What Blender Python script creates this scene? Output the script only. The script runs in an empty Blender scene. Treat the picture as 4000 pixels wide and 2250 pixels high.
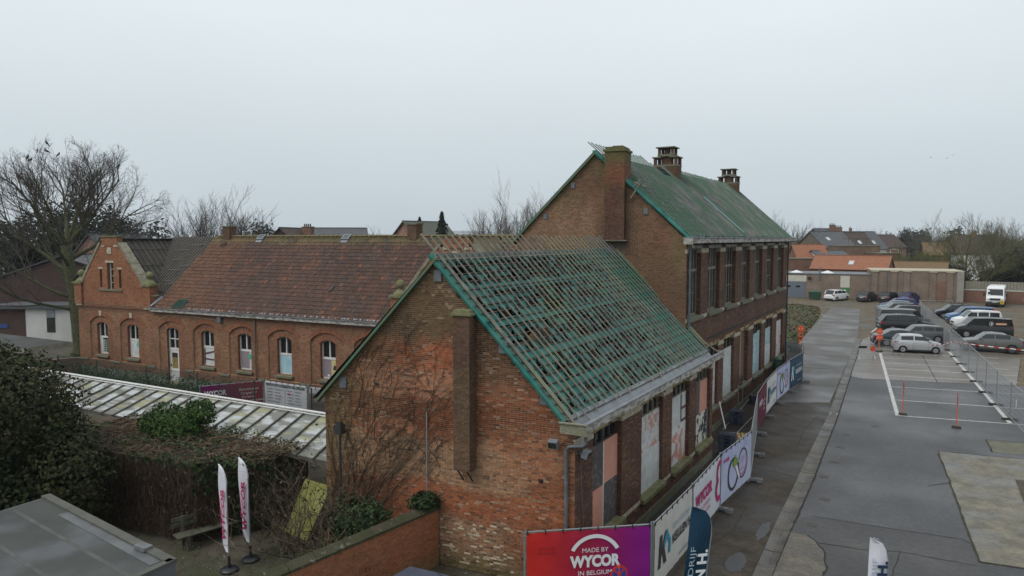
import bpy, math, random
import numpy as np
from mathutils import Vector, Matrix, noise as mnoise

# ------------------------------------------------------------------ camera, sky, sun, exposure
scene = bpy.context.scene
COL = scene.collection
CAM = Vector((0.0, 0.0, 9.4)); PITCH = math.radians(4.056); HEAD = math.radians(30.82); FPX = 2750.0
cam_data = bpy.data.cameras.new('camera'); cam_data.sensor_width = 36.0; cam_data.lens = 36.0 * FPX / 4000.0
cam_data.clip_start = 0.1; cam_data.clip_end = 5000.0
cam = bpy.data.objects.new('camera', cam_data); COL.objects.link(cam)
cam.location = CAM; cam.rotation_euler = (math.radians(90) - PITCH, 0, HEAD); scene.camera = cam

SUN_EL, SUN_AZ = math.radians(52), math.radians(207)          # azimuth from +Y, clockwise: behind the camera, to the left
world = bpy.data.worlds.new('World'); scene.world = world; world.use_nodes = True
wn = world.node_tree.nodes; wl = world.node_tree.links; wn.clear()
w_out = wn.new('ShaderNodeOutputWorld'); w_bg = wn.new('ShaderNodeBackground')
w_sky = wn.new('ShaderNodeTexSky'); w_sky.sky_type = 'NISHITA'; w_sky.sun_disc = False
w_sky.sun_elevation = SUN_EL; w_sky.sun_rotation = SUN_AZ; w_sky.dust_density = 6.0; w_sky.air_density = 1.5
w_tc = wn.new('ShaderNodeTexCoord'); w_sep = wn.new('ShaderNodeSeparateXYZ')
w_ramp = wn.new('ShaderNodeValToRGB')                          # the cloud sheet: greyer and dimmer towards the horizon
r = w_ramp.color_ramp; r.elements[0].position = 0.0; r.elements[0].color = (0.585, 0.66, 0.715, 1)
r.elements[1].position = 0.55; r.elements[1].color = (0.90, 0.955, 0.985, 1)
e = r.elements.new(0.12); e.color = (0.65, 0.73, 0.78, 1)
e = r.elements.new(0.28); e.color = (0.81, 0.88, 0.92, 1)
w_noise = wn.new('ShaderNodeTexNoise'); w_noise.inputs['Scale'].default_value = 1.6; w_noise.inputs['Detail'].default_value = 3
w_map = wn.new('ShaderNodeMapping'); w_map.inputs['Scale'].default_value = (1, 1, 3)
w_mul = wn.new('ShaderNodeMapRange'); w_mul.inputs[3].default_value = 0.93; w_mul.inputs[4].default_value = 1.07
w_mix = wn.new('ShaderNodeMix'); w_mix.data_type = 'RGBA'; w_mix.inputs[0].default_value = 0.93
w_sc = wn.new('ShaderNodeVectorMath'); w_sc.operation = 'SCALE'; w_sc.inputs[3].default_value = 0.10
w_c2 = wn.new('ShaderNodeVectorMath'); w_c2.operation = 'SCALE'
wl.new(w_tc.outputs['Generated'], w_sep.inputs[0]); wl.new(w_sep.outputs['Z'], w_ramp.inputs[0])
wl.new(w_tc.outputs['Generated'], w_map.inputs[0]); wl.new(w_map.outputs[0], w_noise.inputs['Vector']); wl.new(w_noise.outputs[0], w_mul.inputs[0])
wl.new(w_ramp.outputs[0], w_c2.inputs[0]); wl.new(w_mul.outputs[0], w_c2.inputs[3])
wl.new(w_sky.outputs[0], w_sc.inputs[0]); wl.new(w_sc.outputs[0], w_mix.inputs[6]); wl.new(w_c2.outputs[0], w_mix.inputs[7])
wl.new(w_mix.outputs[2], w_bg.inputs[0]); w_bg.inputs[1].default_value = 1.0; wl.new(w_bg.outputs[0], w_out.inputs[0])

sun_data = bpy.data.lights.new('sun', 'SUN'); sun_data.energy = 1.5; sun_data.angle = math.radians(40); sun_data.color = (1.0, 0.97, 0.93)
sun = bpy.data.objects.new('sun', sun_data); COL.objects.link(sun); sun.location = (0, 0, 60)
sd = Vector((math.sin(SUN_AZ) * math.cos(SUN_EL), math.cos(SUN_AZ) * math.cos(SUN_EL), math.sin(SUN_EL)))
sun.rotation_euler = sd.to_track_quat('Z', 'Y').to_euler()
vs = scene.view_settings; vs.view_transform = 'Standard'; vs.look = 'None'; vs.exposure = 0.0; vs.gamma = 1.0
scene.render.engine = 'CYCLES'
cy = scene.cycles; cy.use_denoising = True; cy.max_bounces = 6; cy.diffuse_bounces = 3; cy.glossy_bounces = 3; cy.transmission_bounces = 4
cy.transparent_max_bounces = 8; cy.volume_bounces = 0; cy.caustics_reflective = False; cy.caustics_refractive = False

# ------------------------------------------------------------------ helpers
random.seed(7)
Z3 = Vector((0, 0, 1))
C_R = Vector((math.cos(HEAD), math.sin(HEAD), 0))
C_F = Vector((-math.sin(HEAD) * math.cos(PITCH), math.cos(HEAD) * math.cos(PITCH), -math.sin(PITCH)))
C_D = C_F.cross(C_R)
def survey_ray(x, y): return C_R * ((x - 2000) / FPX) + C_D * ((y - 1125) / FPX) + C_F
def gp(x, y, z=0.0):                     # surveyed point at height z
    v = survey_ray(x, y); return CAM + v * ((z - CAM.z) / v.z)
def at(x, y, d):                         # surveyed point at distance d
    return CAM + survey_ray(x, y) * d
OFF = {}
def V(*a): return Vector(a)
def rnd(a, b): return random.uniform(a, b)
def nz(x, y, z=0.0): return mnoise.noise(Vector((x, y, z)))
def sst(a, b, x):
    t = min(1, max(0, (x - a) / (b - a))); return t * t * (3 - 2 * t)
def mixc(a, b, t): return tuple(a[i] * (1 - t) + b[i] * t for i in range(3))
ORD = ['first', 'second', 'third', 'fourth', 'fifth', 'sixth', 'seventh', 'eighth', 'ninth', 'tenth', 'eleventh', 'twelfth', 'thirteenth', 'fourteenth']

def tag(o, label=None, cat=None, group=None, kind=None):
    if label: o['label'] = label
    if cat: o['category'] = cat
    if group: o['group'] = group
    if kind: o['kind'] = kind
    return o
def thing(name, label, cat, loc=(0, 0, 0), rz=0.0, group=None):
    o = bpy.data.objects.new(name, None); COL.objects.link(o)
    o.location = loc; o.rotation_euler = (0, 0, rz); o.empty_display_size = 0.3
    OFF[o] = Vector(loc); return tag(o, label, cat, group)

class MB:
    def __init__(s): s.v = []; s.f = []; s.c = []
    def face(s, pts, col=None):
        n = len(s.v); s.v.extend(tuple(p) for p in pts); s.f.append(tuple(range(n, n + len(pts)))); s.c.append(col); return s
    def hexa(s, p, col=None):            # 8 corners: bottom ring 0-3, top ring 4-7
        n = len(s.v); s.v.extend(tuple(q) for q in p)
        for q in ((3, 2, 1, 0), (4, 5, 6, 7), (0, 1, 5, 4), (1, 2, 6, 5), (2, 3, 7, 6), (3, 0, 4, 7)):
            s.f.append(tuple(n + i for i in q)); s.c.append(col)
        return s
    def box(s, x0, x1, y0, y1, z0, z1, col=None):
        return s.hexa([(x0, y0, z0), (x1, y0, z0), (x1, y1, z0), (x0, y1, z0), (x0, y0, z1), (x1, y0, z1), (x1, y1, z1), (x0, y1, z1)], col)
    def fbox(s, F, u0, u1, n0, n1, z0, z1, col=None):
        P = F.p
        return s.hexa([P(u0, n1, z0), P(u1, n1, z0), P(u1, n0, z0), P(u0, n0, z0), P(u0, n1, z1), P(u1, n1, z1), P(u1, n0, z1), P(u0, n0, z1)], col)
    def bar(s, a, b, w, h, up=Z3, col=None):   # beam from a to b, width w, height h
        a = Vector(a); b = Vector(b); d = (b - a).normalized(); sd = d.cross(up)
        if sd.length < 1e-4: sd = d.cross(Vector((1, 0, 0)))
        sd.normalize(); u2 = sd.cross(d); sd *= w / 2; u2 *= h / 2
        return s.hexa([a - sd - u2, a + sd - u2, b + sd - u2, b - sd - u2, a - sd + u2, a + sd + u2, b + sd + u2, b - sd + u2], col)
    def prism(s, F, poly, n0, n1, col=None):   # poly of (u, z), extruded along the frame's normal
        n = len(s.v); k = len(poly)
        s.v.extend(tuple(F.p(u, n1, z)) for u, z in poly); s.v.extend(tuple(F.p(u, n0, z)) for u, z in poly)
        s.f.append(tuple(range(n, n + k))); s.f.append(tuple(range(n + 2 * k - 1, n + k - 1, -1))); s.c += [col, col]
        for i in range(k):
            j = (i + 1) % k; s.f.append((n + j, n + i, n + k + i, n + k + j)); s.c.append(col)
        return s
    def ptube(s, pts, rads, n=5, col=None, cap=True):
        pts = [Vector(p) for p in pts]; base = len(s.v); k = len(pts); pref = None
        for i, p in enumerate(pts):
            d = (pts[min(i + 1, k - 1)] - pts[max(i - 1, 0)])
            d = d.normalized() if d.length > 1e-9 else Z3
            if pref is None: pref = d.cross(Vector((0.31, 0.83, 0.46))).normalized()
            a = (pref - d * pref.dot(d)); a = a.normalized() if a.length > 1e-6 else d.orthogonal().normalized()
            b = d.cross(a); pref = a; rr = rads[i] if hasattr(rads, '__len__') else rads
            for q in range(n):
                t = 2 * math.pi * q / n; s.v.append(tuple(p + a * (rr * math.cos(t)) + b * (rr * math.sin(t))))
        for i in range(k - 1):
            for q in range(n):
                a0 = base + i * n + q; a1 = base + i * n + (q + 1) % n; s.f.append((a0, a1, a1 + n, a0 + n)); s.c.append(col)
        if cap and n > 2:
            s.f.append(tuple(base + q for q in range(n - 1, -1, -1))); s.f.append(tuple(base + (k - 1) * n + q for q in range(n))); s.c += [col, col]
        return s
    def lathe(s, c, prof, n=16, axis='z', col=None):
        base = len(s.v); k = len(prof)
        for rr, h in prof:
            for q in range(n):
                t = 2 * math.pi * q / n; x, y = rr * math.cos(t), rr * math.sin(t)
                p = (x, y, h) if axis == 'z' else ((h, x, y) if axis == 'x' else (y, h, x))
                s.v.append((c[0] + p[0], c[1] + p[1], c[2] + p[2]))
        for i in range(k - 1):
            for q in range(n):
                a0 = base + i * n + q; a1 = base + i * n + (q + 1) % n; s.f.append((a0, a1, a1 + n, a0 + n)); s.c.append(col)
        s.f.append(tuple(base + q for q in range(n - 1, -1, -1))); s.f.append(tuple(base + (k - 1) * n + q for q in range(n))); s.c += [col, col]
        return s
    def build(s, name, mat, parent=None, local=False, smooth=None, label=None, kind=None):
        me = bpy.data.meshes.new(name); v = s.v
        if parent is not None and not local:
            o = OFF[parent]; a = np.array(v, dtype=np.float64) - np.array(o); v = a.tolist()
        me.from_pydata(v, [], s.f)
        if any(c is not None for c in s.c):
            at_ = me.attributes.new('col', 'FLOAT_COLOR', 'FACE')
            arr = np.ones((len(s.f), 4), dtype=np.float32)
            for i, c in enumerate(s.c):
                if c is not None: arr[i, :3] = c
            at_.data.foreach_set('color', arr.ravel())
        if smooth is not None:
            me.shade_smooth(); me.set_sharp_from_angle(angle=math.radians(smooth))
        return link(name, me, mat, parent, label, kind)
def link(name, me, mat, parent=None, label=None, kind=None):
    if not me.materials: me.materials.append(mat)
    o = bpy.data.objects.new(name, me); COL.objects.link(o)
    if parent is not None: o.parent = parent; OFF[o] = OFF.get(parent, Vector((0, 0, 0)))
    else: OFF[o] = Vector((0, 0, 0))
    if label: o['label'] = label
    if kind: o['kind'] = kind
    return o
class Frame:                              # wall frame: u along the wall, n outwards, z up
    def __init__(s, O, U, N): s.O = Vector(O); s.U = Vector(U).normalized(); s.N = Vector(N).normalized()
    def p(s, u, n, z): return s.O + s.U * u + s.N * n + Z3 * z
def copy_tree(o, parent=None):
    c = o.copy(); COL.objects.link(c); c.parent = parent; OFF[c] = OFF.get(parent, Vector((0, 0, 0))) if parent else Vector(c.location)
    for ch in list(o.children): copy_tree(ch, c)
    return c

# ------------------------------------------------------------------ materials
MATS = {}
def new_mat(name):
    m = bpy.data.materials.new(name); m.use_nodes = True; nt = m.node_tree; MATS[name] = m
    b = nt.nodes['Principled BSDF']; return m, nt, b
def N(nt, t): return nt.nodes.new(t)
def mat(name, c1, c2=None, rough=0.8, metal=0.0, scale=3.0, detail=6, lo=0.35, hi=0.65, c3=None, scale3=0.6, bump=0.0, bscale=40.0,
        coord='pos', rough2=None, spec=0.4, stretch=None, lo3=0.45, hi3=0.7, speck=0.0, sscale=45.0):
    m, nt, b = new_mat(name); L = nt.links
    b.inputs['Roughness'].default_value = rough; b.inputs['Metallic'].default_value = metal; b.inputs['Specular IOR Level'].default_value = spec
    if coord == 'pos': src = N(nt, 'ShaderNodeNewGeometry').outputs['Position']
    else: src = N(nt, 'ShaderNodeTexCoord').outputs['Object']
    if stretch:
        mp = N(nt, 'ShaderNodeMapping'); mp.inputs['Scale'].default_value = stretch; L.new(src, mp.inputs[0]); src = mp.outputs[0]
    if c2 is None: b.inputs['Base Color'].default_value = (*c1, 1)
    else:
        t = N(nt, 'ShaderNodeTexNoise'); t.inputs['Scale'].default_value = scale; t.inputs['Detail'].default_value = detail; L.new(src, t.inputs['Vector'])
        mr = N(nt, 'ShaderNodeMapRange'); mr.inputs[1].default_value = lo; mr.inputs[2].default_value = hi; L.new(t.outputs[0], mr.inputs[0])
        mx = N(nt, 'ShaderNodeMix'); mx.data_type = 'RGBA'; mx.inputs[6].default_value = (*c1, 1); mx.inputs[7].default_value = (*c2, 1)
        L.new(mr.outputs[0], mx.inputs[0]); out = mx.outputs[2]
        if c3 is not None:
            t3 = N(nt, 'ShaderNodeTexNoise'); t3.inputs['Scale'].default_value = scale3; t3.inputs['Detail'].default_value = 5; L.new(src, t3.inputs['Vector'])
            m3 = N(nt, 'ShaderNodeMapRange'); m3.inputs[1].default_value = lo3; m3.inputs[2].default_value = hi3; L.new(t3.outputs[0], m3.inputs[0])
            x3 = N(nt, 'ShaderNodeMix'); x3.data_type = 'RGBA'; x3.inputs[7].default_value = (*c3, 1)
            L.new(m3.outputs[0], x3.inputs[0]); L.new(out, x3.inputs[6]); out = x3.outputs[2]
            if rough2 is not None:
                rr = N(nt, 'ShaderNodeMapRange'); rr.inputs[1].default_value = lo3; rr.inputs[2].default_value = hi3
                rr.inputs[3].default_value = rough; rr.inputs[4].default_value = rough2; L.new(t3.outputs[0], rr.inputs[0]); L.new(rr.outputs[0], b.inputs['Roughness'])
        if speck:
            ts = N(nt, 'ShaderNodeTexNoise'); ts.inputs['Scale'].default_value = sscale; ts.inputs['Detail'].default_value = 8; ts.inputs['Roughness'].default_value = 0.75; L.new(src, ts.inputs['Vector'])
            ms_ = N(nt, 'ShaderNodeMapRange'); ms_.inputs[1].default_value = 0.3; ms_.inputs[2].default_value = 0.7; ms_.inputs[3].default_value = 1 - speck; ms_.inputs[4].default_value = 1 + speck; L.new(ts.outputs[0], ms_.inputs[0])
            sv = N(nt, 'ShaderNodeVectorMath'); sv.operation = 'SCALE'; L.new(out, sv.inputs[0]); L.new(ms_.outputs[0], sv.inputs[3]); out = sv.outputs[0]
        L.new(out, b.inputs['Base Color'])
    if bump:
        tb = N(nt, 'ShaderNodeTexNoise'); tb.inputs['Scale'].default_value = bscale; tb.inputs['Detail'].default_value = 4; L.new(src, tb.inputs['Vector'])
        bp = N(nt, 'ShaderNodeBump'); bp.inputs['Strength'].default_value = bump; bp.inputs['Distance'].default_value = 0.02
        L.new(tb.outputs[0], bp.inputs['Height']); L.new(bp.outputs[0], b.inputs['Normal'])
    return m
def attr_mat(name, rough=0.85, source='attr', nscale=25.0, amt=(0.75, 1.2), bump=0.3, spec=0.3, transl=0.0):
    m, nt, b = new_mat(name); L = nt.links; b.inputs['Roughness'].default_value = rough; b.inputs['Specular IOR Level'].default_value = spec
    if source == 'attr':
        a = N(nt, 'ShaderNodeAttribute'); a.attribute_name = 'col'; src = a.outputs['Color']
    else: src = N(nt, 'ShaderNodeObjectInfo').outputs['Color']
    pos = N(nt, 'ShaderNodeNewGeometry').outputs['Position']
    t = N(nt, 'ShaderNodeTexNoise'); t.inputs['Scale'].default_value = nscale; t.inputs['Detail'].default_value = 3; L.new(pos, t.inputs['Vector'])
    mr = N(nt, 'ShaderNodeMapRange'); mr.inputs[1].default_value = 0.3; mr.inputs[2].default_value = 0.7; mr.inputs[3].default_value = amt[0]; mr.inputs[4].default_value = amt[1]
    L.new(t.outputs[0], mr.inputs[0]); sc = N(nt, 'ShaderNodeVectorMath'); sc.operation = 'SCALE'; L.new(src, sc.inputs[0]); L.new(mr.outputs[0], sc.inputs[3])
    L.new(sc.outputs[0], b.inputs['Base Color'])
    if bump:
        bp = N(nt, 'ShaderNodeBump'); bp.inputs['Strength'].default_value = bump; bp.inputs['Distance'].default_value = 0.01
        L.new(t.outputs[0], bp.inputs['Height']); L.new(bp.outputs[0], b.inputs['Normal'])
    if transl: b.inputs['Subsurface Weight'].default_value = 0
    return m
def brick_tex(name, c1, c2, cm, scale=1.0, bw=0.21, rh=0.065, rot=None):
    """far brickwork: coordinates (u, z) come from the world position turned by rot round Z"""
    m, nt, b = new_mat(name); L = nt.links; b.inputs['Roughness'].default_value = 0.9; b.inputs['Specular IOR Level'].default_value = 0.2
    tc = N(nt, 'ShaderNodeTexCoord'); mp = N(nt, 'ShaderNodeSeparateXYZ'); L.new(tc.outputs['Object'], mp.inputs[0])
    ad = N(nt, 'ShaderNodeMath'); L.new(mp.outputs[0], ad.inputs[0]); L.new(mp.outputs[1], ad.inputs[1])
    cb = N(nt, 'ShaderNodeCombineXYZ'); L.new(ad.outputs[0], cb.inputs[0]); L.new(mp.outputs[2], cb.inputs[1])
    t = N(nt, 'ShaderNodeTexBrick'); t.inputs['Color1'].default_value = (*c1, 1); t.inputs['Color2'].default_value = (*c2, 1); t.inputs['Mortar'].default_value = (*cm, 1)
    t.inputs['Scale'].default_value = scale; t.inputs['Brick Width'].default_value = bw; t.inputs['Row Height'].default_value = rh; t.inputs['Mortar Size'].default_value = 0.006
    L.new(cb.outputs[0], t.inputs['Vector'])
    n = N(nt, 'ShaderNodeTexNoise'); n.inputs['Scale'].default_value = 0.7; n.inputs['Detail'].default_value = 6; L.new(tc.outputs['Object'], n.inputs['Vector'])
    mr = N(nt, 'ShaderNodeMapRange'); mr.inputs[3].default_value = 0.6; mr.inputs[4].default_value = 1.4; L.new(n.outputs[0], mr.inputs[0])
    sc = N(nt, 'ShaderNodeVectorMath'); sc.operation = 'SCALE'; L.new(t.outputs[0], sc.inputs[0]); L.new(mr.outputs[0], sc.inputs[3]); L.new(sc.outputs[0], b.inputs['Base Color'])
    bp = N(nt, 'ShaderNodeBump'); bp.inputs['Strength'].default_value = 0.5; bp.inputs['Distance'].default_value = 0.01; bp.invert = True
    L.new(t.outputs['Fac'], bp.inputs['Height']); L.new(bp.outputs[0], b.inputs['Normal'])
    return m
def glass_mat(name, col, rough=0.08):
    m, nt, b = new_mat(name); b.inputs['Base Color'].default_value = (*col, 1); b.inputs['Roughness'].default_value = rough; b.inputs['Specular IOR Level'].default_value = 0.6; return m
def paint(name, col, metal=0.0, rough=0.35):
    m, nt, b = new_mat(name); b.inputs['Base Color'].default_value = (*col, 1); b.inputs['Roughness'].default_value = rough
    b.inputs['Metallic'].default_value = metal; b.inputs['Coat Weight'].default_value = 0.35; b.inputs['Coat Roughness'].default_value = 0.08; return m
def plain(name, col, rough=0.6, metal=0.0, emit=0):
    m, nt, b = new_mat(name); b.inputs['Base Color'].default_value = (*col, 1); b.inputs['Roughness'].default_value = rough; b.inputs['Metallic'].default_value = metal; return m

M_BRICK = attr_mat('brick_face'); M_BRICK1 = attr_mat('brick_face_single', source='obj')
M_TILE = attr_mat('tile_face', rough=0.75, nscale=12, amt=(0.6, 1.3)); M_TILE1 = attr_mat('tile_face_single', rough=0.75, source='obj', nscale=12, amt=(0.6, 1.3))
M_LEAF = attr_mat('leaf', rough=0.75, nscale=3, amt=(0.55, 1.2), bump=0, spec=0.2); M_BARK = attr_mat('bark', rough=0.95, nscale=6, amt=(0.6, 1.4), bump=0.5)
M_MORTAR = mat('mortar', (0.44, 0.33, 0.215), (0.28, 0.205, 0.13), 0.95, scale=1.5, c3=(0.19, 0.15, 0.08), scale3=0.7, lo3=0.5, hi3=0.75)
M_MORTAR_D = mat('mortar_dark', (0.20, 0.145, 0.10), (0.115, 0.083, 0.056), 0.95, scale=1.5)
M_STONE = mat('bluestone', (0.17, 0.17, 0.145), (0.10, 0.105, 0.075), 0.85, scale=4, c3=(0.13, 0.13, 0.05), scale3=2, bump=0.3)
M_STONE_P = mat('pale_stone', (0.47, 0.42, 0.33), (0.33, 0.29, 0.22), 0.9, scale=5, bump=0.2)
M_MOSS_STONE = mat('mossy_sill', (0.20, 0.19, 0.12), (0.12, 0.125, 0.045), 0.9, scale=3, bump=0.4)
M_RUST = mat('rusty_lintel', (0.42, 0.33, 0.17), (0.09, 0.045, 0.02), 0.8, scale=5, lo=0.45, hi=0.6, bump=0.3)
M_LINT_W = mat('white_lintel', (0.42, 0.41, 0.37), (0.22, 0.20, 0.16), 0.7, scale=8)
M_BLACK = plain('near_black', (0.012, 0.012, 0.012), 0.7)
M_WOODG = mat('weathered_wood', (0.32, 0.31, 0.28), (0.16, 0.14, 0.11), 0.85, scale=2.5, stretch=(6, 1, 6), c3=(0.20, 0.20, 0.12), bump=0.4)
M_WOODP = mat('peeling_fascia', (0.44, 0.43, 0.40), (0.19, 0.17, 0.145), 0.8, scale=3.0, lo=0.42, hi=0.62, stretch=(1, 1, 3), bump=0.4)
M_BATTEN = mat('batten_wood', (0.235, 0.225, 0.195), (0.125, 0.118, 0.10), 0.85, scale=4, c3=(0.25, 0.25, 0.15), scale3=0.5)
M_BATTEN_H = mat('batten_wood_dark', (0.075, 0.07, 0.06), (0.038, 0.035, 0.03), 0.9, scale=4)
M_BATTEN_D = mat('batten_wood_mossy', (0.25, 0.265, 0.235), (0.15, 0.15, 0.16), 0.85, scale=1.2, c3=(0.11, 0.19, 0.135), scale3=0.6, lo3=0.4, hi3=0.6)
M_TEAL = mat('green_membrane', (0.014, 0.155, 0.132), (0.007, 0.075, 0.066), 0.6, scale=3.5, c3=(0.05, 0.16, 0.13), scale3=0.9, bump=0.4, bscale=9)
M_TEAL_B = mat('green_membrane_faded', (0.008, 0.078, 0.068), (0.012, 0.016, 0.020), 0.85, scale=1.3, lo=0.4, hi=0.6, c3=(0.010, 0.040, 0.022), scale3=0.7, bump=0.4, bscale=9)
M_MEMB_G = mat('mossy_membrane', (0.10, 0.15, 0.12), (0.06, 0.072, 0.05), 0.8, scale=2.5, c3=(0.05, 0.14, 0.115), scale3=0.9, bump=0.4, bscale=12)
M_ZINC = mat('zinc', (0.26, 0.285, 0.31), (0.19, 0.205, 0.225), 0.5, 0.35, scale=2, bump=0.1, bscale=6)
M_ZINC_P = mat('zinc_pipe', (0.16, 0.18, 0.20), (0.11, 0.125, 0.14), 0.55, 0.3, scale=3)
M_LEAD = mat('gutter_lining', (0.15, 0.16, 0.165), (0.22, 0.21, 0.19), 0.6, 0.1, scale=1.6)
M_DARKIN = plain('interior_shade', (0.018, 0.016, 0.014), 0.95)  # near black: the shade inside roofs and gaps is put into the colour
M_GLASS = glass_mat('dark_glass', (0.012, 0.013, 0.014), 0.12); M_GLASS2 = mat('dusty_glass', (0.022, 0.023, 0.021), (0.045, 0.046, 0.04), 0.35, scale=3, spec=.25)
M_WFRAME = mat('white_frame', (0.62, 0.62, 0.60), (0.42, 0.41, 0.38), 0.6, scale=9, lo=0.5, hi=0.75)
M_OLDFRAME = mat('old_frame', (0.23, 0.21, 0.175), (0.14, 0.125, 0.10), 0.8, scale=6)
M_GALV = plain('galvanised_steel', (0.36, 0.38, 0.40), 0.42, 0.6)
M_FOOT = mat('recycled_foot', (0.10, 0.105, 0.11), (0.16, 0.165, 0.165), 0.85, scale=6)
M_BLUEFOOT = mat('blue_foot', (0.025, 0.035, 0.075), (0.05, 0.055, 0.075), 0.7, scale=5)

# ------------------------------------------------------------------ the setting: ground, lane, gutter, parking, slabs, markings
def sheet(name, poly, z, m, thick=None, sub=None):
    b = MB()
    if thick is None: b.face([(x, y, z) for x, y in poly])
    else:
        k = len(poly); n = len(b.v)
        b.v += [(x, y, z) for x, y in poly] + [(x, y, z - thick) for x, y in poly]
        b.f.append(tuple(range(k))); b.c.append(None)
        for i in range(k): j = (i + 1) % k; b.f.append((j, i, k + i, k + j)); b.c.append(None)
    o = b.build(name, m); o['kind'] = 'structure'; return o
M_FIELD = mat('field', (0.055, 0.062, 0.035), (0.08, 0.075, 0.05), 0.95, scale=0.05)
M_GRAVEL = mat('wet_gravel', (0.155, 0.125, 0.085), (0.085, 0.070, 0.050), 0.85, scale=0.9, detail=10, c3=(0.085, 0.082, 0.072), scale3=0.22, rough2=0.45, bump=0.5, bscale=14, speck=.45, sscale=5, spec=.12)
M_LANE = mat('worn_lane', (0.056, 0.045, 0.032), (0.028, 0.022, 0.016), 0.68, scale=1.3, detail=12, c3=(0.040, 0.038, 0.036), scale3=0.33, rough2=0.38, bump=0.55, bscale=22, speck=.5, sscale=6, spec=.25)
M_LANE2 = mat('wet_concrete_lane', (0.074, 0.066, 0.056), (0.046, 0.040, 0.034), 0.5, scale=0.7, detail=10, c3=(0.07, 0.069, 0.068), scale3=0.3, rough2=0.28, bump=0.25, bscale=18, speck=.35, sscale=10)
M_SOIL = mat('garden_soil', (0.05, 0.042, 0.030), (0.085, 0.075, 0.055), 0.95, scale=2.2, detail=10, c3=(0.04, 0.05, 0.02), scale3=0.7, bump=0.8, bscale=25)
M_ASPH = mat('blue_grey_asphalt', (0.064, 0.0645, 0.068), (0.042, 0.042, 0.044), 0.55, scale=0.38, detail=14, lo=.36, hi=.64, c3=(0.060, 0.060, 0.063), scale3=0.16, rough2=0.3, bump=0.3, bscale=60, speck=.38, sscale=6)
M_ASPH2 = mat('dark_asphalt_patch', (0.046, 0.046, 0.048), (0.034, 0.034, 0.035), 0.55, scale=0.8, detail=12, c3=(0.056, 0.053, 0.050), scale3=0.4, rough2=0.45, bump=0.4, bscale=50, speck=.4, sscale=6)
M_CONC = mat('parking_concrete', (0.135, 0.118, 0.098), (0.10, 0.086, 0.070), 0.45, scale=0.7, detail=12, c3=(0.12, 0.105, 0.096), scale3=0.35, rough2=0.25, bump=0.15, bscale=40, speck=.25, sscale=12)
M_SLAB = mat('pale_slab', (0.185, 0.168, 0.122), (0.105, 0.098, 0.078), 0.7, scale=1.6, detail=14, c3=(0.135, 0.138, 0.142), scale3=0.6, rough2=0.45, bump=0.3, bscale=35, speck=.4, sscale=9)
M_SLABM = mat('mossy_patch', (0.13, 0.125, 0.085), (0.085, 0.085, 0.06), 0.7, scale=1.5, bump=0.3)
M_GUT = mat('gutter_concrete', (0.105, 0.096, 0.080), (0.060, 0.054, 0.045), 0.55, scale=1.6, detail=10, c3=(0.045, 0.041, 0.037), scale3=0.9, rough2=0.3, bump=0.3, bscale=30, speck=.4, sscale=12)
M_LINE = mat('road_paint', (0.52, 0.52, 0.50), (0.25, 0.245, 0.23), 0.65, scale=6, lo=0.42, hi=0.75)
M_STRIP = mat('worn_strip', (.125, .112, .088), (.075, .068, .055), .7, scale=1.8, detail=12, c3=(.09, .085, .075), scale3=.7, bump=.4, bscale=30, speck=.45, sscale=11)
sheet('ground', [(-2600, -600), (2600, -600), (2600, 3000), (-2600, 3000)], -0.03, M_FIELD)
sheet('gravel_yard', [(-22, 52), (40, 52), (40, 126), (-40, 126), (-40, 95)], -0.02, M_GRAVEL)
sheet('garden_ground', [(-120, -20), (-5.2, -20), (-5.2, 17), (-8.2, 31), (-16, 60), (-120, 60)], -0.016, M_SOIL)
sheet('lane', [(-10, -20), (0, -20), (0, 60), (-4.9, 73), (-8, 73), (-9.4, 60), (-9.4, 30), (-8.4, 16), (-10, 13)], -0.008, M_LANE)
sheet('concrete_lane', [(-8.4, 44), (-7.4, 42), (-4.75, 43.5), (-5.3, 60), (-5.9, 75), (-8.0, 104), (-11.5, 104), (-10.4, 74), (-9.6, 60)], -0.004, M_LANE2)
jb = MB()
for i in range(9):
    y = 48 + i * 6.3; jb.bar((-9.6 - (y - 48) * 0.02, y, -0.001), (-5.0 - (y - 48) * 0.022, y + 0.5, -0.001), 0.05, 0.004)
jo = jb.build('lane_joints', plain('joint_dirt', (0.03, 0.027, 0.023), 0.9)); jo['kind'] = 'structure'
GL = [(-3.70, 10.0), (-3.98, 19.8), (-4.06, 22.3), (-4.13, 24.1), (-4.18, 27.6), (-4.29, 31.3), (-4.36, 35.8), (-4.46, 41), (-4.71, 46.4), (-4.94, 51.8), (-5.20, 58.2), (-5.63, 68), (-5.95, 73)]
GR = [(-3.30, 10.0), (-3.51, 20), (-3.59, 23.3), (-3.67, 28.8), (-3.8, 33.3), (-3.95, 39), (-4.05, 41.7), (-4.4, 49.9), (-4.83, 60.4), (-5.36, 72.3), (-5.4, 73)]
def lerp_at(pts, y):
    for (xa, ya), (xb, yb) in zip(pts, pts[1:]):
        if ya <= y <= yb: return xa + (xb - xa) * (y - ya) / (yb - ya)
    return pts[-1][0]
gut = bpy.data.objects.new('gutter_channel', None); COL.objects.link(gut); OFF[gut] = Vector((0, 0, 0)); gut['kind'] = 'structure'
y = 11.0
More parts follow.
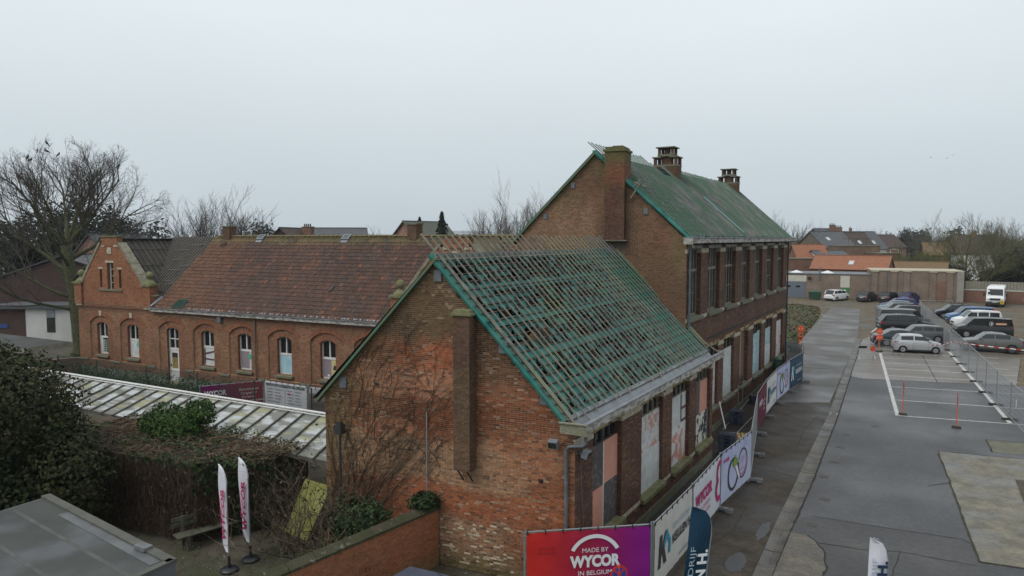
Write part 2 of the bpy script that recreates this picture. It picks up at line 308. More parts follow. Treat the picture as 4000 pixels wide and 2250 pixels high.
while y < 72:
    ln = rnd(1.3, 1.7) if y > 25 else rnd(1.0, 2.2); b = MB(); y1 = min(72.8, y + ln - 0.03); dz = rnd(-0.006, 0.006)
    for q in range(4):
        t0, t1 = q / 4, (q + 1) / 4; zz = [0.03, 0.008, 0.0, 0.012, 0.035]
        pts = []
        for t, yy, zq in ((t0, y, zz[q]), (t1, y, zz[q + 1]), (t1, y1, zz[q + 1]), (t0, y1, zz[q])):
            pts.append((lerp_at(GL, yy) * (1 - t) + lerp_at(GR, yy) * t, yy, zq + dz + 0.004))
        b.face(pts)
        b.face([pts[0], pts[1], (pts[1][0], pts[1][1], -0.02), (pts[0][0], pts[0][1], -0.02)])
    b.build('gutter_slab', M_GUT, gut); y += ln
PK = 0.035
er = [(x, y) for x, y in GR if 20 <= y <= 52]
sheet('parking_asphalt', [(-3.28, 10.0), (40, 10.0), (40, 62), (5.2, 54.4), (2.62, 53.75), (0.58, 53.07), (-3.81, 51.9), (-4.42, 52.4)] + [(x + 0.06, y) for x, y in reversed(er)], PK, M_ASPH, 0.09)
sheet('parking_concrete', [(-4.47, 52.45), (-3.81, 51.95), (0.58, 53.12), (2.62, 53.8), (4.9, 54.5), (6.3, 68), (-1, 78), (-4.0, 79), (-5.33, 72), (-4.8, 60.4)], PK + 0.003, M_CONC, 0.09)
sheet('asphalt_patch', [(-3.30, 10), (40, 10), (40, 27), (1.35, 25.3), (1.09, 25.5), (-1.72, 25.2), (-3.16, 25.05), (-3.6, 24.6), (-3.5, 20)], PK + 0.004, M_ASPH2)
sheet('pale_concrete_slab', [(0.53, 35.71), (9.5, 37.2), (9.5, 25.0), (1.49, 23.94)], PK + 0.016, M_SLAB, 0.02)
sheet('mossy_concrete_patch', [(2.46, 38.92), (9, 39.95), (9, 37.75), (2.58, 36.85)], PK + 0.006, M_SLABM)
sheet('bare_earth_hole', [(3.07, 32.96), (3.6, 33.1), (6, 33.5), (6, 29.5), (3.1, 30.2)], PK + 0.024, M_SOIL)
sheet('broken_concrete_strip', [(-3.55, 23.31), (-3.06, 23.32), (-2.8, 23.0), (-2.63, 22.67), (-2.42, 22.3), (-2.37, 21.64), (-2.25, 21.2), (-2.30, 20.77), (-2.2, 12), (-3.3, 12), (-3.48, 20)], PK + 0.012, M_STRIP, 0.02)
M_PUD = mat('puddle', (0.040, 0.042, 0.044), (0.048, 0.049, 0.050), 0.3, scale=1)
for i, (cx_, cy_, rx, ry) in enumerate([(-4.36, 23.1, .16, .8), (-4.58, 20.4, .26, .7), (-10.5, 93.5, 1.0, 1.2)]):
    b = MB(); n = 28
    b.face([(cx_ + rx * math.cos(2 * math.pi * k / n) * (1 + 0.35 * nz(k * .5, i * 3.1)), cy_ + ry * math.sin(2 * math.pi * k / n) * (1 + 0.35 * nz(k * .5, i * 3.1 + 9)), -0.0005 if cy_ < 90 else -0.012) for k in range(n)])
    o = b.build('puddle', M_PUD); o['kind'] = 'structure'
# painted bay lines
def stripe(x0, y0, x1, y1, w, name='bay_line', zz=PK + 0.0085):
    b = MB(); d = Vector((x1 - x0, y1 - y0, 0)).normalized(); s_ = Vector((-d.y, d.x, 0)) * w / 2
    a, c = Vector((x0, y0, zz)), Vector((x1, y1, zz)); b.face([a - s_, c - s_, c + s_, a + s_]); o = b.build(name, M_LINE); o['kind'] = 'structure'
stripe(-1.27, 41.9, -3.36, 64.2, 0.20); stripe(3.72, 42.85, 1.47, 67.95, 0.20)
for x0, y0, x1, y1 in [(-1.27, 41.90, 4.26, 43.07), (-1.60, 45.94, 6.5, 47.5), (-2.01, 49.95, 6.5, 51.9), (-2.37, 53.94, 5.12, 55.53), (-2.60, 56.72, 5.3, 58.36), (-2.86, 59.31, 4.96, 60.88), (-3.10, 61.82, 4.61, 63.44), (-3.28, 64.54, 4.73, 66.18)]:
    stripe(x0, y0, x1, y1, 0.12)
stripe(-4.95, 78.5, -4.5, 86, 0.18, zz=0.0)
b = MB(); b.bar((-0.39, 64.6, PK + 0.004), (0.58, 53.07, PK + 0.004), 0.06, 0.004)
for yy in (54.6, 57.2, 60.2, 63, 66.5, 70): b.bar((lerp_at(GR, yy) + 0.1, yy, PK + 0.0035), (0.2, yy + 1.0, PK + 0.0035), 0.03, 0.004)
o = b.build('slab_joints', MATS['joint_dirt']); o['kind'] = 'structure'
M_IRON = mat('cast_iron', (0.035, 0.034, 0.033), (0.07, 0.06, 0.05), 0.55, 0.2, scale=20)
for i, (x, y, rr) in enumerate([(-2.14, 38.93, .17), (-3.21, 36.54, .17)]):
    b = MB(); b.lathe((x, y, PK + .001), [(rr, 0), (rr, .006), (rr * .9, .006), (rr * .9, .003)], 20)
    tag(b.build('manhole_cover', M_IRON), ['small round iron cover in the asphalt, farther of two', 'small round iron cover in the asphalt, nearer the gutter'][i], 'manhole cover', 'round covers in the asphalt')
for i, (x, y) in enumerate([(-3.25, 34.2), (-3.35, 29.6), (-3.0, 27.0), (-3.05, 24.3), (-3.2, 31.8)]):
    b = MB(); b.box(x - .18, x + .18, y - .16, y + .16, PK, PK + .006); b.box(x - .13, x + .13, y - .11, y + .11, PK + .006, PK + .010)
    tag(b.build('access_cover', M_IRON), 'dark rectangular cover beside the gutter, %s counted from the camera' % ORD[[4, 2, 1, 0, 3][i]], 'access cover', 'rectangular covers beside the gutter')
# cracks, seams, mossy edges and tyre marks
def crack(pts, w, m, name, z):
    b = MB(); P = []
    for (x0, y0), (x1, y1) in zip(pts, pts[1:]):
        n = max(3, int(math.hypot(x1 - x0, y1 - y0) / .25))
        for k in range(n): f = k / n; P.append(Vector((x0 + (x1 - x0) * f + .05 * nz(x0 + f * 7, y0 * 3, 1), y0 + (y1 - y0) * f + .05 * nz(y0 + f * 7, x0 * 3, 5), z)))
    P.append(Vector((*pts[-1], z)))
    for i in range(len(P) - 1):
        d = P[i + 1] - P[i]; s_ = Vector((-d.y, d.x, 0)).normalized(); w0, w1 = w * (.5 + abs(nz(i * .8, w * 50)) * 1.4), w * (.5 + abs(nz(i * .8 + .8, w * 50)) * 1.4); b.face([P[i] - s_ * w0, P[i + 1] - s_ * w1, P[i + 1] + s_ * w1, P[i] + s_ * w0])
    o = b.build(name, m); o['kind'] = 'structure'
M_CRK = plain('crack_dirt', (.018, .017, .015), .9); M_MOSSL = mat('seam_moss', (.030, .032, .016), (.045, .042, .028), .95, scale=5)
for pts in ([(-3.2, 25.1), (-1.7, 25.2), (1.1, 25.5), (1.35, 25.3)], [(-.6, 18), (-.7, 21.0), (-.5, 23.5)], [(.2, 30.5), (.9, 31.3)], [(-2.9, 22.9), (-1.5, 23.1), (-.5, 23.5), (1.4, 23.6)]): crack(pts, .018, M_CRK, 'asphalt_seam', PK + .0095)
for pts in ([(-8.0, 29.5), (-6.9, 29.2), (-5.5, 29.4), (-4.4, 29.1)], [(-5.9, 20), (-5.2, 22.5), (-5.3, 25)], [(-4.9, 33), (-5.1, 36.5), (-4.9, 40)], [(-7.0, 46), (-6.0, 46.6), (-4.9, 46.3)], [(-5.0, 21.5), (-4.3, 21.3)], [(-6.2, 31.5), (-5.1, 31.9)], [(-5.6, 53), (-8.5, 54.0)], [(-5.8, 63), (-9.4, 64)]): crack(pts, .016, M_CRK, 'lane_crack', -.001)
for pts, w_ in (([(.53, 35.71), (9.5, 37.2)], .04), ([(.53, 35.71), (1.0, 30.0), (1.49, 23.94)], .04), ([(1.49, 23.94), (9.5, 25.0)], .035), ([(2.46, 38.92), (9, 39.95)], .03), ([(2.46, 38.92), (2.58, 36.85)], .03)): crack(pts, w_, M_MOSSL, 'mossy_joint', PK + .0195)
crack([(x + .03, y) for x, y in GR if 19 < y < 73], .035, M_CRK, 'gutter_seam', PK + .006)
crack([(-3.06, 23.34), (-2.8, 23.02), (-2.63, 22.69), (-2.42, 22.3), (-2.36, 21.64), (-2.24, 21.2), (-2.29, 20.77), (-2.2, 15)], .03, M_CRK, 'broken_edge', PK + .014)
gr = thing('drain_grate', 'square iron drain grate in the concrete gutter channel', 'drain', (-4.22, 40.65, 0.02))
b = MB(); b.box(-4.4, -4.04, 40.45, 40.49, .018, .034); b.box(-4.4, -4.04, 40.82, 40.86, .018, .034); b.box(-4.4, -4.36, 40.49, 40.82, .018, .034); b.box(-4.08, -4.04, 40.49, 40.82, .018, .034); b.build('frame', M_GALV, gr)
for k in range(5): b = MB(); b.box(-4.35 + k * .06, -4.32 + k * .06, 40.49, 40.82, .016, .030); b.build('bar', M_IRON, gr)

# ------------------------------------------------------------------ brickwork
UNIT_BRICK = None
class Bricks:
    def __init__(s, seed=1): s.rec = []; s.rng = random.Random(seed)
    def add(s, P, A, B, Nn, la, lb, dep, col, vis=1.0): s.rec.append((P, A, B, Nn, la, lb, dep, col, vis))
    def field(s, F, z0, z1, intervals, colf, n=0.0, L=0.205, h=0.0575, j=0.011, vis=1.0, proud=0.008):
        R = s.rng; row = 0; z = z0
        while z < z1 - 0.01:
            hh = min(h, z1 - z); zc = z + hh / 2; LL = L if row % 2 == 0 else L * 0.515
            off = 0.0 if row % 2 == 0 else L * 0.25
            if row % 4 == 2: off += L * 0.5
            for a, bb in intervals(zc):
                if bb - a < 0.02: continue
                k = math.floor((a - off) / LL)
                while True:
                    ua = max(a, off + k * LL); ub = min(bb, off + (k + 1) * LL); k += 1
                    if ua >= bb: break
                    if ub - ua < 0.025: continue
                    c = colf((ua + ub) / 2, zc, R)
                    if c is None: continue
                    d = proud + R.uniform(-0.003, 0.004)
                    s.add(F.p(ua + j / 2, n, z + j / 2 + R.uniform(-.0015, .0015)), F.U, Z3, F.N, ub - ua - j, hh - j, d, c, vis)
            z += h; row += 1
    def arch(s, F, cu, hw, zs, rise, wid, colf, n=0.0, proud=0.012, step=0.068):
        Rr = (hw * hw + rise * rise) / (2 * rise); zc = zs + rise - Rr; th = math.asin(hw / Rr); k = int(2 * th * (Rr + wid / 2) / step)
        for i in range(k):
            t = -th + (i + 0.5) * 2 * th / k; B = F.U * math.sin(t) + Z3 * math.cos(t); A = F.U * math.cos(t) - Z3 * math.sin(t)
            w = 2 * th * Rr / k - 0.008; P = F.p(cu, n, zc) + B * Rr - A * (w / 2)
            s.add(P, A, B, F.N, w, wid, proud + s.rng.uniform(-.003, .004), colf(cu, zs, s.rng))
    def finish(s, parent, count=300, name='brick'):
        global UNIT_BRICK
        if UNIT_BRICK is None:
            mb = MB(); mb.box(0, 1, 0, 1, 0, 1); UNIT_BRICK = bpy.data.meshes.new('brick'); UNIT_BRICK.from_pydata(mb.v, [], mb.f); UNIT_BRICK.materials.append(M_BRICK1)
        off = OFF[parent]
        sc = []
        for i, q in enumerate(s.rec):
            v = q[0] - CAM; d2 = v.length_squared; fc = -q[3].dot(v) / math.sqrt(d2)
            sc.append(q[4] * q[5] * max(fc, 0) / d2 * q[8])
        order = sorted(range(len(s.rec)), key=lambda i: -sc[i]); single = set(order[:count])
        nv = []; nf = []; nc = []
        for i, (P, A, B, Nn, la, lb, dep, col, vis) in enumerate(s.rec):
            if i in single:
                o = bpy.data.objects.new(name, UNIT_BRICK); COL.objects.link(o); o.parent = parent; o.color = (*col, 1)
                m = Matrix.Identity(4); q = P - off
                for rI in range(3): m[rI][0] = A[rI] * la; m[rI][1] = Nn[rI] * dep; m[rI][2] = B[rI] * lb; m[rI][3] = q[rI]
                o.matrix_basis = m; continue
            a = A * la; b_ = B * lb; d = Nn * dep; q = P - off; n = len(nv); pr = q + d
            nv += [q, q + a, q + a + b_, q + b_, pr, pr + a, pr + a + b_, pr + b_]
            nf += [(n + 4, n + 5, n + 6, n + 7), (n, n + 1, n + 5, n + 4), (n + 1, n + 2, n + 6, n + 5), (n + 2, n + 3, n + 7, n + 6), (n + 3, n, n + 4, n + 7)]; nc += [col] * 5
        if not nf: return
        me = bpy.data.meshes.new('brickwork'); me.from_pydata([tuple(v) for v in nv], [], nf)
        a_ = me.attributes.new('col', 'FLOAT_COLOR', 'FACE'); arr = np.ones((len(nf), 4), dtype=np.float32); arr[:, :3] = np.array(nc); a_.data.foreach_set('color', arr.ravel())
        link('brickwork', me, M_BRICK, parent, kind='stuff')
def sub_holes(a, b, holes):              # interval minus holes
    out = [(a, b)]
    for h0, h1 in holes:
        nxt = []
        for x0, x1 in out:
            if h1 <= x0 or h0 >= x1: nxt.append((x0, x1)); continue
            if h0 > x0: nxt.append((x0, h0))
            if h1 < x1: nxt.append((h1, x1))
        out = nxt
    return out
def vary(c, R, amt=0.25, hue=0.06):
    k = 1 + R.uniform(-amt, amt); g = R.uniform(-hue, hue); return (max(.01, c[0] * k * (1 + g)), max(.01, c[1] * k), max(.01, c[2] * k * (1 - g)))

# ------------------------------------------------------------------ lettering and flat print on banners and boards
def text_mesh(body, size, bold=0.0, shear=0.0, spacing=1.0, align='CENTER'):
    cu = bpy.data.curves.new('lettering', 'FONT'); cu.body = body; cu.size = size; cu.offset = bold; cu.shear = shear; cu.space_character = spacing
    cu.align_x = align; cu.align_y = 'CENTER'; cu.resolution_u = 3; cu.fill_mode = 'FRONT'
    o = bpy.data.objects.new('lettering', cu); COL.objects.link(o)
    dg = bpy.context.evaluated_depsgraph_get(); dg.update(); me = bpy.data.meshes.new_from_object(o.evaluated_get(dg)); 
    bpy.data.objects.remove(o); bpy.data.curves.remove(cu); return me
def lettering(parent, F, u, z, body, size, m, n=0.006, bold=0.0, shear=0.0, spacing=1.0, vertical=False, mirror=False, align='CENTER', name='lettering', width=None, rot=0.0):
    me = text_mesh(body, size, bold, shear, spacing, align); off = OFF[parent]
    if not len(me.vertices): return None
    if width:
        xs = [v.co.x for v in me.vertices]; k = width / max(1e-6, max(xs) - min(xs))
    else: k = 1.0
    cr, sr = math.cos(rot), math.sin(rot)
    for v in me.vertices:
        x, y = v.co.x * k, v.co.y; x, y = x * cr - y * sr, x * sr + y * cr
        if vertical: x, y = -y, x
        if mirror: x = -x
        v.co = F.p(u + x, n, z + y) - off
    me.materials.clear(); me.materials.append(m); return link(name, me, m, parent)
INK = {}
def ink(name, col, rough=0.6):
    if name not in INK: INK[name] = plain('print_' + name, col, rough)
    return INK[name]
def arc_strip(F, cu, cz, r0, r1, a0, a1, n=24, nn=0.006, sx=1.0):
    b = MB()
    for i in range(n):
        t0 = math.radians(a0 + (a1 - a0) * i / n); t1 = math.radians(a0 + (a1 - a0) * (i + 1) / n)
        b.face([F.p(cu + r0 * math.cos(t0) * sx, nn, cz + r0 * math.sin(t0)), F.p(cu + r1 * math.cos(t0) * sx, nn, cz + r1 * math.sin(t0)), F.p(cu + r1 * math.cos(t1) * sx, nn, cz + r1 * math.sin(t1)), F.p(cu + r0 * math.cos(t1) * sx, nn, cz + r0 * math.sin(t1))])
    return b
def flat_poly(F, pts, nn=0.006):
    b = MB(); b.face([F.p(u, nn, z) for u, z in pts]); return b
def ellipse(F, cu, cz, ru, rz, n=20, nn=0.006): return flat_poly(F, [(cu + ru * math.cos(2 * math.pi * k / n), cz + rz * math.sin(2 * math.pi * k / n)) for k in range(n)], nn)

# ------------------------------------------------------------------ brick colours
def lerp3(c, d, t): return mixc(c, d, max(0, min(1, t)))
def gable_col(u, z, R):
    n1 = nz(u * .55, z * .55, 1); n2 = nz(u * 1.7, z * 1.7, 5); n3 = nz(u * 3.1, z * 5.2, 8)
    c = (0.245, 0.088, 0.042)                                               # red-brown body
    c = lerp3(c, (0.135, 0.083, 0.044), sst(6.3, 6.7, z + n2 * .35 + .5 * max(0, 3.0 - u) * 0))     # olive-brown top
    if u < 3.0: c = lerp3(c, (0.145, 0.072, 0.041), sst(4.9, 5.8, z + n2 * .5))
    w = sst(3.4, 3.8, u) * (1 - sst(6.2, 7.0, u + n2 * .6)) * sst(4.75, 4.95, z + n2 * .15) * (1 - sst(5.55, 5.9, z + n2 * .3))
    c = lerp3(c, (0.44, 0.205, 0.12), w * .75)                            # pale pink weathered patch
    w = sst(3.3, 3.6, u) * (1 - sst(5.0, 5.8, u)) * sst(5.5, 5.8, z + n2 * .2) * (1 - sst(6.2, 6.5, z + n2 * .2)); c = lerp3(c, (0.33, 0.105, 0.047), w)
    w = sst(3.85, 4.1, z + n2 * .2) * (1 - sst(4.65, 4.9, z + n2 * .2)); c = lerp3(c, (0.235, 0.072, 0.031), w * .9)      # dark rust band
    w = sst(2.3, 2.7, z + n1 * .5) * (1 - sst(3.5, 3.85, z + n2 * .3)) * sst(1.2, 2.4, u + n1); c = lerp3(c, (0.345, 0.205, 0.118), w * .85)   # sandy band
    w = (1 - sst(1.9, 2.6, u + n2)) * sst(2.8, 3.2, z + n1 * .6) * (1 - sst(4.0, 4.4, z)); c = lerp3(c, (0.38, 0.165, 0.085), w * .6)
    w = sst(1.45, 1.75, z + n2 * .25) * (1 - sst(2.3, 2.7, z + n1 * .4)); c = lerp3(c, (0.30, 0.096, 0.041), w * .9)
    w = sst(1.6, 2.0, u + n2 * .3) * (1 - sst(3.9, 4.4, u)) * sst(.1, .35, z) * (1 - sst(1.25, 1.6, z + n2 * .3))
    c = lerp3(c, (0.31, 0.20, 0.12), w * .6)
    if w > .3 and R.random() < .13: return vary((0.44, 0.36, 0.25), R, .25)
    c = lerp3(c, (0.085, 0.10, 0.035), (1 - sst(.1, .8, z + n2 * .3)) * .75)     # green foot
    c = lerp3(c, (0.13, 0.105, 0.045), sst(6.6, 7.6, u + n2 * .5) * .65)         # algae at the left corner
    c = lerp3(c, (0.14, 0.10, 0.05), sst(5.4, 6.4, u) * sst(3.5, 4.5, z) * .4)
    if R.random() < .09: c = mixc(c, (0.33, 0.24, 0.17), .6)
    elif R.random() < .12: c = mixc(c, (0.07, 0.04, 0.03), .6)
    dmp = 1 - .30 * sst(-.05, .35, nz(u * .45 + 3, z * .35, 77)) - .22 * sst(3.7, 4.1, z) * (1 - sst(4.7, 5.0, z)) - .2 * (1 - sst(.0, .7, u)) * sst(2, 3, z)
    return vary(tuple(q * .96 * dmp for q in c), R, .24 + .08 * abs(n3))
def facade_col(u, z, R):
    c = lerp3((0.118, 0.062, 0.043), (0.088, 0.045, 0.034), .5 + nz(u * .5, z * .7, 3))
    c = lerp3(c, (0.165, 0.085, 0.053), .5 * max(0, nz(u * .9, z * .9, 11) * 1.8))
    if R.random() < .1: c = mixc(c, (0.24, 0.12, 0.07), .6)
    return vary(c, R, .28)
def tall_gable_col(u, z, R):
    c = lerp3((0.165, 0.086, 0.051), (0.12, 0.068, 0.042), .5 + nz(u * .5, z * .5, 21))
    w = sst(3.6, 4.3, u) * sst(8.6, 9.4, z + nz(u, z, 2) * .4) * (1 - sst(10.6, 11.4, z + nz(u, z, 3) * .5)); c = lerp3(c, (0.265, 0.155, 0.095), w * .8)
    c = lerp3(c, (0.15, 0.125, 0.05), .55 * sst(.1, .7, nz(u * .8, z * .6, 31) + .25) * sst(10.0, 11.0, z))
    c = lerp3(c, (0.16, 0.125, 0.055), .6 * (1 - sst(.2, 1.0, u)) * sst(7.5, 8.5, z))
    if u < 1.2: c = lerp3(c, (0.19, 0.075, 0.045), .4 * sst(0, .6, nz(u, z * .8, 17)))
    return vary(c, R, .26)
def wing_col(u, z, R):
    c = lerp3((0.30, 0.148, 0.085), (0.235, 0.112, 0.065), .5 + nz(u * .45, z * .6, 41))
    c = lerp3(c, (0.38, 0.225, 0.13), .6 * max(0, nz(u * .8, z * .9, 47) * 1.6))
    if z > 5: c = lerp3(c, (0.33, 0.118, 0.055), .6)
    c = lerp3(c, (0.15, 0.06, 0.04), (1 - sst(.7, 1.5, z)) * .7); c = lerp3(c, (0.13, 0.052, 0.036), .6 * sst(4.3, 4.6, z) * (1 - sst(4.75, 5.0, z)))
    if R.random() < .14: c = mixc(c, (0.09, 0.05, 0.035), .6)
    return vary(tuple(q * .88 for q in c), R, .22)
def arch_col(u, z, R): return vary((0.25, 0.105, 0.058), R, .2)
def gwall_col(u, z, R):
    c = lerp3((0.31, 0.112, 0.052), (0.25, 0.086, 0.043), .5 + nz(u * .6, z * .9, 51)); c = lerp3(c, (0.26, 0.12, 0.055), .5 * max(0, nz(u * .4, z * .5, 57) * 2))
    c = lerp3(c, (0.11, 0.09, 0.04), (1 - sst(.1, .7, z + .3 * nz(u, z, 5))) * .7)
    return vary(c, R, .2)
def chim_col(u, z, R):
    c = lerp3((0.105, 0.058, 0.04), (0.14, 0.085, 0.05), .5 + nz(u, z, 61)); c = lerp3(c, (0.11, 0.115, 0.05), .4 * max(0, nz(u * 1.3, z * .8, 67) * 2)); return vary(c, R, .25)
def stack_col(u, z, R):
    c = lerp3((0.10, 0.05, 0.035), (0.12, 0.07, 0.045), .5 + nz(u, z, 71)); c = lerp3(c, (0.135, 0.13, 0.045), sst(11.4, 12.8, z + nz(u * 2, z, 6) * .8) * .7)
    c = lerp3(c, (0.22, 0.075, 0.04), .7 * sst(10.2, 11, z) * (1 - sst(12.4, 12.9, z)) * sst(-.1, .3, nz(u * 1.5, z * .7, 9))); return vary(c, R, .25)
def box_bricks(bk, x0, x1, y0, y1, z0, z1, colf, sides='snew', **k):   # brick skin on an upright box: s faces -y, e faces +x
    if 's' in sides: bk.field(Frame((x0, y0, 0), (1, 0, 0), (0, -1, 0)), z0, z1, lambda z: [(0, x1 - x0)], colf, **k)
    if 'e' in sides: bk.field(Frame((x1, y0, 0), (0, 1, 0), (1, 0, 0)), z0, z1, lambda z: [(0, y1 - y0)], colf, **k)
    if 'w' in sides: bk.field(Frame((x0, y0, 0), (0, 1, 0), (-1, 0, 0)), z0, z1, lambda z: [(0, y1 - y0)], colf, **k)
    if 'n' in sides: bk.field(Frame((x0, y1, 0), (1, 0, 0), (0, 1, 0)), z0, z1, lambda z: [(0, x1 - x0)], colf, **k)

# ------------------------------------------------------------------ facade with piers, sills, lintels
M_PINK = mat('salmon_board', (0.56, 0.27, 0.20), (0.50, 0.235, 0.175), 0.7, scale=2)
M_DKBOARD = mat('grey_worn_board', (0.075, 0.065, 0.062), (0.20, 0.18, 0.17), 0.8, scale=7, lo=0.5, hi=0.75)
M_PEEL = mat('white_peeling_to_pink', (0.55, 0.54, 0.53), (0.48, 0.24, 0.18), 0.7, scale=2.2, detail=9, lo=0.53, hi=0.57, c3=(0.38, 0.36, 0.35), scale3=5, bump=0.3)
M_PEEL2 = mat('pink_peeling_to_white', (0.50, 0.25, 0.19), (0.56, 0.56, 0.56), 0.7, scale=2.6, detail=9, lo=0.47, hi=0.52, bump=0.3)
M_WBOARD = mat('white_board', (0.56, 0.58, 0.58), (0.44, 0.45, 0.44), 0.6, scale=3, c3=(0.32, 0.31, 0.27), scale3=1.3, lo3=.6, hi3=.8)
M_BWBOARD = mat('white_board_with_black_flakes', (0.55, 0.54, 0.48), (0.03, 0.028, 0.026), 0.7, scale=3.2, detail=8, lo=0.51, hi=0.55)
M_BLBOARD = mat('pale_blue_board', (0.42, 0.55, 0.58), (0.22, 0.33, 0.37), 0.7, scale=4.5, detail=9, lo=.42, hi=.68, c3=(.16, .20, .20), scale3=3, lo3=.6, hi3=.72)
M_MAUVE = mat('mauve_board', (0.24, 0.20, 0.225), (0.21, 0.175, 0.20), 0.8, scale=3)
M_SKYBOARD = mat('sky_blue_board', (0.27, 0.45, 0.53), (0.42, 0.56, 0.60), 0.7, scale=2.4)
def make_bodies(mb, F, u0, u1, z0, z1, holes, thick):
    hs = sorted(holes); cur = u0
    for (a, b_, zs, zl) in hs:
        if a > cur: mb.fbox(F, cur, a, -thick, 0, z0, z1)
        mb.fbox(F, a, b_, -thick, 0, z0, zs); mb.fbox(F, a, b_, -thick, 0, zl, z1); cur = b_
    if cur < u1: mb.fbox(F, cur, u1, -thick, 0, z0, z1)
def facade(th, bk, F, u0, u1, z0, z1, holes, colf, wall, thick=0.4, jamb=0.26, vis=1.0, impost=None, belt=None):
    make_bodies(wall, F, u0, u1, z0, z1, holes, thick)
    def iv(z): return sub_holes(u0, u1, [(a, b_) for a, b_, zs, zl in holes if zs <= z <= zl])
    bk.field(F, z0, z1, iv, colf, vis=vis)
    for a, b_, zs, zl in holes:
        J = Frame(F.p(b_, 0, 0), -F.N, -F.U); bk.field(J, zs, zl, lambda z: [(0.0, jamb)], colf, vis=0.3)
    edges = [u0] + [q for h in sorted(holes) for q in (h[0], h[1])] + [u1]
    for i in range(0, len(edges), 2):
        a, b_ = edges[i], edges[i + 1]
        if b_ - a < .1: continue
        if impost: MB().fbox(F, a - .0, b_ + .0, 0.0, 0.02, impost[0], impost[1]).build('impost_stone', M_STONE_P, th); MB().fbox(Frame(F.p(a, 0, 0), -F.N, -F.U), 0, jamb, 0, .012, impost[0], impost[1]).build('impost_stone', M_STONE_P, th)
        if belt: MB().fbox(F, a, b_, 0.0, 0.016, belt[0], belt[1]).build('belt_stone', M_STONE_P, th)
def lintel(th, F, a, b_, z0, z1, m):
    o = MB().fbox(F, a - .12, b_ + .12, 0, .035, z0, z1).fbox(F, a - .12, b_ + .12, .035, .06, z0, z0 + .025).fbox(F, a - .12, b_ + .12, .035, .06, z1 - .025, z1).build('lintel', m, th)
    for q in (0.04, 0.5, 0.96):
        u = a - .1 + (b_ - a + .2) * q; MB().fbox(F, u - .03, u + .03, .035, .042, z0 + .04, z1 - .03).build('bolt_hole', M_BLACK, o)
def sill(th, F, a, b_, z, m, out=.16): MB().prism(Frame(F.p(a - .08, 0, 0), F.N, F.U), [(-.28, z - .11), (out, z - .14), (out, z - .01), (-.28, z + .05)], 0, b_ - a + .16).build('sill', m, th)
def board(win, F, a, b_, z0, z1, m, n=-.13, t=.02): return MB().fbox(F, a, b_, n - t, n, z0, z1).build('board', m, win)
def part_empty(name, parent):
    o = bpy.data.objects.new(name, None); COL.objects.link(o); o.parent = parent; OFF[o] = OFF[parent]; return o

# ------------------------------------------------------------------ low school wing with the stripped roof
FB = thing('low_brick_building', 'low brick building with stripped batten roof and overgrown gable', 'building', (-7.86, 16.39, 0))
SK = Vector((-.992, -.1255, 0)).normalized(); SN = Vector((-SK.y, SK.x, 0)); SN = SN if SN.y < 0 else -SN
FG = Frame((-7.86, 16.39, 0), SK, SN); FF = Frame((-7.86, 16.39, 0), (0, 1, 0), (1, 0, 0))
GW = 8.06; APU, APZ = 4.06, 8.80; EZL, EZR = 4.62, 4.45
bk = Bricks(11)
MB().prism(FG, [(0, 0), (GW, 0), (GW, EZL), (APU, APZ), (0, EZR)], -.35, 0).build('gable_wall', M_MORTAR, FB)
def giv(z):
    a = 0 if z < EZR else (z - EZR) / (APZ - EZR) * APU; b_ = GW if z < EZL else GW - (z - EZL) / (APZ - EZL) * (GW - APU)
    return [(a, b_)] if b_ - a > .05 else []
def iv_arch(z):                            # blocked-up arch: its ring of voussoirs sits in the wall
    out = giv(z)
    R_, zc, cu = 1.35, 2.85, 5.6
    if 3.65 < z < zc + R_ + .03 and out:
        ro = R_; ri = R_ - .26; dz = z - zc
        if abs(dz) < ro:
            wo = math.sqrt(ro * ro - dz * dz); wi = math.sqrt(max(0, ri * ri - dz * dz)) if abs(dz) < ri else 0
            hs = [(cu - wo, cu - wi), (cu + wi, cu + wo)]; res = []
            for a, b_ in out: res += sub_holes(a, b_, hs)
            return res
    return out
bk.field(FG, 0, APZ, iv_arch, gable_col)
for i in range(34):
    t = math.radians(-53 + 106 * (i + .5) / 34); B = FG.U * math.sin(t) + Z3 * math.cos(t); A = FG.U * math.cos(t) - Z3 * math.sin(t)
    bk.add(FG.p(5.6, 0, 2.85) + B * 1.09 - A * .028, A, B, FG.N, .058, .25, .009, vary((0.27, 0.12, 0.065), bk.rng, .2))
# flue pilaster on the gable
MB().fbox(FG, 2.88, 3.38, .01, .42, 3.0, 7.3).build('flue_pilaster', M_MORTAR_D, FB)
bk.field(Frame(FG.p(2.88, .42, 0), FG.U, FG.N), 3.0, 7.3, lambda z: [(0, .5)], chim_col); bk.field(Frame(FG.p(2.88, .01, 0), FG.N, -FG.U), 3.0, 7.3, lambda z: [(0, .41)], chim_col)
MB().fbox(FG, 2.82, 3.44, .01, .48, 7.30, 7.37).fbox(FG, 2.88, 3.38, .01, .42, 7.37, 7.45).build('flue_cap', M_MOSS_STONE, FB)
for du in (2.98, 3.26): MB().ptube([FG.p(du, .40, 3.0), FG.p(du, .05, 2.62)], .02, 6).build('bracket', M_BLACK, FB)
# facade
wall = MB(); FWIN = [(1.15, 3.25), (4.95, 7.05), (8.05, 10.15), (11.1, 13.15)]
FH = [(a, b_, .93, 4.05) for a, b_ in FWIN]
facade(FB, bk, FF, 0, 13.5, .32, 4.42, FH, facade_col, wall, impost=(3.90, 4.13), belt=(.80, .93))
wall.fbox(FF, 0, 13.5, -.4, .0, 0, .32)
wall.build('facade_wall', M_MORTAR_D, FB)
MB().fbox(FF, 0.02, 13.5, 0.0, .05, 0, .32).build('plinth', M_STONE, FB)
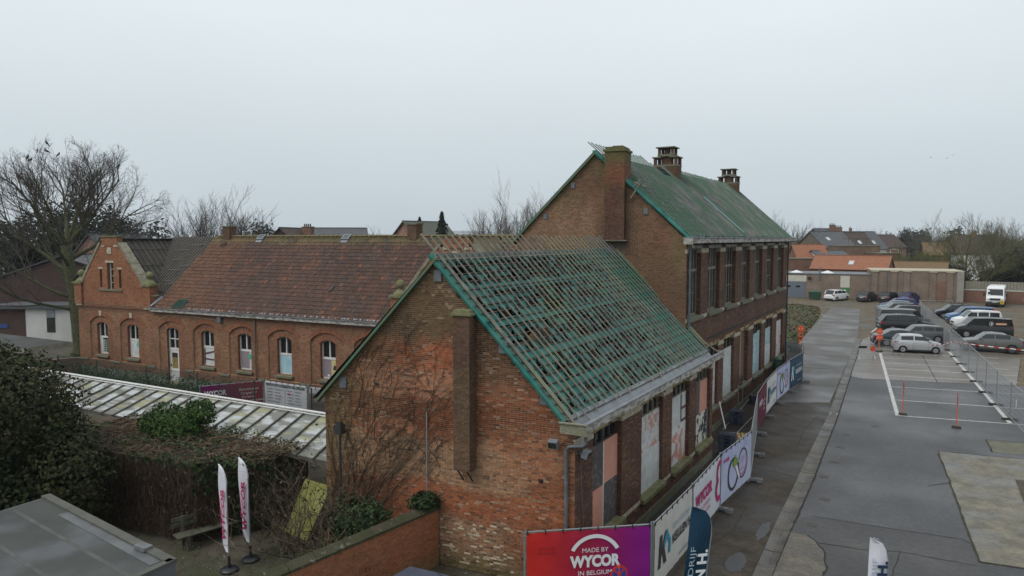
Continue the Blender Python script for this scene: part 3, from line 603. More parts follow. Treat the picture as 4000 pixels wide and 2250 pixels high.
# a return wall and the hidden sides
MB().box(-15.86, -15.5, 15.75, 29, 0, 4.5).box(-15.86, -7.87, 29.55, 29.9, 0, 4.4).box(-12.0, -11.8, 16.4, 29, 4.4, 4.45).build('side_wall', M_MORTAR_D, FB)
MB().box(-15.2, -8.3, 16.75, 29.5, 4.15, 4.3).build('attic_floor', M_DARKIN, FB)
for i, (a, b_) in enumerate(FWIN):
    lintel(FB, FF, a, b_, 4.06, 4.24, M_RUST); sill(FB, FF, a, b_, .93, M_MOSS_STONE)
    w = part_empty('window', FB); c = (a + b_) / 2
    fr = MB().fbox(FF, a, b_, -.24, -.17, 3.48, 3.54).fbox(FF, a, b_, -.24, -.17, 3.98, 4.05)
    for q in (0, .25, .5, .75, 1): u = a + (b_ - a - .06) * q; fr.fbox(FF, u, u + .06, -.24, -.175, 3.52, 4.0)
    fr.build('frame', M_OLDFRAME if i else plain('dark_frame', (.05, .045, .04)), w); MB().fbox(FF, a, b_, -.27, -.245, .93, 4.05).build('pane', M_GLASS, w)
    if i == 0:
        board(w, FF, a, c - .05, 2.25, 3.52, M_DKBOARD); board(w, FF, c + .0, b_, 2.25, 3.52, M_PINK); board(w, FF, a, c - .05, .95, 2.25, M_PINK); board(w, FF, c, b_, .95, 2.25, M_DKBOARD)
        MB().fbox(FF, c - .05, c, -.14, -.12, .95, 3.5).build('cover_strip', M_WFRAME, w)
    if i == 1:
        board(w, FF, a, b_, 2.3, 3.52, M_PEEL); board(w, FF, a + .35, b_, .95, 2.3, M_WBOARD, n=-.11); board(w, FF, a, a + .35, .95, 2.3, M_PEEL, n=-.13)
    if i == 2:
        board(w, FF, a, c + .35, 2.35, 3.52, M_WBOARD); board(w, FF, c + .35, b_, 2.35, 3.52, M_WBOARD, n=-.125); board(w, FF, a, b_, .95, 2.35, M_PEEL2)
        mo = MB(); mo.fbox(FF, c + .35, c + .47, -.12, -.115, 2.45, 3.5).fbox(FF, c + .47, b_, -.12, -.115, 2.9, 3.0).fbox(FF, c + .47, b_, -.12, -.115, 2.42, 2.52).fbox(FF, b_ - .07, b_, -.12, -.115, 2.5, 3.5); mo.build('painted_bars', ink('maroon', (.09, .035, .04)), w)
    if i == 3:
        board(w, FF, a, c - .1, 2.2, 3.52, M_DKBOARD); board(w, FF, c - .1, b_, 2.2, 3.52, M_PINK); board(w, FF, a, b_ - .15, .95, 2.2, M_BWBOARD, n=-.11); board(w, FF, b_ - .15, b_, .95, 2.25, M_ZINC, n=-.09)
bk.finish(FB, 300)
# roof: ridge, rafters, battens, torn membrane
RX, RZ = -11.95, 8.85; SLA = math.radians(47.3); DS = Vector((math.cos(SLA), 0, -math.sin(SLA))); RN = Vector((math.sin(SLA), 0, math.cos(SLA)))
def yn(x): return 16.32 + (x + 7.86) * .1255
def yf(x): return 29.9 + (x + 7.86) * .235
def rp(t, d, n=0.0):                       # t 0..1 along the roof, d metres down the slope
    x = RX + DS.x * d; return Vector((x, yn(x) + (yf(x) - yn(x)) * t, RZ + DS.z * d)) + RN * n
SL = 5.78
for i in range(37):
    t = (i + .35) / 37.0; up = -.80 + rnd(-.07, .07); lo = SL + .05 + rnd(-.12, .1)
    if i < 3: lo += .12
    j = rnd(-.004, .004); m = M_BATTEN if i < 30 else M_BATTEN_D
    MB().bar(rp(t, up, .075), rp(t + j, lo, .075), .036, .04, RN).build('counter_batten', m, FB)
for k in range(21):
    d = .10 + k * .285; MB().bar(rp(.0, d, .035), rp(.985, d, .035), .032, .028, RN).build('batten', M_BATTEN_H if k else M_BATTEN_D, FB)
for k in range(14):
    t = (k + .4) / 14; MB().bar(rp(t, .05, -.09), rp(t, SL, -.09), .08, .15, RN).build('rafter', MATS.get('rafter_wood') or plain('rafter_wood', (.035, .028, .022), .9), FB)
MB().bar(rp(0, 0, 0.0), rp(.99, 0, 0.0), .05, .24).build('ridge_board', M_BATTEN_D, FB)
for d in (1.22, 2.45, 3.65, 4.85):
    s_ = MB(); n = 40
    for q in range(n):
        w0 = .12 + .03 * nz(q * .7, d); w1 = .12 + .03 * nz((q + 1) * .7, d)
        z0_, z1_ = .02 + .01 * nz(q, d, 3), .02 + .01 * nz(q + 1, d, 3)
        s_.face([rp(q / n, d - w0, z0_), rp((q + 1) / n, d - w1, z1_), rp((q + 1) / n, d + w1, z1_), rp(q / n, d + w0, z0_)])
    s_.build('membrane_strip', M_TEAL, FB); MB().bar(rp(.0, d, -.12), rp(1, d, -.12), .12, .2, RN).build('purlin', MATS['rafter_wood'], FB)
tt = MB(); R = random.Random(5)
for i in range(33):
    for k in range(20):
        t0, t1 = (i + .38) / 37, (i + 1.32) / 37; d0, d1 = .12 + k * .285, .37 + k * .285
        y01 = i / 33; dd = k / 20
        pr = .74 + .28 * sst(.35, .95, y01) + .35 * sst(.45, 1, dd) + .35 * nz(i * .25, k * .3, 4)
        if k < 4: pr -= .15
        if R.random() > pr:
            if R.random() < .45:                                           # a hanging ribbon
                tq = R.uniform(t0, t1); w_ = R.uniform(.03, .10) / 13; L_ = R.uniform(.15, .35)
                tt.face([rp(tq, d0, .01), rp(tq + w_, d0, .01), rp(tq + w_ * R.uniform(.2, 1.2), d0 + L_ * .6, -.10), rp(tq + w_ * .3, d0 + L_, -.22)])
            continue
        cnt = 7; pts = []; full = R.random() < pr - .45
        cut = 1.0 if full else R.uniform(.3, .85)
        side = R.random() < .5
        for q in range(cnt):
            f = q / (cnt - 1); c_ = cut * R.uniform(.6, 1.15) if not full else 1.0
            c_ = min(1, c_); dep = -.0 if full else -.10 * R.random()
            pts.append((f, c_, dep))
        poly = []
        for f, c_, dep in pts: poly.append(rp(t0 + (t1 - t0) * (f if side else 1 - f), d0 + (d1 - d0) * c_, dep + .012))
        a0 = rp(t0 if not side else t1, d0, .012); a1 = rp(t1 if not side else t0, d0, .012)
        tt.face(poly + [a0, a1])
tt.build('membrane_tatters', M_TEAL, FB, kind='stuff')
tt = MB()
for i in range(26, 40):
    for k in range(24):
        t0, t1 = (i + .35) / 39, (i + 1.35) / 39; d0, d1 = k * SL / 24, (k + 1) * SL / 24
        lim = 33 - 3 * k / 24
        if i < lim and R.random() > .5 + .12 * (i - 26): continue
        z = [.012 + .02 * nz(i * .8, kk * .6, 2) for kk in (k, k + 1)]
        tt.face([rp(min(t0, 1), d0, z[0]), rp(min(t1, 1), d0, z[0]), rp(min(t1, 1), d1, z[1]), rp(min(t0, 1), d1, z[1])])
tt.build('mossy_membrane', M_MEMB_G, FB, kind='stuff')
MB().bar(rp(.994, -.05, .10), rp(.994, SL - .3, .10), .22, .10, RN).build('mossy_flashing', M_MOSS_STONE, FB)
tt = MB(); n = 26                                                           # membrane folded over the verge
for q in range(n):
    a, b_ = -.15 + q * (SL + .1) / n, -.15 + (q + 1) * (SL + .1) / n
    o0, o1 = .10 + .05 * nz(q * .6, 1), .10 + .05 * nz((q + 1) * .6, 1); k0, k1 = -.03 - .02 * nz(q * .9, 7), -.03 - .02 * nz(q * .9 + .9, 7)
    for tA, tB in ((-.008, .012),):
        p = [rp(tA, a, k0), rp(tA, b_, k1), rp(tB, b_, .03), rp(tB, a, .03)]; tt.face(p)
        tt.face([p[0], p[1], p[1] + Vector((0, .02, -o1)), p[0] + Vector((0, .02, -o0))])
tt.build('verge_membrane', M_TEAL, FB)
MB().bar(rp(.0135, -.1, .07), rp(.0135, SL, .07), .05, .06, RN).build('verge_batten', M_BATTEN, FB)
LA = FG.p(APU, .06, APZ + .02); LB = FG.p(GW + .25, .06, EZL - .22)
MB().bar(LA, LB, .22, .07, Z3).build('left_verge_board', mat('mossy_teal_board', (.075, .16, .115), (.11, .12, .06), .8, scale=2.5), FB)
MB().bar(LA + Vector((0, .02, .05)), LB + Vector((0, .02, .05)), .10, .05, Z3).build('left_verge_batten', M_BATTEN_D, FB)
MB().face([(RX, yn(RX), RZ), (RX, yf(RX), RZ), (-16.3, yf(-16.3), 4.45), (-16.3, yn(-16.3), 4.45)]).build('rear_roof_slope', M_DARKIN, FB)
# box gutter
GX = -7.46
lz = MB(); lz.face([rp(0.01, SL - .12, .02), rp(.985, SL - .12, .02), rp(.985, SL + .32, .0), rp(.01, SL + .32, .0)]).build('lead_apron', M_ZINC, FB)
e0 = rp(0, SL + .32); MB().box(e0.x - .02, e0.x + .0, 16.35, 29.75, 4.20, e0.z - .004).build('gutter_step', M_ZINC_P, FB)
MB().box(e0.x, GX, 16.2, 29.85, 4.38, 4.44).build('gutter_floor', M_LEAD, FB)
MB().box(GX, GX + .05, 16.15, 29.95, 4.40, 4.62).build('gutter_fascia', M_WOODP, FB)
MB().box(GX - .05, GX + .08, 16.13, 29.95, 4.623, 4.655).build('gutter_rim', M_ZINC, FB)
MB().prism(Frame((GX + .05, 16.15, 0), SK, SN), [(0, 4.34), (.72, 4.36), (.72, 4.62), (0, 4.62)], 0, .04).build('gutter_end', M_WOODG, FB)
MB().prism(Frame((GX + .08, 16.13, 0), SK, SN), [(0, 4.623), (.78, 4.623), (.78, 4.655), (0, 4.655)], -.03, .06).build('gutter_end_rim', M_WOODG, FB)
MB().bar(rp(.99, SL - .9, .06), (e0.x + .1, 29.9, 4.62), .05, .05).bar((e0.x + .1, 29.9, 4.62), (GX, 29.95, 4.62), .05, .05).build('far_verge_trim', M_BATTEN, FB)
pu = FG.p(.2, .10, 0)
pts = [Vector((GX - .05, 16.32, 4.26)), Vector((GX - .05, 16.30, 4.10)), Vector((GX - .12, 16.27, 4.03)), FG.p(.0, .10, 3.98), FG.p(.13, .10, 3.96), FG.p(.2, .10, 3.88), FG.p(.2, .10, 2.2), FG.p(.2, .10, 0.02)]
dp = MB().ptube(pts, .05, 10).build('downpipe', M_ZINC_P, FB, smooth=40)
for z in (2.95, 1.4): MB().lathe(tuple(FG.p(.2, .10, z)), [(.058, 0), (.058, .06)], 12).build('pipe_collar', M_ZINC_P, dp)
for (u, z) in ((4.05, 8.35), (2.05, 6.45), (.85, 5.15), (7.35, 5.05)):
    MB().fbox(FG, u - .12, u + .12, .0, .06, z - .16, z + .16).build('wall_anchor_cover', M_ZINC_P, FB)
MB().ptube([FG.p(.95, .02, 2.95), FG.p(.95, -.0, 2.9)], .07, 8).build('vent_hole', M_BLACK, FB)
MB().lathe(tuple(FG.p(6.15, .03, 5.1)), [(.075, 0), (.075, .02)], 12).build('round_vent', M_BLACK, FB)
# lamps and the metal rod on the gable
def floodlight(F, u, z, label, ang=0.3):
    t = thing('floodlight', label, 'floodlight', F.p(u, 0, z), group='floodlights on the low building')
    b = MB().fbox(F, u - .05, u + .05, 0.0, .10, z - .04, z + .04); b.build('bracket', M_ZINC_P, t)
    o = F.p(u, .22, z); d = (F.N * math.cos(ang) - Z3 * math.sin(ang)); MB().bar(o - d * .09, o + d * .09, .26, .2, Z3).build('housing', M_ZINC, t)
    MB().bar(o + d * .092, o + d * .10, .22, .16, Z3).build('lens', M_GLASS2, t)
floodlight(FG, .52, 4.02, 'small grey floodlight with moss on the gable beside the downpipe'); floodlight(FF, .25, 3.72, 'pale grey floodlight on the facade corner under the gutter')
rod = thing('metal_rod', 'thin upright metal rod standing against the overgrown gable', 'rod', FG.p(4.43, .1, 1.9)); MB().ptube([FG.p(4.43, .10, 1.9), FG.p(4.43, .07, 4.45)], .018, 6).build('pole', M_GALV, rod); MB().lathe(tuple(FG.p(4.43, .09, 2.6)), [(.035, 0), (.035, .06)], 8).build('clamp', M_ZINC_P, rod)
lp = thing('garden_lamp', 'dark lamp post with square lantern in the bare shrubs', 'lamp post', FG.p(7.3, .3, 0)); MB().ptube([FG.p(7.3, .3, 0), FG.p(7.3, .3, 3.55)], .04, 8).build('post', plain('dark_lamp_metal', (.03, .03, .032), .5), lp); MB().fbox(FG, 7.18, 7.42, .18, .42, 3.55, 3.82).fbox(FG, 7.23, 7.37, .23, .37, 3.82, 3.90).build('lantern', MATS['dark_lamp_metal'], lp)
cb = MB().ptube([FF.p(.32, .02, 3.6), FF.p(.42, .02, 2.4), FF.p(.62, .02, 1.1)], .008, 4).build('loose_cable', M_GALV, FB)

# ------------------------------------------------------------------ tall school building
TB = thing('tall_brick_building', 'tall two storey brick school building with mossy batten roof', 'building', (-8.9, 29.28, 0))
TG = Frame((-8.9, 29.28, 0), SK, SN); TF = Frame((-8.9, 29.28, 0), (0, 1, 0), (1, 0, 0))
TW, TAU, TAZ, TE = 7.75, 4.02, 13.10, 9.30; TLEN = 23.95
bk = Bricks(23)
MB().prism(TG, [(0, 0), (TW, 0), (TW, TE), (TAU, TAZ), (0, TE)], -.4, 0).build('gable_wall', M_MORTAR, TB)
def tiv(z):
    a = 0 if z < TE else (z - TE) / (TAZ - TE) * TAU; b_ = TW if z < TE else TW - (z - TE) / (TAZ - TE) * (TW - TAU)
    lo = 0
    return [(a, b_)] if b_ - a > .05 else []
bk.field(TG, 4.3, TAZ, tiv, tall_gable_col)
MB().fbox(TG, 2.62, 3.5, 0, .36, 9.32, 13.12).build('chimney_breast', M_MORTAR_D, TB)
bk.field(Frame(TG.p(2.62, .36, 0), TG.U, TG.N), 9.32, 13.12, lambda z: [(0, .88)], stack_col); bk.field(Frame(TG.p(2.62, 0, 0), TG.N, -TG.U), 9.32, 13.12, lambda z: [(0, .36)], stack_col)
MB().fbox(TG, 2.62, 3.5, -.75, 0, 11.4, 13.12).build('chimney_stack', M_MORTAR_D, TB); bk.field(Frame(TG.p(2.62, -.75, 0), TG.N, -TG.U), 11.4, 13.12, lambda z: [(0, .75)], stack_col)
MB().fbox(TG, 2.56, 3.56, -.8, .42, 13.12, 13.22).fbox(TG, 2.66, 3.48, -.7, .34, 13.22, 13.33).fbox(TG, 2.75, 3.2, -.6, .2, 13.33, 13.38).build('mossy_cap', mat('moss_cap', (.10, .10, .04), (.14, .13, .06), .95, scale=6, bump=.6), TB)
MB().fbox(TG, 2.5, 3.6, 0, .40, 9.27, 9.32).build('chimney_corbel', M_STONE, TB); MB().fbox(TG, 2.6, 3.5, 0.0, .014, 8.8, 9.27).build('render_patch', mat('old_render', (.10, .075, .055), (.14, .10, .075), .95, scale=4), TB)
for (u, z) in ((5.05, 11.75), (6.35, 10.4), (1.75, 10.55)): MB().fbox(TG, u - .09, u + .09, 0, .05, z - .13, z + .13).build('wall_anchor_cover', M_ZINC_P, TB)
wall = MB(); UW = [(.25, 2.18), (3.32, 5.46), (6.5, 8.68), (9.95, 12.0), (13.3, 15.44), (16.75, 18.95), (20.25, 22.6)]
LWN = [(3.32, 5.46), (6.5, 8.68), (10.0, 12.05), (13.4, 15.7), (16.85, 19.15), (20.55, 22.95)]
facade(TB, bk, TF, 0, TLEN, .3, 5.2, [(a, b_, 1.2, 4.3) for a, b_ in LWN], facade_col, wall, impost=(4.12, 4.32), belt=(1.06, 1.2))
facade(TB, bk, TF, 0, TLEN, 5.2, 9.3, [(a, b_, 5.94, 8.94) for a, b_ in UW], facade_col, wall, impost=(8.74, 8.94), belt=(5.78, 5.95))
wall.fbox(TF, 0, TLEN, -.4, 0, 0, .3); wall.build('facade_wall', M_MORTAR_D, TB); MB().fbox(TF, .7, TLEN, 0, .05, 0, .3).build('plinth', M_STONE, TB)
MB().box(-16.6, -9.3, 52.83, 53.2, 0, 9.3).prism(Frame((-8.9, 53.2, 0), (-1, 0, 0), (0, 1, 0)), [(0, 9.3), (7.7, 9.3), (3.95, 13.1)], -.35, 0).box(-16.6, -16.2, 28.5, 53.2, 0, 9.3).box(-16.2, -9.35, 29.2, 52.8, 4.6, 4.75).build('side_wall', M_MORTAR_D, TB)
for i, (a, b_) in enumerate(UW):
    lintel(TB, TF, a, b_, 8.95, 9.10, M_LINT_W); sill(TB, TF, a, b_, 5.94, M_STONE)
    w = part_empty('window', TB); c = (a + b_) / 2; fr = MB()
    for u in (a, c - .05, b_ - .08): fr.fbox(TF, u, u + (.10 if u == c - .05 else .08), -.27, -.19, 5.96, 8.94)
    fr.fbox(TF, a, b_, -.275, -.18, 7.92, 8.04).fbox(TF, a, b_, -.27, -.19, 5.96, 6.06).fbox(TF, a, b_, -.27, -.19, 8.86, 8.94)
    fr.build('frame', M_OLDFRAME, w)
    gb = MB()
    for u in ((a + c) / 2, (c + b_) / 2): gb.fbox(TF, u - .035, u + .035, -.255, -.2, 6.06, 8.86)
    for z in (6.95,): gb.fbox(TF, a + .08, b_ - .08, -.25, -.205, z, z + .03)
    gb.build('glazing_bar', M_OLDFRAME, w)
    for s_, (p, q) in enumerate(((a + .08, c - .05), (c + .05, b_ - .08))):
        for (z0, z1) in ((6.06, 7.92), (8.04, 8.86)): MB().fbox(TF, p, q, -.24, -.232, z0, z1).build('pane', M_GLASS2 if (i + s_) % 3 else M_GLASS, w)
    if i == 1: MB().bar(TF.p(a + .1, -.18, 8.8), TF.p(a + .45, -.12, 8.05), .05, .04).build('broken_bar', M_OLDFRAME, w)
    vb = MB().fbox(TF, c - .02, c + .30, 0, .02, 5.30, 5.58).build('vent_frame', M_STONE, TB); MB().fbox(TF, c + .02, c + .26, .02, .024, 5.34, 5.54).build('vent_grille', M_BLACK, vb)
for i, (a, b_) in enumerate(LWN):
    lintel(TB, TF, a, b_, 4.31, 4.47, M_RUST); w = part_empty('window', TB); c = (a + b_) / 2
    sill(TB, TF, a, b_, 1.2, M_STONE)
    if i == 2:                              # bricked-up window with narrow doorway below
        MB().fbox(TF, a, b_, -.35, -.2, 1.2, 4.3).build('infill', brick_tex('infill_brick', (.19, .10, .065), (.15, .075, .05), (.22, .17, .12)), w); continue
    MB().fbox(TF, a, b_, -.30, -.26, 1.2, 4.3).build('pane', M_GLASS, w); fr = MB()
    for q in (0, .33, .66, 1): u = a + (b_ - a - .06) * q; fr.fbox(TF, u, u + .06, -.25, -.19, 3.6, 4.3)
    fr.build('frame', M_OLDFRAME, w)
    if i == 1: board(w, TF, a, b_, 2.55, 3.7, M_WBOARD); board(w, TF, a, b_, 1.22, 2.55, mat('white_board_scribbled', (.52, .55, .55), (.34, .40, .43), .6, scale=6, lo=.52, hi=.6, c3=(.40, .42, .40), scale3=1.4), n=-.12)
    elif i == 3: board(w, TF, a, b_ - .7, 1.22, 3.65, M_BLBOARD); board(w, TF, b_ - .7, b_, 1.22, 3.75, mat('teal_worn_board', (.22, .38, .41), (.42, .53, .54), .7, scale=6, detail=9), n=-.11)
    elif i == 4: board(w, TF, a, b_, 2.5, 3.6, M_BLBOARD); board(w, TF, a, b_, 1.22, 2.5, M_WBOARD, n=-.11)
    else: board(w, TF, a, b_, 1.22, 3.7, M_PEEL)
dr = part_empty('doorway', TB); MB().fbox(TF, 9.75, 9.95, -.1, .03, 0, 1.35).fbox(TF, 10.85, 11.0, -.1, .03, 0, 1.35).build('post', M_WOODG, dr); MB().fbox(TF, 9.95, 10.85, -.06, .005, 0, 1.35).build('leaf', plain('dark_door', (.04, .035, .03)), dr)
MB().ptube([TF.p(10.05, .03, 4.25), TF.p(10.05, .03, 1.7)], .025, 6).build('conduit', M_STONE_P, TB); MB().ptube([TF.p(3.4, .03, 4.77), TF.p(23.0, .03, 4.72)], .022, 6).ptube([TF.p(3.4, .03, 4.70), TF.p(23.0, .03, 4.66)], .018, 6).build('wall_cable', M_BLACK, TB)
hd = thing('hanging_basket_bracket', 'small black wire cage hanging on the brick pier beside the white board', 'bracket', TF.p(9.85, 0, 1.75))
b = MB()
for k in range(8): b.ptube([TF.p(9.7 + .05 * k, .05 + .18 * math.sin(k / 7 * math.pi), 1.55), TF.p(9.7 + .05 * k, .05 + .18 * math.sin(k / 7 * math.pi), 1.9)], .008, 4)
for z in (1.57, 1.72, 1.88): b.ptube([TF.p(9.7 + .05 * k, .05 + .18 * math.sin(k / 7 * math.pi), z) for k in range(8)], .008, 4)
b.build('wire_cage', M_BLACK, hd)
bk.finish(TB, 300)
tp = MB().ptube([TF.p(.28, .35, 9.25), TF.p(.22, .22, 9.1), TF.p(.2, .10, 8.9), TF.p(.2, .10, 4.6)], .055, 10).build('downpipe', M_ZINC_P, TB, smooth=40)
MB().ptube([TF.p(23.8, .10, 9.2), TF.p(23.8, .10, 0)], .05, 8).build('downpipe', plain('black_pipe', (.02, .02, .022), .5), TB)
# its roof
RX2, RZ2 = -12.87, 13.17; SL2A = math.atan2(RZ2 - 9.38, -8.72 - RX2); D2 = Vector((math.cos(SL2A), 0, -math.sin(SL2A))); N2 = Vector((math.sin(SL2A), 0, math.cos(SL2A))); SL2 = (-8.72 - RX2) / D2.x
def yn2(x): return 29.2 + (x + 8.9) * .1255
def rq(t, d, n=0.0): x = RX2 + D2.x * d; return Vector((x, yn2(x) + (53.7 - yn2(x)) * t, RZ2 + D2.z * d)) + N2 * n
ms = MB(); n1, n2 = 60, 16
for i in range(n1):
    for k in range(n2):
        f = lambda a, c_: rq(a / n1, c_ * SL2 / n2, .012 * nz(a * .9, c_ * .9, 13)); ms.face([f(i, k), f(i + 1, k), f(i + 1, k + 1), f(i, k + 1)])
ms.build('roof_membrane', M_TEAL_B, TB)
for i in range(60):
    t = (i + .4) / 60; up = (-.66 if i < 17 else -.22) + rnd(-.06, .06)
    if 17 < i < 21 : up = .75
    MB().bar(rq(t, up, .075), rq(t, SL2 - .02 + rnd(-.06, .06), .10), .038, .045, N2).build('counter_batten', M_BATTEN_D, TB)
for k in range(18):
    d = .12 + k * .31; MB().bar(rq(.004, d, .035), rq(.996, d, .035), .035, .03, N2).build('batten', M_BATTEN_H, TB)
tt = MB(); R = random.Random(9)
for i in range(500):
    t = R.random(); d = R.random() * SL2; w_ = R.uniform(.05, .16) / 24; L_ = R.uniform(.06, .2); h_ = R.uniform(.015, .05)
    tt.face([rq(t, d, h_), rq(t + w_, d + R.uniform(-.02, .02), h_), rq(t + w_ * R.uniform(.6, 1), d + L_, h_ + R.uniform(-.01, .05)), rq(t + w_ * R.uniform(0, .3), d + L_ * R.uniform(.5, 1), h_)],
            mixc(mixc((.05, .19, .12), (.09, .085, .11), R.random()), (.10, .19, .06), .5 * R.random()))
tt.build('membrane_scraps', attr_mat('scraps', .7, nscale=5, bump=0), TB, kind='stuff')
tt = MB(); n = 9                                                          # bright loose strip half way along
for q in range(n):
    a, b_ = 2.3 + q * .33, 2.3 + (q + 1) * .33; w0, w1 = (.2 + .10 * nz(q, 3)) / 24, (.2 + .10 * nz(q + 1, 3)) / 24
    tt.face([rq(.43 - w0, a, .11 + .03 * nz(q, 1)), rq(.43 + w0, a, .12), rq(.43 + w1, b_, .12), rq(.43 - w1, b_, .11 + .03 * nz(q + 1, 1))])
tt.build('loose_membrane', mat('bright_teal', (.035, .24, .21), (.02, .14, .12), .5, scale=4, bump=.3, bscale=6), TB)
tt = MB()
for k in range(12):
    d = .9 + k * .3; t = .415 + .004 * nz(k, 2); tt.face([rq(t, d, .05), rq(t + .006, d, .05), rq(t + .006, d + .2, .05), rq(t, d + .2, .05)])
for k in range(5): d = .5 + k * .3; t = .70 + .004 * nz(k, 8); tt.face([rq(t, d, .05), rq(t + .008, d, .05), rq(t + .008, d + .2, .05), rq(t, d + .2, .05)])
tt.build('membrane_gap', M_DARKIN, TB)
tt = MB(); n = 22
for q in range(n):
    a, b_ = -.1 + q * (SL2 + .1) / n, -.1 + (q + 1) * (SL2 + .1) / n
    p = [rq(-.004, a, -.02), rq(-.004, b_, -.02), rq(.006, b_, .06), rq(.006, a, .06)]; tt.face(p); o0, o1 = .08 + .05 * nz(q * .7, 4), .08 + .05 * nz(q * .7 + .7, 4)
    tt.face([p[0], p[1], p[1] + Vector((0, .02, -o1)), p[0] + Vector((0, .02, -o0))])
tt.build('verge_membrane', M_TEAL, TB)
LA = TG.p(TAU, .06, TAZ + .03); LB = TG.p(TW + .28, .06, TE - .16); MB().bar(LA, LB, .22, .10, Z3).build('left_verge_board', MATS['mossy_teal_board'], TB); MB().bar(LA + Vector((0, .1, .09)), LB + Vector((0, .1, .09)), .3, .06, Z3).build('left_verge_membrane', M_TEAL, TB)
MB().face([(RX2, yn2(RX2), RZ2), (RX2, 53.7, RZ2), (-16.9, 53.7, 9.1), (-16.9, yn2(-16.9), 9.1)]).build('rear_roof_slope', M_DARKIN, TB)
MB().box(-8.72, -8.66, 29.0, 54.0, 9.34, 9.44).build('eave_board', M_ZINC, TB)
MB().box(-8.86, -8.50, 28.85, 54.3, 9.14, 9.18).box(-8.54, -8.50, 28.82, 54.35, 9.14, 9.40).box(-8.9, -8.54, 28.82, 28.86, 9.14, 9.40).build('gutter_fascia', M_WOODP, TB)
MB().box(-8.60, -8.46, 28.80, 54.38, 9.404, 9.445).box(-8.9, -8.60, 28.80, 28.88, 9.404, 9.445).build('gutter_rim', M_ZINC, TB)
MB().bar(TG.p(-.05, .15, 9.42), TG.p(-.35, .45, 9.02), .05, .06).build('loose_lath', M_BATTEN, TB)
# a few broken laths by the chimney stack
for p, q in (((2.35, .05, 11.55), (1.95, .3, 11.85)), ((2.4, .1, 11.1), (1.9, .35, 11.75)), ((2.2, .2, 11.8), (1.7, .3, 11.6))): MB().bar(TG.p(*p), TG.p(*q), .05, .05).build('broken_lath', M_BATTEN, TB)
def ridge_chimney(th, yc, zb, sx=.66, sy=.42, k=1.0):
    ch = part_empty('chimney', th); bk = Bricks(int(yc)); x = RX2
    MB().box(x - sx, x + sx, yc - sy, yc + sy, 11.9, zb).build('stack', M_MORTAR_D, ch); box_bricks(bk, x - sx, x + sx, yc - sy, yc + sy, 12.0, zb, chim_col, 'se')
    MB().box(x - sx - .02, x + sx + .02, yc - sy - .02, yc + sy + .02, zb, zb + .10).build('band', M_STONE, ch)
    z = zb + .10; h = .38; cx_, cy_ = sx * .42, sy * .5
    MB().box(x - cx_, x + cx_, yc - cy_, yc + cy_, z, z + h + .08).build('core', M_MORTAR_D, ch); box_bricks(bk, x - cx_, x + cx_, yc - cy_, yc + cy_, z, z + h + .08, chim_col, 'se')
    def corner_piers(hx, hy, w_, z0, z1):
        for dx in (-1, 1):
            for dy in (-1, 1): q0, r0 = x + dx * hx - w_ / 2 - dx * w_ / 2, yc + dy * hy - w_ / 2 - dy * w_ / 2; MB().box(q0, q0 + w_, r0, r0 + w_, z0, z1).build('pier', M_MORTAR_D, ch); box_bricks(bk, q0, q0 + w_, r0, r0 + w_, z0, z1, chim_col, 'se')
    corner_piers(sx, sy, .15, z, z + h)
    for dx in (-1, 1): MB().box(min(x + dx * (sx + .07), x + dx * sx * .36), max(x + dx * (sx + .07), x + dx * sx * .36), yc - sy - .08, yc + sy + .08, z + h, z + h + .06).build('cap_slab', M_STONE, ch)
    z2 = z + h + .08; MB().box(x - sx * .68, x + sx * .68, yc - sy * .9, yc + sy * .9, z2, z2 + .12).build('band', M_STONE, ch)
    z3 = z2 + .12; corner_piers(sx * .66, sy * .85, .13, z3, z3 + .34)
    MB().box(x - .12, x + .12, yc - .16, yc + .16, z3, z3 + .34).build('core', M_MORTAR_D, ch); box_bricks(bk, x - .12, x + .12, yc - .16, yc + .16, z3, z3 + .34, chim_col, 'se')
    MB().box(x - sx * .80, x + sx * .80, yc - sy - .06, yc + sy + .06, z3 + .34, z3 + .40).build('cap_slab', M_STONE, ch)
    bk.finish(ch, 0)
ridge_chimney(TB, 38.5, 13.35); ridge_chimney(TB, 52.3, 13.30)

# ------------------------------------------------------------------ long wing with tiled roof and stepped pavilion
WU = Vector((.99676, .0804, 0)).normalized(); WN_ = Vector((.0804, -.99676, 0)).normalized()
WF = Frame((-42.04, 27.22, 0), WU, WN_)
WB = thing('long_brick_wing', 'long brick wing with arched windows, orange tiled roof and gabled end', 'building', tuple(WF.O))
bk = Bricks(31)
PR = .08                                    # piers and spandrels stand proud of the window panels
BAYS = [-6.5, -3.34, .5, 3.67, 6.8, 9.97, 13.2, 16.3]
HWB, ZSB, RB = 1.2, 3.62, .5                # blind arch
HWW, ZSW, RW = .55, 3.5, .2                 # window arch
def arc_z(u, cu, hw, zs, rise):
    Rr = (hw * hw + rise * rise) / (2 * rise); return zs + rise - Rr + math.sqrt(max(0, Rr * Rr - (u - cu) ** 2))
def arc_u(z, hw, zs, rise):                # half width of the opening at height z
    if z <= zs: return hw
    Rr = (hw * hw + rise * rise) / (2 * rise); zc = zs + rise - Rr; q = Rr * Rr - (z - zc) ** 2
    return math.sqrt(q) if q > 0 and z < zs + rise else 0
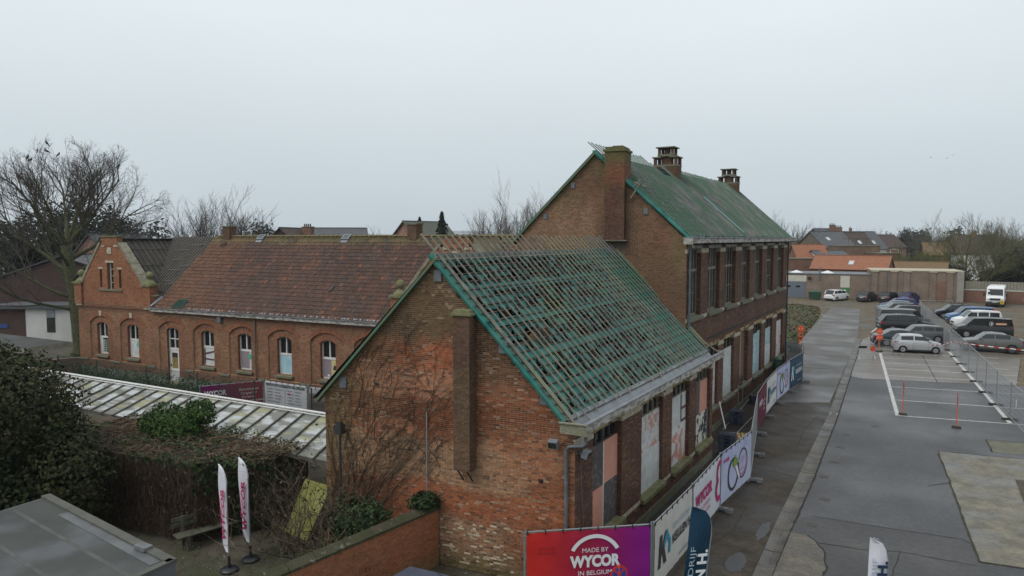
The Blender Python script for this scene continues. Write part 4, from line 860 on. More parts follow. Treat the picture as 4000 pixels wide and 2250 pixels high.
def panel(mb, u0, u1, z0, z1, cu, hw, zb, zs, rise, n0, n1):
    mb.fbox(WF, u0, cu - hw, n0, n1, z0, z1); mb.fbox(WF, cu + hw, u1, n0, n1, z0, z1)
    if zb > z0: mb.fbox(WF, cu - hw, cu + hw, n0, n1, z0, zb)
    k = 12
    for i in range(k):
        a, b_ = cu - hw + 2 * hw * i / k, cu - hw + 2 * hw * (i + 1) / k
        mb.prism(WF, [(a, arc_z(a, cu, hw, zs, rise)), (b_, arc_z(b_, cu, hw, zs, rise)), (b_, z1), (a, z1)], n0, n1)
wall = MB(); front = MB(); WTOP = 4.72
edges = [-8.9] + [(a + b_) / 2 for a, b_ in zip(BAYS, BAYS[1:])] + [17.8]
for i, cu in enumerate(BAYS):
    u0, u1 = edges[i], edges[i + 1]; zb = .2 if i == 2 else 1.47
    panel(wall, u0, u1, .0, WTOP, cu, HWW, zb, ZSW, RW, -.35, 0); panel(front, u0, u1, 0, WTOP, cu, HWB, 1.12 if i != 2 else .2, ZSB, RB, .001, PR)
wall.fbox(WF, 17.8, 25.4, -.35, 0, 0, 4.7)
def wiv_front(z): return sub_holes(-8.9, 17.8, [(c - arc_u(z, HWB, ZSB, RB), c + arc_u(z, HWB, ZSB, RB)) for i, c in enumerate(BAYS) if z > (1.12 if i != 2 else .2)])
bk.field(WF, .55, WTOP, wiv_front, wing_col, n=PR, h=.062, L=.21)
for i, c in enumerate(BAYS):
    zb = .2 if i == 2 else 1.47
    bk.field(WF, .55 if i == 2 else 1.12, ZSB + RB, lambda z, c=c, zb=zb: sub_holes(c - arc_u(z, HWB, ZSB, RB), c + arc_u(z, HWB, ZSB, RB), [(c - arc_u(z, HWW, ZSW, RW), c + arc_u(z, HWW, ZSW, RW))] if z > zb else []), wing_col, n=0, h=.062, L=.21)
    bk.arch(WF, c, HWB, ZSB, RB, .24, arch_col, n=PR, proud=.02); bk.arch(WF, c, HWW, ZSW, RW, .2, arch_col, n=0, proud=.014)
    J = Frame(WF.p(c - HWW, 0, 0), -WF.N, WF.U); bk.field(J, zb, ZSW, lambda z: [(0, .2)], arch_col, h=.062)
wall.build('wall', M_MORTAR_D, WB); front.build('pier_face', M_MORTAR, WB)
MB().fbox(WF, -8.95, .0 - .05, PR, PR + .04, 0, .56).fbox(WF, 1.05, 17.8, PR, PR + .04, 0, .56).build('plinth', mat('cement_plinth', (.20, .20, .185), (.13, .13, .115), .9, scale=1.5, c3=(.09, .10, .06), scale3=.8), WB)
def wing_window(c, kind):
    w = part_empty('window', WB); a, b_ = c - HWW, c + HWW
    top = [(u, arc_z(u, c, HWW, ZSW, RW)) for u in np.linspace(b_, a, 9)]
    MB().prism(WF, [(a, 1.5), (b_, 1.5)] + top, -.27, -.24).build('pane', M_GLASS, w)
    fr = MB(); n0, n1 = -.24, -.17
    fr.fbox(WF, a, a + .07, n0, n1, 1.5, 3.56).fbox(WF, b_ - .07, b_, n0, n1, 1.5, 3.56).fbox(WF, c - .035, c + .035, n0, n1 - .005, 2.62, 3.66).fbox(WF, a, b_, n0, n1 + .01, 2.58, 2.70).fbox(WF, a, b_, n0, n1, 1.48, 1.58)
    k = 8
    for i in range(k):
        p, q = a + (b_ - a) * i / k, a + (b_ - a) * (i + 1) / k; zp, zq = arc_z(p, c, HWW, ZSW, RW), arc_z(q, c, HWW, ZSW, RW); fr.prism(WF, [(p, zp - .06), (q, zq - .06), (q, zq), (p, zp)], n0, n1)
    fr.build('frame', M_WFRAME, w); MB().prism(Frame(WF.p(c - HWW - .12, 0, 0), WF.N, WF.U), [(-.25, 1.30), (.16, 1.28), (.16, 1.40), (-.25, 1.48)], 0, 2 * HWW + .24).build('sill', M_STONE, w)
    bz0, bz1 = 1.57, 2.56; B = lambda p, q, z0, z1, m, n=-.16: MB().fbox(WF, p, q, n - .015, n, z0, z1).build('board', m, w)
    a += .06; b_ -= .06
    if kind == 0:
        B(a, a + .3, bz0, bz1, M_WBOARD); MB().prism(WF, [(c + .05, 1.6), (b_, 1.58), (b_, 2.4), (c + .2, 2.5)], -.17, -.155).build('board', ink('deep_green', (.035, .14, .11)), w)
        m = MB()
        for q in range(7): m.fbox(WF, a + .3, c + .1, -.16, -.15, 1.62 + q * .13, 1.645 + q * .13)
        m.fbox(WF, a + .42, a + .45, -.16, -.149, 1.6, 2.5).fbox(WF, a + .6, a + .62, -.16, -.149, 1.6, 2.5); m.build('inner_bars', M_WFRAME, w)
    elif kind == 1:
        B(a, b_, bz0, bz1, M_WBOARD); MB().prism(WF, [(b_ - .35, 2.2), (b_, 2.05), (b_, 2.5), (b_ - .3, 2.52), (b_ - .42, 2.35)], -.158, -.154).build('graffiti', ink('mint', (.15, .42, .36)), w); MB().prism(WF, [(b_ - .22, 1.7), (b_ - .1, 2.0), (b_, 2.04), (b_, 1.85)], -.158, -.153).build('graffiti', ink('ochre', (.5, .36, .1)), w)
    elif kind == 3:
        B(a, b_, bz0, bz1, M_WBOARD); m = MB()
        m.fbox(WF, a, a + .1, -.16, -.152, 1.6, 2.5); m.prism(WF, [(a, 1.83), (b_, 1.80), (b_, 1.9), (a, 1.93)], -.16, -.152); m.prism(WF, [(a, 2.12), (b_, 2.36), (b_, 2.46), (a, 2.24)], -.16, -.151); m.build('painted_bars', ink('maroon', (.09, .035, .04)), w)
    elif kind == 4:
        B(a, b_ - .28, bz0, bz1, M_MAUVE); B(b_ - .28, b_, bz0, bz1, M_WBOARD); MB().prism(WF, [(b_ - .42, 2.2), (b_ - .2, 2.1), (b_ - .02, 2.15), (b_ - .03, 2.4), (b_ - .2, 2.45), (b_ - .4, 2.38)], -.158, -.152).build('graffiti', ink('green', (.06, .34, .22)), w)
    elif kind == 5: B(a, b_, bz0, bz1, M_SKYBOARD)
    elif kind == 6:
        B(a, c + .1, bz0, bz1, M_MAUVE); B(c + .1, b_, bz0, bz1, mat('cream_board', (.55, .46, .22), (.44, .38, .2), .7, scale=5)); MB().prism(WF, [(c + .2, 2.0), (c + .45, 2.0), (c + .4, 2.25), (c + .3, 2.28)], -.158, -.153).build('graffiti', ink('black', (.02, .02, .02)), w)
        MB().prism(WF, [(a + .3, 1.6), (a + .5, 1.62), (a + .45, 1.72), (a + .35, 1.75)], -.158, -.153).build('paint_chip', M_WFRAME, w)
    else: B(a, b_, bz0, bz1, M_MAUVE)
for i, c in enumerate(BAYS):
    if i == 2: continue
    wing_window(c, {0: 0, 1: 1, 3: 3, 4: 4, 5: 5, 6: 6, 7: 7}[i])
d = part_empty('door', WB); c = .5
MB().prism(WF, [(c - .55, 2.3), (c + .55, 2.3)] + [(u, arc_z(u, c, HWW, ZSW, RW)) for u in np.linspace(c + .55, c - .55, 9)], -.27, -.24).build('transom_light', M_GLASS, d)
fr = MB(); fr.fbox(WF, c - .55, c - .47, -.25, -.16, .2, 3.56).fbox(WF, c + .47, c + .55, -.25, -.16, .2, 3.56).fbox(WF, c - .55, c + .55, -.25, -.15, 2.22, 2.36).fbox(WF, c - .03, c + .03, -.25, -.17, 2.36, 3.68).fbox(WF, c - .5, c + .5, -.25, -.17, 2.92, 2.97)
for i in range(8):
    p, q = c - .55 + 1.1 * i / 8, c - .55 + 1.1 * (i + 1) / 8; zp, zq = arc_z(p, c, HWW, ZSW, RW), arc_z(q, c, HWW, ZSW, RW); fr.prism(WF, [(p, zp - .06), (q, zq - .06), (q, zq), (p, zp)], -.25, -.16)
fr.build('frame', M_WFRAME, d)
MB().fbox(WF, c - .47, c + .40, -.22, -.17, .2, 2.2).build('leaf', M_WFRAME, d); MB().fbox(WF, c - .30, c + .22, -.168, -.160, 1.05, 2.05).build('lower_glass', mat('yellowed_glass', (.26, .20, .06), (.20, .16, .06), .3, scale=1.5), d); MB().fbox(WF, c - .3, c + .22, -.166, -.158, 1.75, 2.05).build('upper_glass', M_GLASS2, d); MB().fbox(WF, c - .42, c - .37, -.17, -.12, 1.15, 1.30).build('handle', M_BLACK, d)
MB().fbox(WF, c - .7, c + .75, PR, .35, 0, .17).build('step', M_STONE, d)
for i, (a, b_) in enumerate(zip(BAYS, BAYS[1:])):
    if i in (1, 2): continue
    m_ = (a + b_) / 2; MB().fbox(WF, m_ - .38, m_ + .38, PR, PR + .08, 1.0, 1.12).build('pier_base_stone', M_STONE, WB)
for m_ in (-8.4, -1.5, 2.1): MB().fbox(WF, m_ - .4, m_ + .4, PR, PR + .08, 1.0, 1.12).build('pier_base_stone', M_STONE, WB)
# gabled pavilions
def pavilion(s0, s1, cs, hidden):
    N1 = PR + .06; h0, h1 = s0 + .28, s1 - .72 if not hidden else s1 - .5
    body = MB(); poly = [(s0, WTOP), (s1 - .15, WTOP), (s1 - .15, 5.72), (cs + 1.0, 8.95), (cs - 1.0, 8.95), (s0, 5.72)]
    slits = [(-.34 + cs, .32 + cs, 5.98, 7.76), (cs - 1.12, cs - .86, 6.05, 7.32), (cs + .86, cs + 1.12, 6.05, 7.32)] if not hidden else []
    def gv(z):
        if z < 5.72: a, b_ = s0, s1 - .15
        else: t = (z - 5.72) / (8.95 - 5.72); a, b_ = s0 + (cs - 1.0 - s0) * t, s1 - .15 + (cs + 1.0 - s1 + .15) * t
        return a, b_
    # body in slabs so that the slits are real openings
    zz = [WTOP, 5.72, 5.98, 6.05, 6.4, 6.8, 7.32, 7.76, 8.4, 8.95]
    for z0, z1 in zip(zz, zz[1:]):
        a0, b0 = gv(z0 + 1e-4); a1, b1 = gv(z1)
        if z0 < 5.72: a1, b1 = a0, b0
        hs = sorted((p, q) for p, q, r0, r1 in slits if r0 <= z0 + 1e-3 and r1 >= z1 - 1e-3)
        cuts = []; cur0, cur1 = a0, a1
        for p, q in hs: cuts.append((cur0, p, cur1, p)); cur0 = cur1 = q
        cuts.append((cur0, b0, cur1, b1))
        for p0, q0, p1, q1 in cuts: body.prism(WF, [(p0, z0), (q0, z0), (q1, z1), (p1, z1)], -.35, N1)
    body.build('gable_face', M_MORTAR, WB)
    bk.field(WF, WTOP if hidden else WTOP, 8.95, lambda z: sub_holes(*gv(z), [(p, q) for p, q, r0, r1 in slits if r0 < z < r1]), wing_col, n=N1, h=.062, L=.21)
    for p, q, r0, r1 in slits: bk.field(Frame(WF.p(p, N1, 0), -WF.N, WF.U), r0, r1, lambda z: [(0, .22)], arch_col, h=.062)
    for q, (p, r_, r0, r1) in enumerate(slits):
        w = part_empty('slit_window', WB); MB().fbox(WF, p, r_, N1 - .26, N1 - .24, r0, r1).build('pane', M_GLASS, w); MB().fbox(WF, p - .1, r_ + .1, N1, N1 + .03, r1, r1 + .13).build('lintel', M_STONE_P, w)
        if q == 0:
            f = MB().fbox(WF, p + .05, p + .12, N1 - .24, N1 - .2, r0, r1 - .05).fbox(WF, r_ - .06, r_, N1 - .24, N1 - .2, r0, r1)
            for z in (6.4, 6.85, 7.3): f.fbox(WF, p + .1, r_, N1 - .24, N1 - .205, z, z + .03)
            f.build('frame', M_WFRAME, w)
    if slits: MB().fbox(WF, cs - 1.2, cs + 1.2, N1, N1 + .09, 5.86, 5.98).build('slit_sill', M_STONE, WB)
    # crest block, coping, pilasters with ball finials
    MB().fbox(WF, cs - .74, cs + .74, -.30, N1 + .04, 8.9, 9.48).build('crest', M_MORTAR, WB)
    bk.field(Frame(WF.p(0, N1 + .04, 0), WF.U, WF.N), 8.9, 9.46, lambda z: [(cs - .74, cs + .74)], wing_col, h=.062, L=.21); bk.field(Frame(WF.p(cs + .74, -.3, 0), WF.N, WF.U), 8.9, 9.46, lambda z: [(0, .3 + N1)], wing_col, h=.062, L=.21)
    MB().fbox(WF, cs - .84, cs + .84, -.38, N1 + .12, 9.48, 9.56).build('crest_cap', M_MOSS_STONE, WB)
    if not hidden: MB().prism(WF, [(cs - .15, 8.35), (cs + .25, 8.35), (cs + .25, 8.75), (cs - .1, 8.78), (cs - .2, 8.6)], N1, N1 + .06).build('date_stone', M_STONE_P, WB)
    else: MB().fbox(WF, cs - .2, cs + .25, N1, N1 + .06, 8.3, 8.75).build('date_stone', M_STONE_P, WB)
    for sgn, se in ((-1, s0), (1, s1 - .15)):
        a, b_ = (cs + sgn * 1.0, 9.12), (se + sgn * .02, 5.62); w = .30 * -sgn
        pts = [(a[0] - sgn * .15, a[1]), (a[0] + sgn * .06, a[1]), (b_[0] + sgn * .10, b_[1]), (b_[0] - sgn * .16, b_[1])]
        k = 5
        for q in range(k):
            f = lambda t, i0, i1: (pts[i0][0] + (pts[i1][0] - pts[i0][0]) * t, pts[i0][1] + (pts[i1][1] - pts[i0][1]) * t)
            t0, t1 = q / k + .004, (q + 1) / k - .004; MB().prism(WF, [f(t0, 0, 3), f(t0, 1, 2), f(t1, 1, 2), f(t1, 0, 3)], -.36, N1 + .05).build('coping_stone', mat('coping', (.26, .245, .19), (.17, .165, .115), .9, scale=4, bump=.4) if 'coping' not in MATS else MATS['coping'], WB)
        MB().fbox(WF, cs + sgn * .62 - .12, cs + sgn * .62 + .30 * (1 if sgn > 0 else .6), N1, N1 + .05, 8.82, 8.95).build('kneeler', M_STONE_P, WB)
        pc = se + (.36 if sgn < 0 else -.28) - sgn * -.0
        pc = s0 + .37 if sgn < 0 else s1 - .50
        MB().fbox(WF, pc - .38, pc + .38, -.30, N1 + .14, 4.9, 6.28).build('pilaster', M_MORTAR, WB)
        bk.field(Frame(WF.p(0, N1 + .14, 0), WF.U, WF.N), 4.9, 6.28, lambda z: [(pc - .38, pc + .38)], wing_col, h=.062, L=.21); bk.field(Frame(WF.p(pc + .38, -.3, 0), WF.N, WF.U), 4.9, 6.28, lambda z: [(0, .44 + N1)], wing_col, h=.062, L=.21)
        fi = part_empty('finial', WB); cc = WF.p(pc, -.05, 0)
        MB().fbox(WF, pc - .48, pc + .48, -.45, N1 + .24, 6.28, 6.40).build('cap', M_MOSS_STONE, fi)
        MB().lathe((cc.x, cc.y, 6.40), [(.40, 0), (.39, .08), (.30, .17), (.20, .24), (.13, .30), (.12, .36)], 14).build('dome', M_MOSS_STONE, fi, smooth=40)
        MB().lathe((cc.x, cc.y, 6.98), [(.06, -.25)] + [(.25 * math.sin(math.pi * q / 8), -.25 * math.cos(math.pi * q / 8)) for q in range(1, 8)] + [(.03, .25)], 16).build('ball', M_MOSS_STONE, fi, smooth=60)
        MB().fbox(WF, pc - .3, pc + .3, N1, N1 + .10, 4.78, 4.9).build('corbel', M_STONE_P, WB)
    if not hidden:
        for c in BAYS[:2]: MB().prism(WF, [(c - .10, ZSB + RB), (c + .10, ZSB + RB), (c + .14, ZSB + RB + .34), (c - .14, ZSB + RB + .34)], PR, PR + .05).build('keystone', M_STONE_P, WB)
pavilion(-8.95, -1.05, -5.22, False)
pavilion(17.75, 25.6, 21.65, True)
bk.finish(WB, 300)
# roof planes
WE, WRZ, WBK = 4.93, 9.50, 4.75               # eave height, ridge height, ridge setback
def wq(s, f, n=0.0):                          # f 0 at the eave .. 1 at the ridge
    h = WRZ - WE; run = WBK + .35; L_ = math.hypot(h, run); nn = (WF.N * (h / L_) + Z3 * (run / L_))
    return WF.p(s, .35 - run * f, WE + h * f) + nn * n
M_BIT = mat('bitumen_underlay', (.030, .027, .025), (.05, .043, .037), .8, scale=2, c3=(.05, .055, .028), scale3=.5, lo3=.55, hi3=.8)
WLEN = math.hypot(WRZ - WE, WBK + .35)
MB().face([wq(-1.15, 0, -.03), wq(25.6, 0, -.03), wq(25.6, 1, -.03), wq(-5.2, 1, -.03)]).build('roof_deck', M_BIT, WB)
MB().face([wq(-5.2, 1, -.03), wq(25.6, 1, -.03), WF.p(25.6, -9.9, WE), WF.p(-5.2, -9.9, WE)]).build('rear_roof', M_BIT, WB)
bw = MB(); bw.fbox(WF, -8.9, 25.6, -9.6, -9.3, 0, 4.9).fbox(WF, -8.9, -8.55, -9.6, -.35, 0, 5.7).build('rear_wall', M_MORTAR_D, WB)
# pantiles
TWD, TLN = .218, .315
prof = [(0, .0), (.18, .030), (.36, .042), (.55, .018), (.78, .0), (1.06, .012)]
def tile_mesh():
    v, f = [], []
    for j, (sv, lift) in enumerate(((-.10 * TLN, .036), (1.0 * TLN, .008))):
        for (u, h) in prof: v.append((u * TWD, sv, h + lift))
    k = len(prof)
    for i in range(k - 1): f.append((i, i + 1, i + 1 + k, i + k))
    for i, (u, h) in enumerate(prof): v.append((u * TWD, -.10 * TLN, h + .012))
    for i in range(k - 1): f.append((2 * k + i, 2 * k + i + 1, i + 1, i))
    return v, f
TV, TFc = tile_mesh(); TV = np.array(TV)
unit_tile = bpy.data.meshes.new('roof_tile'); unit_tile.from_pydata(TV.tolist(), [], TFc); unit_tile.materials.append(M_TILE1)
upS = (wq(0, 1) - wq(0, 0)).normalized(); nrS = WU.cross(upS).normalized(); nrS = nrS if nrS.z > 0 else -nrS
def tile_col(s, f, R):
    k = nz(s * .28, f * 2.0, 81) ; k2 = nz(s * .9, f * 5, 85)
    c = lerp3((.086, .046, .034), (.068, .040, .031), .5 + k)
    w = (1 - sst(.5, 5.0, s + 2.5 * k + 1.8 * (f - .5))) ; c = lerp3(c, (.15, .066, .035), w * .55)
    c = lerp3(c, (.14, .062, .037), .4 * max(0, k2 * 1.6)); c = lerp3(c, (.085, .068, .058), .35 * max(0, -k2 * 1.2))
    c = lerp3(c, (.115, .105, .045), .8 * sst(.82, .98, f + .05 * k2))
    if R.random() < .06: c = mixc(c, (.19, .08, .042), .5)
    if R.random() < .08: c = mixc(c, (.05, .038, .032), .6)
    return vary(c, R, .17)
recs = []; R = random.Random(77); rows = int(WLEN / TLN)
def tile_edge(f): return -.75 + .12 * nz(f * 6, 3)
for r_ in range(rows + 1):
    f = r_ * TLN / WLEN
    s = tile_edge(f)
    while s < 25.5:
        sk = False
        if 17.6 < s < 25.6:                   # pavilion roof covers this part
            hw = (1 - f) * 3.9
            if abs(s - 21.65) < hw - .1: sk = True
        if 9 < s < 8: sk = True                      # hole patched with a green sheet
        if not sk: recs.append((s, f))
        s += TWD
cams = []
for s, f in recs: p = wq(s, f); cams.append((p - CAM).length)
order = sorted(range(len(recs)), key=lambda i: cams[i] + (0 if recs[i][0] < 15.5 else 60)); single = set(order[:300])
B3 = np.array([list(WU), list(upS), list(nrS)]); allv = []; allf = []; allc = []; off = np.array(OFF[WB])
for i, (s, f) in enumerate(recs):
    p = wq(s, f, R.uniform(-.004, .006)) + WU * R.uniform(-.006, .006); col = tile_col(s, f, R)
    if i in single:
        o = bpy.data.objects.new('roof_tile', unit_tile); COL.objects.link(o); o.parent = WB; o.color = (*col, 1); m = Matrix.Identity(4); q = p - OFF[WB]
        for a in range(3): m[a][0] = WU[a]; m[a][1] = upS[a]; m[a][2] = nrS[a]; m[a][3] = q[a]
        o.matrix_basis = m; continue
    n = len(allv); ca, sa = 1, R.uniform(-.012, .012); tv = TV.copy(); tv[:, 0] += tv[:, 1] * sa
    allv.extend((tv @ B3 + np.array(p) - off).tolist()); allf.extend(tuple(n + q for q in ff) for ff in TFc); allc.extend([col] * len(TFc))
me = bpy.data.meshes.new('roof_tiles'); me.from_pydata(allv, [], allf); a_ = me.attributes.new('col', 'FLOAT_COLOR', 'FACE'); arr = np.ones((len(allf), 4), dtype=np.float32); arr[:, :3] = np.array(allc); a_.data.foreach_set('color', arr.ravel())
link('roof_tiles', me, M_TILE, WB, kind='stuff')
s = -.5
M_RIDGE = mat('mossy_ridge_tile', (.17, .12, .07), (.12, .115, .05), .9, scale=3, bump=.4)
while s < 25.3:
    p0, p1 = wq(s, 1, .03 + rnd(-.008, .008)), wq(s + .40, 1, .045 + rnd(-.008, .008)); b = MB()
    for k in range(5):
        t0, t1 = math.pi * k / 5, math.pi * (k + 1) / 5
        o0 = WF.N * (.14 * math.cos(t0)) + Z3 * (.10 * math.sin(t0) - .02); o1 = WF.N * (.14 * math.cos(t1)) + Z3 * (.10 * math.sin(t1) - .02); b.face([p0 + o0, p1 + o0 * 1.08, p1 + o1 * 1.08, p0 + o1])
    b.build('ridge_tile', M_RIDGE, WB); s += .38
# bitumen pavilion roofs with laths
for cs, s0, s1, hid in ((-5.22, -8.7, -1.25, False), (21.65, 17.9, 25.4, True)):
    m = M_BIT if not hid else M_RIDGE; rz = 9.33; ez = 5.35; b_ = -5.0
    MB().face([WF.p(cs, .0, rz), WF.p(cs, -WBK, rz), WF.p(s1 + .05, -.0 - .2, ez - .45), WF.p(s1 + .05, .0, ez - .45)]).face([WF.p(cs, 0, rz), WF.p(cs, -WBK, rz), WF.p(s0 - .05, -WBK, ez - .35), WF.p(s0 - .05, .0, ez - .35)]).build('pavilion_roof', m, WB)
    if not hid:
        def pv(t, d, n=0.0):                  # t back from the gable 0..1, d down the slope 0..1
            p = WF.p(cs, -.05 - (WBK - .1) * t, rz) * (1 - d) + WF.p(s1 + .05, -.05 - (WBK - .1) * t, ez - .45) * d
            return p + (WF.U * .72 + Z3 * .69) * n
        def lim(t): return 1 - t * .97          # valley cuts the slope
        for k in range(11):
            t = .05 + k * .088; d1 = lim(t); MB().bar(pv(t, -.02 if k < 7 else -.06, .03), pv(t, d1, .03), .04, .03, WF.U).build('lath', mat('grey_lath', (.11, .10, .085), (.16, .145, .12), .9, scale=3) if 'grey_lath' not in MATS else MATS['grey_lath'], WB)
        for d_ in (.16, .40, .64, .84): MB().bar(pv(.02, d_, .06), pv(1 - d_ + .02, d_, .06), .04, .035, WF.U).build('cross_lath', MATS['grey_lath'], WB)
        MB().bar(WF.p(cs, 0, rz + .03), WF.p(cs, -WBK, rz + .03), .5, .05).build('ridge_felt', mat('ridge_felt', (.028, .03, .036), (.045, .046, .05), .6, scale=3), WB)
        for k in range(14):
            f0 = k / 14; sv = s1 + .05 + (cs - s1 - .05) * f0
        for k in range(16):                     # laths on the stripped part of the main slope, right of the valley
            s_ = -.80 - k * .27; f0 = max(0.02, (-1.2 - s_) / 4.0); 
            if f0 < .98: MB().bar(wq(s_, f0 + .01, .03), wq(s_, 1.0, .03), .04, .03, nrS).build('lath', MATS['grey_lath'], WB)
        for f_, a, c_ in ((.78, -3.6, -2.1), (.86, -2.4, -1.0), (.64, -2.9, -2.0), (.5, -2.5, -1.2), (.34, -2.1, -1.35), (.56, -1.7, -.8), (.2, -1.7, -1.2), (.14, -1.55, -1.1), (.30, -1.5, -.8)): MB().bar(wq(a, f_, .06), wq(c_, f_ + rnd(-.01, .02), .06), .045, .035, nrS).build('cross_lath', MATS['grey_lath'], WB)
MB().bar(wq(-1.15, .02, .05), wq(-.75, .14, .06), .3, .02, nrS).build('valley_flashing', M_ZINC, WB)
MB().face([wq(.85, .005, .085), wq(1.95, .005, .085), wq(1.85, .115, .09), wq(1.05, .115, .09)]).build('patch_sheet', mat('green_sheet', (.022, .062, .042), (.03, .075, .055), .7, scale=4), WB)
for k in range(10): MB().bar(wq(.92 + k * .10, .01, .10), wq(1.08 + k * .082, .11, .105), .03, .03, nrS).build('sheet_rib', MATS['green_sheet'], WB)
MB().fbox(WF, -1.15, 17.9, .30, .36, 4.70, 4.90).build('eave_fascia', M_WOODP, WB); MB().fbox(WF, -1.2, 17.9, .30, .43, 4.90, 4.94).build('gutter_rim', M_ZINC, WB); MB().fbox(WF, -1.1, 17.9, .0, .30, 4.68, 4.72).build('soffit', M_WOODG, WB)
for k in range(42): s_ = -.7 + k * .43; MB().bar(wq(s_ + rnd(-.1, .1), .012, .03), wq(s_ + rnd(.1, .35), .012, .045), .10, .02, nrS).build('lead_strip', M_ZINC, WB) if s_ < 17.6 and (k > 6) else None
MB().ptube([WF.p(7.83, PR + .06, 4.68), WF.p(7.83, PR + .06, .1)], .045, 8).build('downpipe', mat('brown_pipe', (.10, .075, .07), (.13, .10, .09), .6, scale=5), WB)
MB().ptube([WF.p(-.75, PR + .03, 4.1), WF.p(.4, PR + .03, 4.52), WF.p(2.5, PR + .03, 4.50), WF.p(4.9, PR + .03, 4.38)], .014, 5).ptube([WF.p(-.05, .03, 3.9), WF.p(-.02, .03, 1.1)], .012, 4).build('loose_cable', M_STONE_P, WB)
MB().fbox(WF, 4.85, 5.15, PR, .30, 4.30, 4.60).build('wall_lamp', M_ZINC_P, WB)
MB().bar(wq(12.32, .33, .08), wq(12.55, .33, .08), .42, .05, nrS).build('skylight', M_GLASS2, WB)
def wing_chimney(sc, z1, hw=.34):
    ch = part_empty('chimney', WB); c0 = WF.p(sc, -WBK, 0); bk = Bricks(int(sc + 40)); x, y = c0.x, c0.y
    MB().box(x - hw, x + hw, y - .3, y + .3, 8.6, z1).build('stack', M_MORTAR_D, ch); box_bricks(bk, x - hw, x + hw, y - .3, y + .3, 8.8, z1, chim_col, 'se', h=.065); MB().box(x - hw - .06, x + hw + .06, y - .36, y + .36, z1, z1 + .09).build('cap', M_STONE, ch); bk.finish(ch, 0)
wing_chimney(.55, 10.15); wing_chimney(15.9, 10.2)
for sc in (3.7, 10.9):
    v = part_empty('ridge_vent', WB); MB().bar(wq(sc - .28, .975, .10), wq(sc + .28, .975, .10), .45, .12, nrS).build('hood', M_ZINC, v); MB().bar(wq(sc - .25, .93, .05), wq(sc + .25, .93, .05), .3, .04, nrS).build('flange', M_ZINC, v)
    for q in (-.15, 0, .15): MB().bar(wq(sc + q, .95, .17), wq(sc + q, 1.0, .17), .05, .02, nrS).build('slot', M_BLACK, v)
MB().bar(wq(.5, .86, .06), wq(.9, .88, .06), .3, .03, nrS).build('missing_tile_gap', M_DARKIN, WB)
MB().bar(wq(25.3, .0, .06), wq(25.3, 1, .06), .35, .03, nrS).build('wall_flashing', M_ZINC, WB)
MB().fbox(WF, 24.9, 26.0, -WBK - .3, -WBK + .6, 9.5, 9.75).build('ridge_end_beam', M_WOODG, WB)

# ------------------------------------------------------------------ garden wall, flat-roofed shed, ivy shed, covered walkway
GWL = thing('garden_wall', 'low red brick garden wall with mossy coping against the gable', 'wall', (-12.3, 12, 0))
gU = Vector((-.131, -.9914, 0)).normalized(); gF = Frame((-11.88, 15.80, 0), gU, (.9914, -.131, 0)); GLEN = 8.4
MB().fbox(gF, 0.0, GLEN, -.26, 0, 0, 1.68).build('wall_core', M_MORTAR, GWL)
bk = Bricks(41); bk.field(gF, 0, 1.68, lambda z: [(0, GLEN)], gwall_col, h=.06, L=.205); bk.finish(GWL, 300)
M_COPE = mat('mossy_coping', (.062, .055, .036), (.040, .045, .018), .95, scale=3, c3=(.15, .14, .11), scale3=7, lo3=.60, hi3=.68, bump=.7, bscale=30)
u = -.02; R = random.Random(3)
while u < GLEN:
    ln = R.uniform(.75, .95); MB().prism(Frame(gF.p(u, 0, 0), gF.N, gF.U), [(-.34, 1.68), (.08, 1.68), (.09, 1.75), (-.12, 1.88), (-.34, 1.76)], 0, ln - .015).build('coping_stone', M_COPE, GWL); u += ln
M_FELT = mat('roofing_felt', (.062, .066, .060), (.044, .048, .046), .95, scale=.7, c3=(.092, .098, .104), scale3=.5, lo3=.55, hi3=.7, bump=.3, bscale=60)
FR = thing('flat_roofed_outbuilding', 'flat felt roofed white walled outbuilding in the bottom left corner', 'building', (-15.6, 6, 0))
rp0 = [(-18.72, 8.82), (-12.70, 8.23), (-12.35, 3.0), (-18.4, 3.0)]
b = MB(); b.hexa([(x, y, 2.62) for x, y in rp0[::-1]] + [(x, y, 2.98) for x, y in rp0[::-1]]); b.build('fascia', mat('dark_fascia', (.085, .09, .10), (.11, .115, .125), .6, scale=2), FR)
MB().face([(x, y, 2.985) for x, y in [(-18.66, 8.62), (-12.84, 8.06), (-12.5, 3.05), (-18.4, 3.05)]]).build('roof_felt', M_FELT, FR)
for (x0, y0), (x1, y1), w in (((-18.72, 8.74), (-12.70, 8.16), .20), ((-12.76, 8.2), (-12.42, 3.0), .16)): MB().bar((x0, y0, 3.01), (x1, y1, 3.01), w, .06).build('edge_upstand', mat('edge_trim', (.095, .095, .08), (.07, .073, .065), .85, scale=3) if 'edge_trim' not in MATS else MATS['edge_trim'], FR)
MB().bar((-17.2, 8.38, 2.992), (-12.95, 7.97, 2.992), .22, .012).build('flashing_strip', mat('grey_strip', (.12, .128, .132), (.08, .086, .09), .75, scale=2.5), FR)
for k in range(5): MB().bar((-18.4, 7.9 - k * .95, 2.987), (-12.8, 7.4 - k * .95, 2.987), .09, .004).build('felt_seam', mat('felt_lap', (.062, .066, .062), (.09, .095, .09), .9, scale=3) if 'felt_lap' not in MATS else MATS['felt_lap'], FR)
MB().box(-18.3, -12.95, 3.2, 8.0, 0, 2.62).build('wall', mat('white_render', (.55, .55, .54), (.42, .42, .41), .85, scale=1.5), FR)
MB().box(-13.9, -13.55, 8.1, 8.3, 3.02, 3.1).build('roof_bracket', M_FOOT, FR)
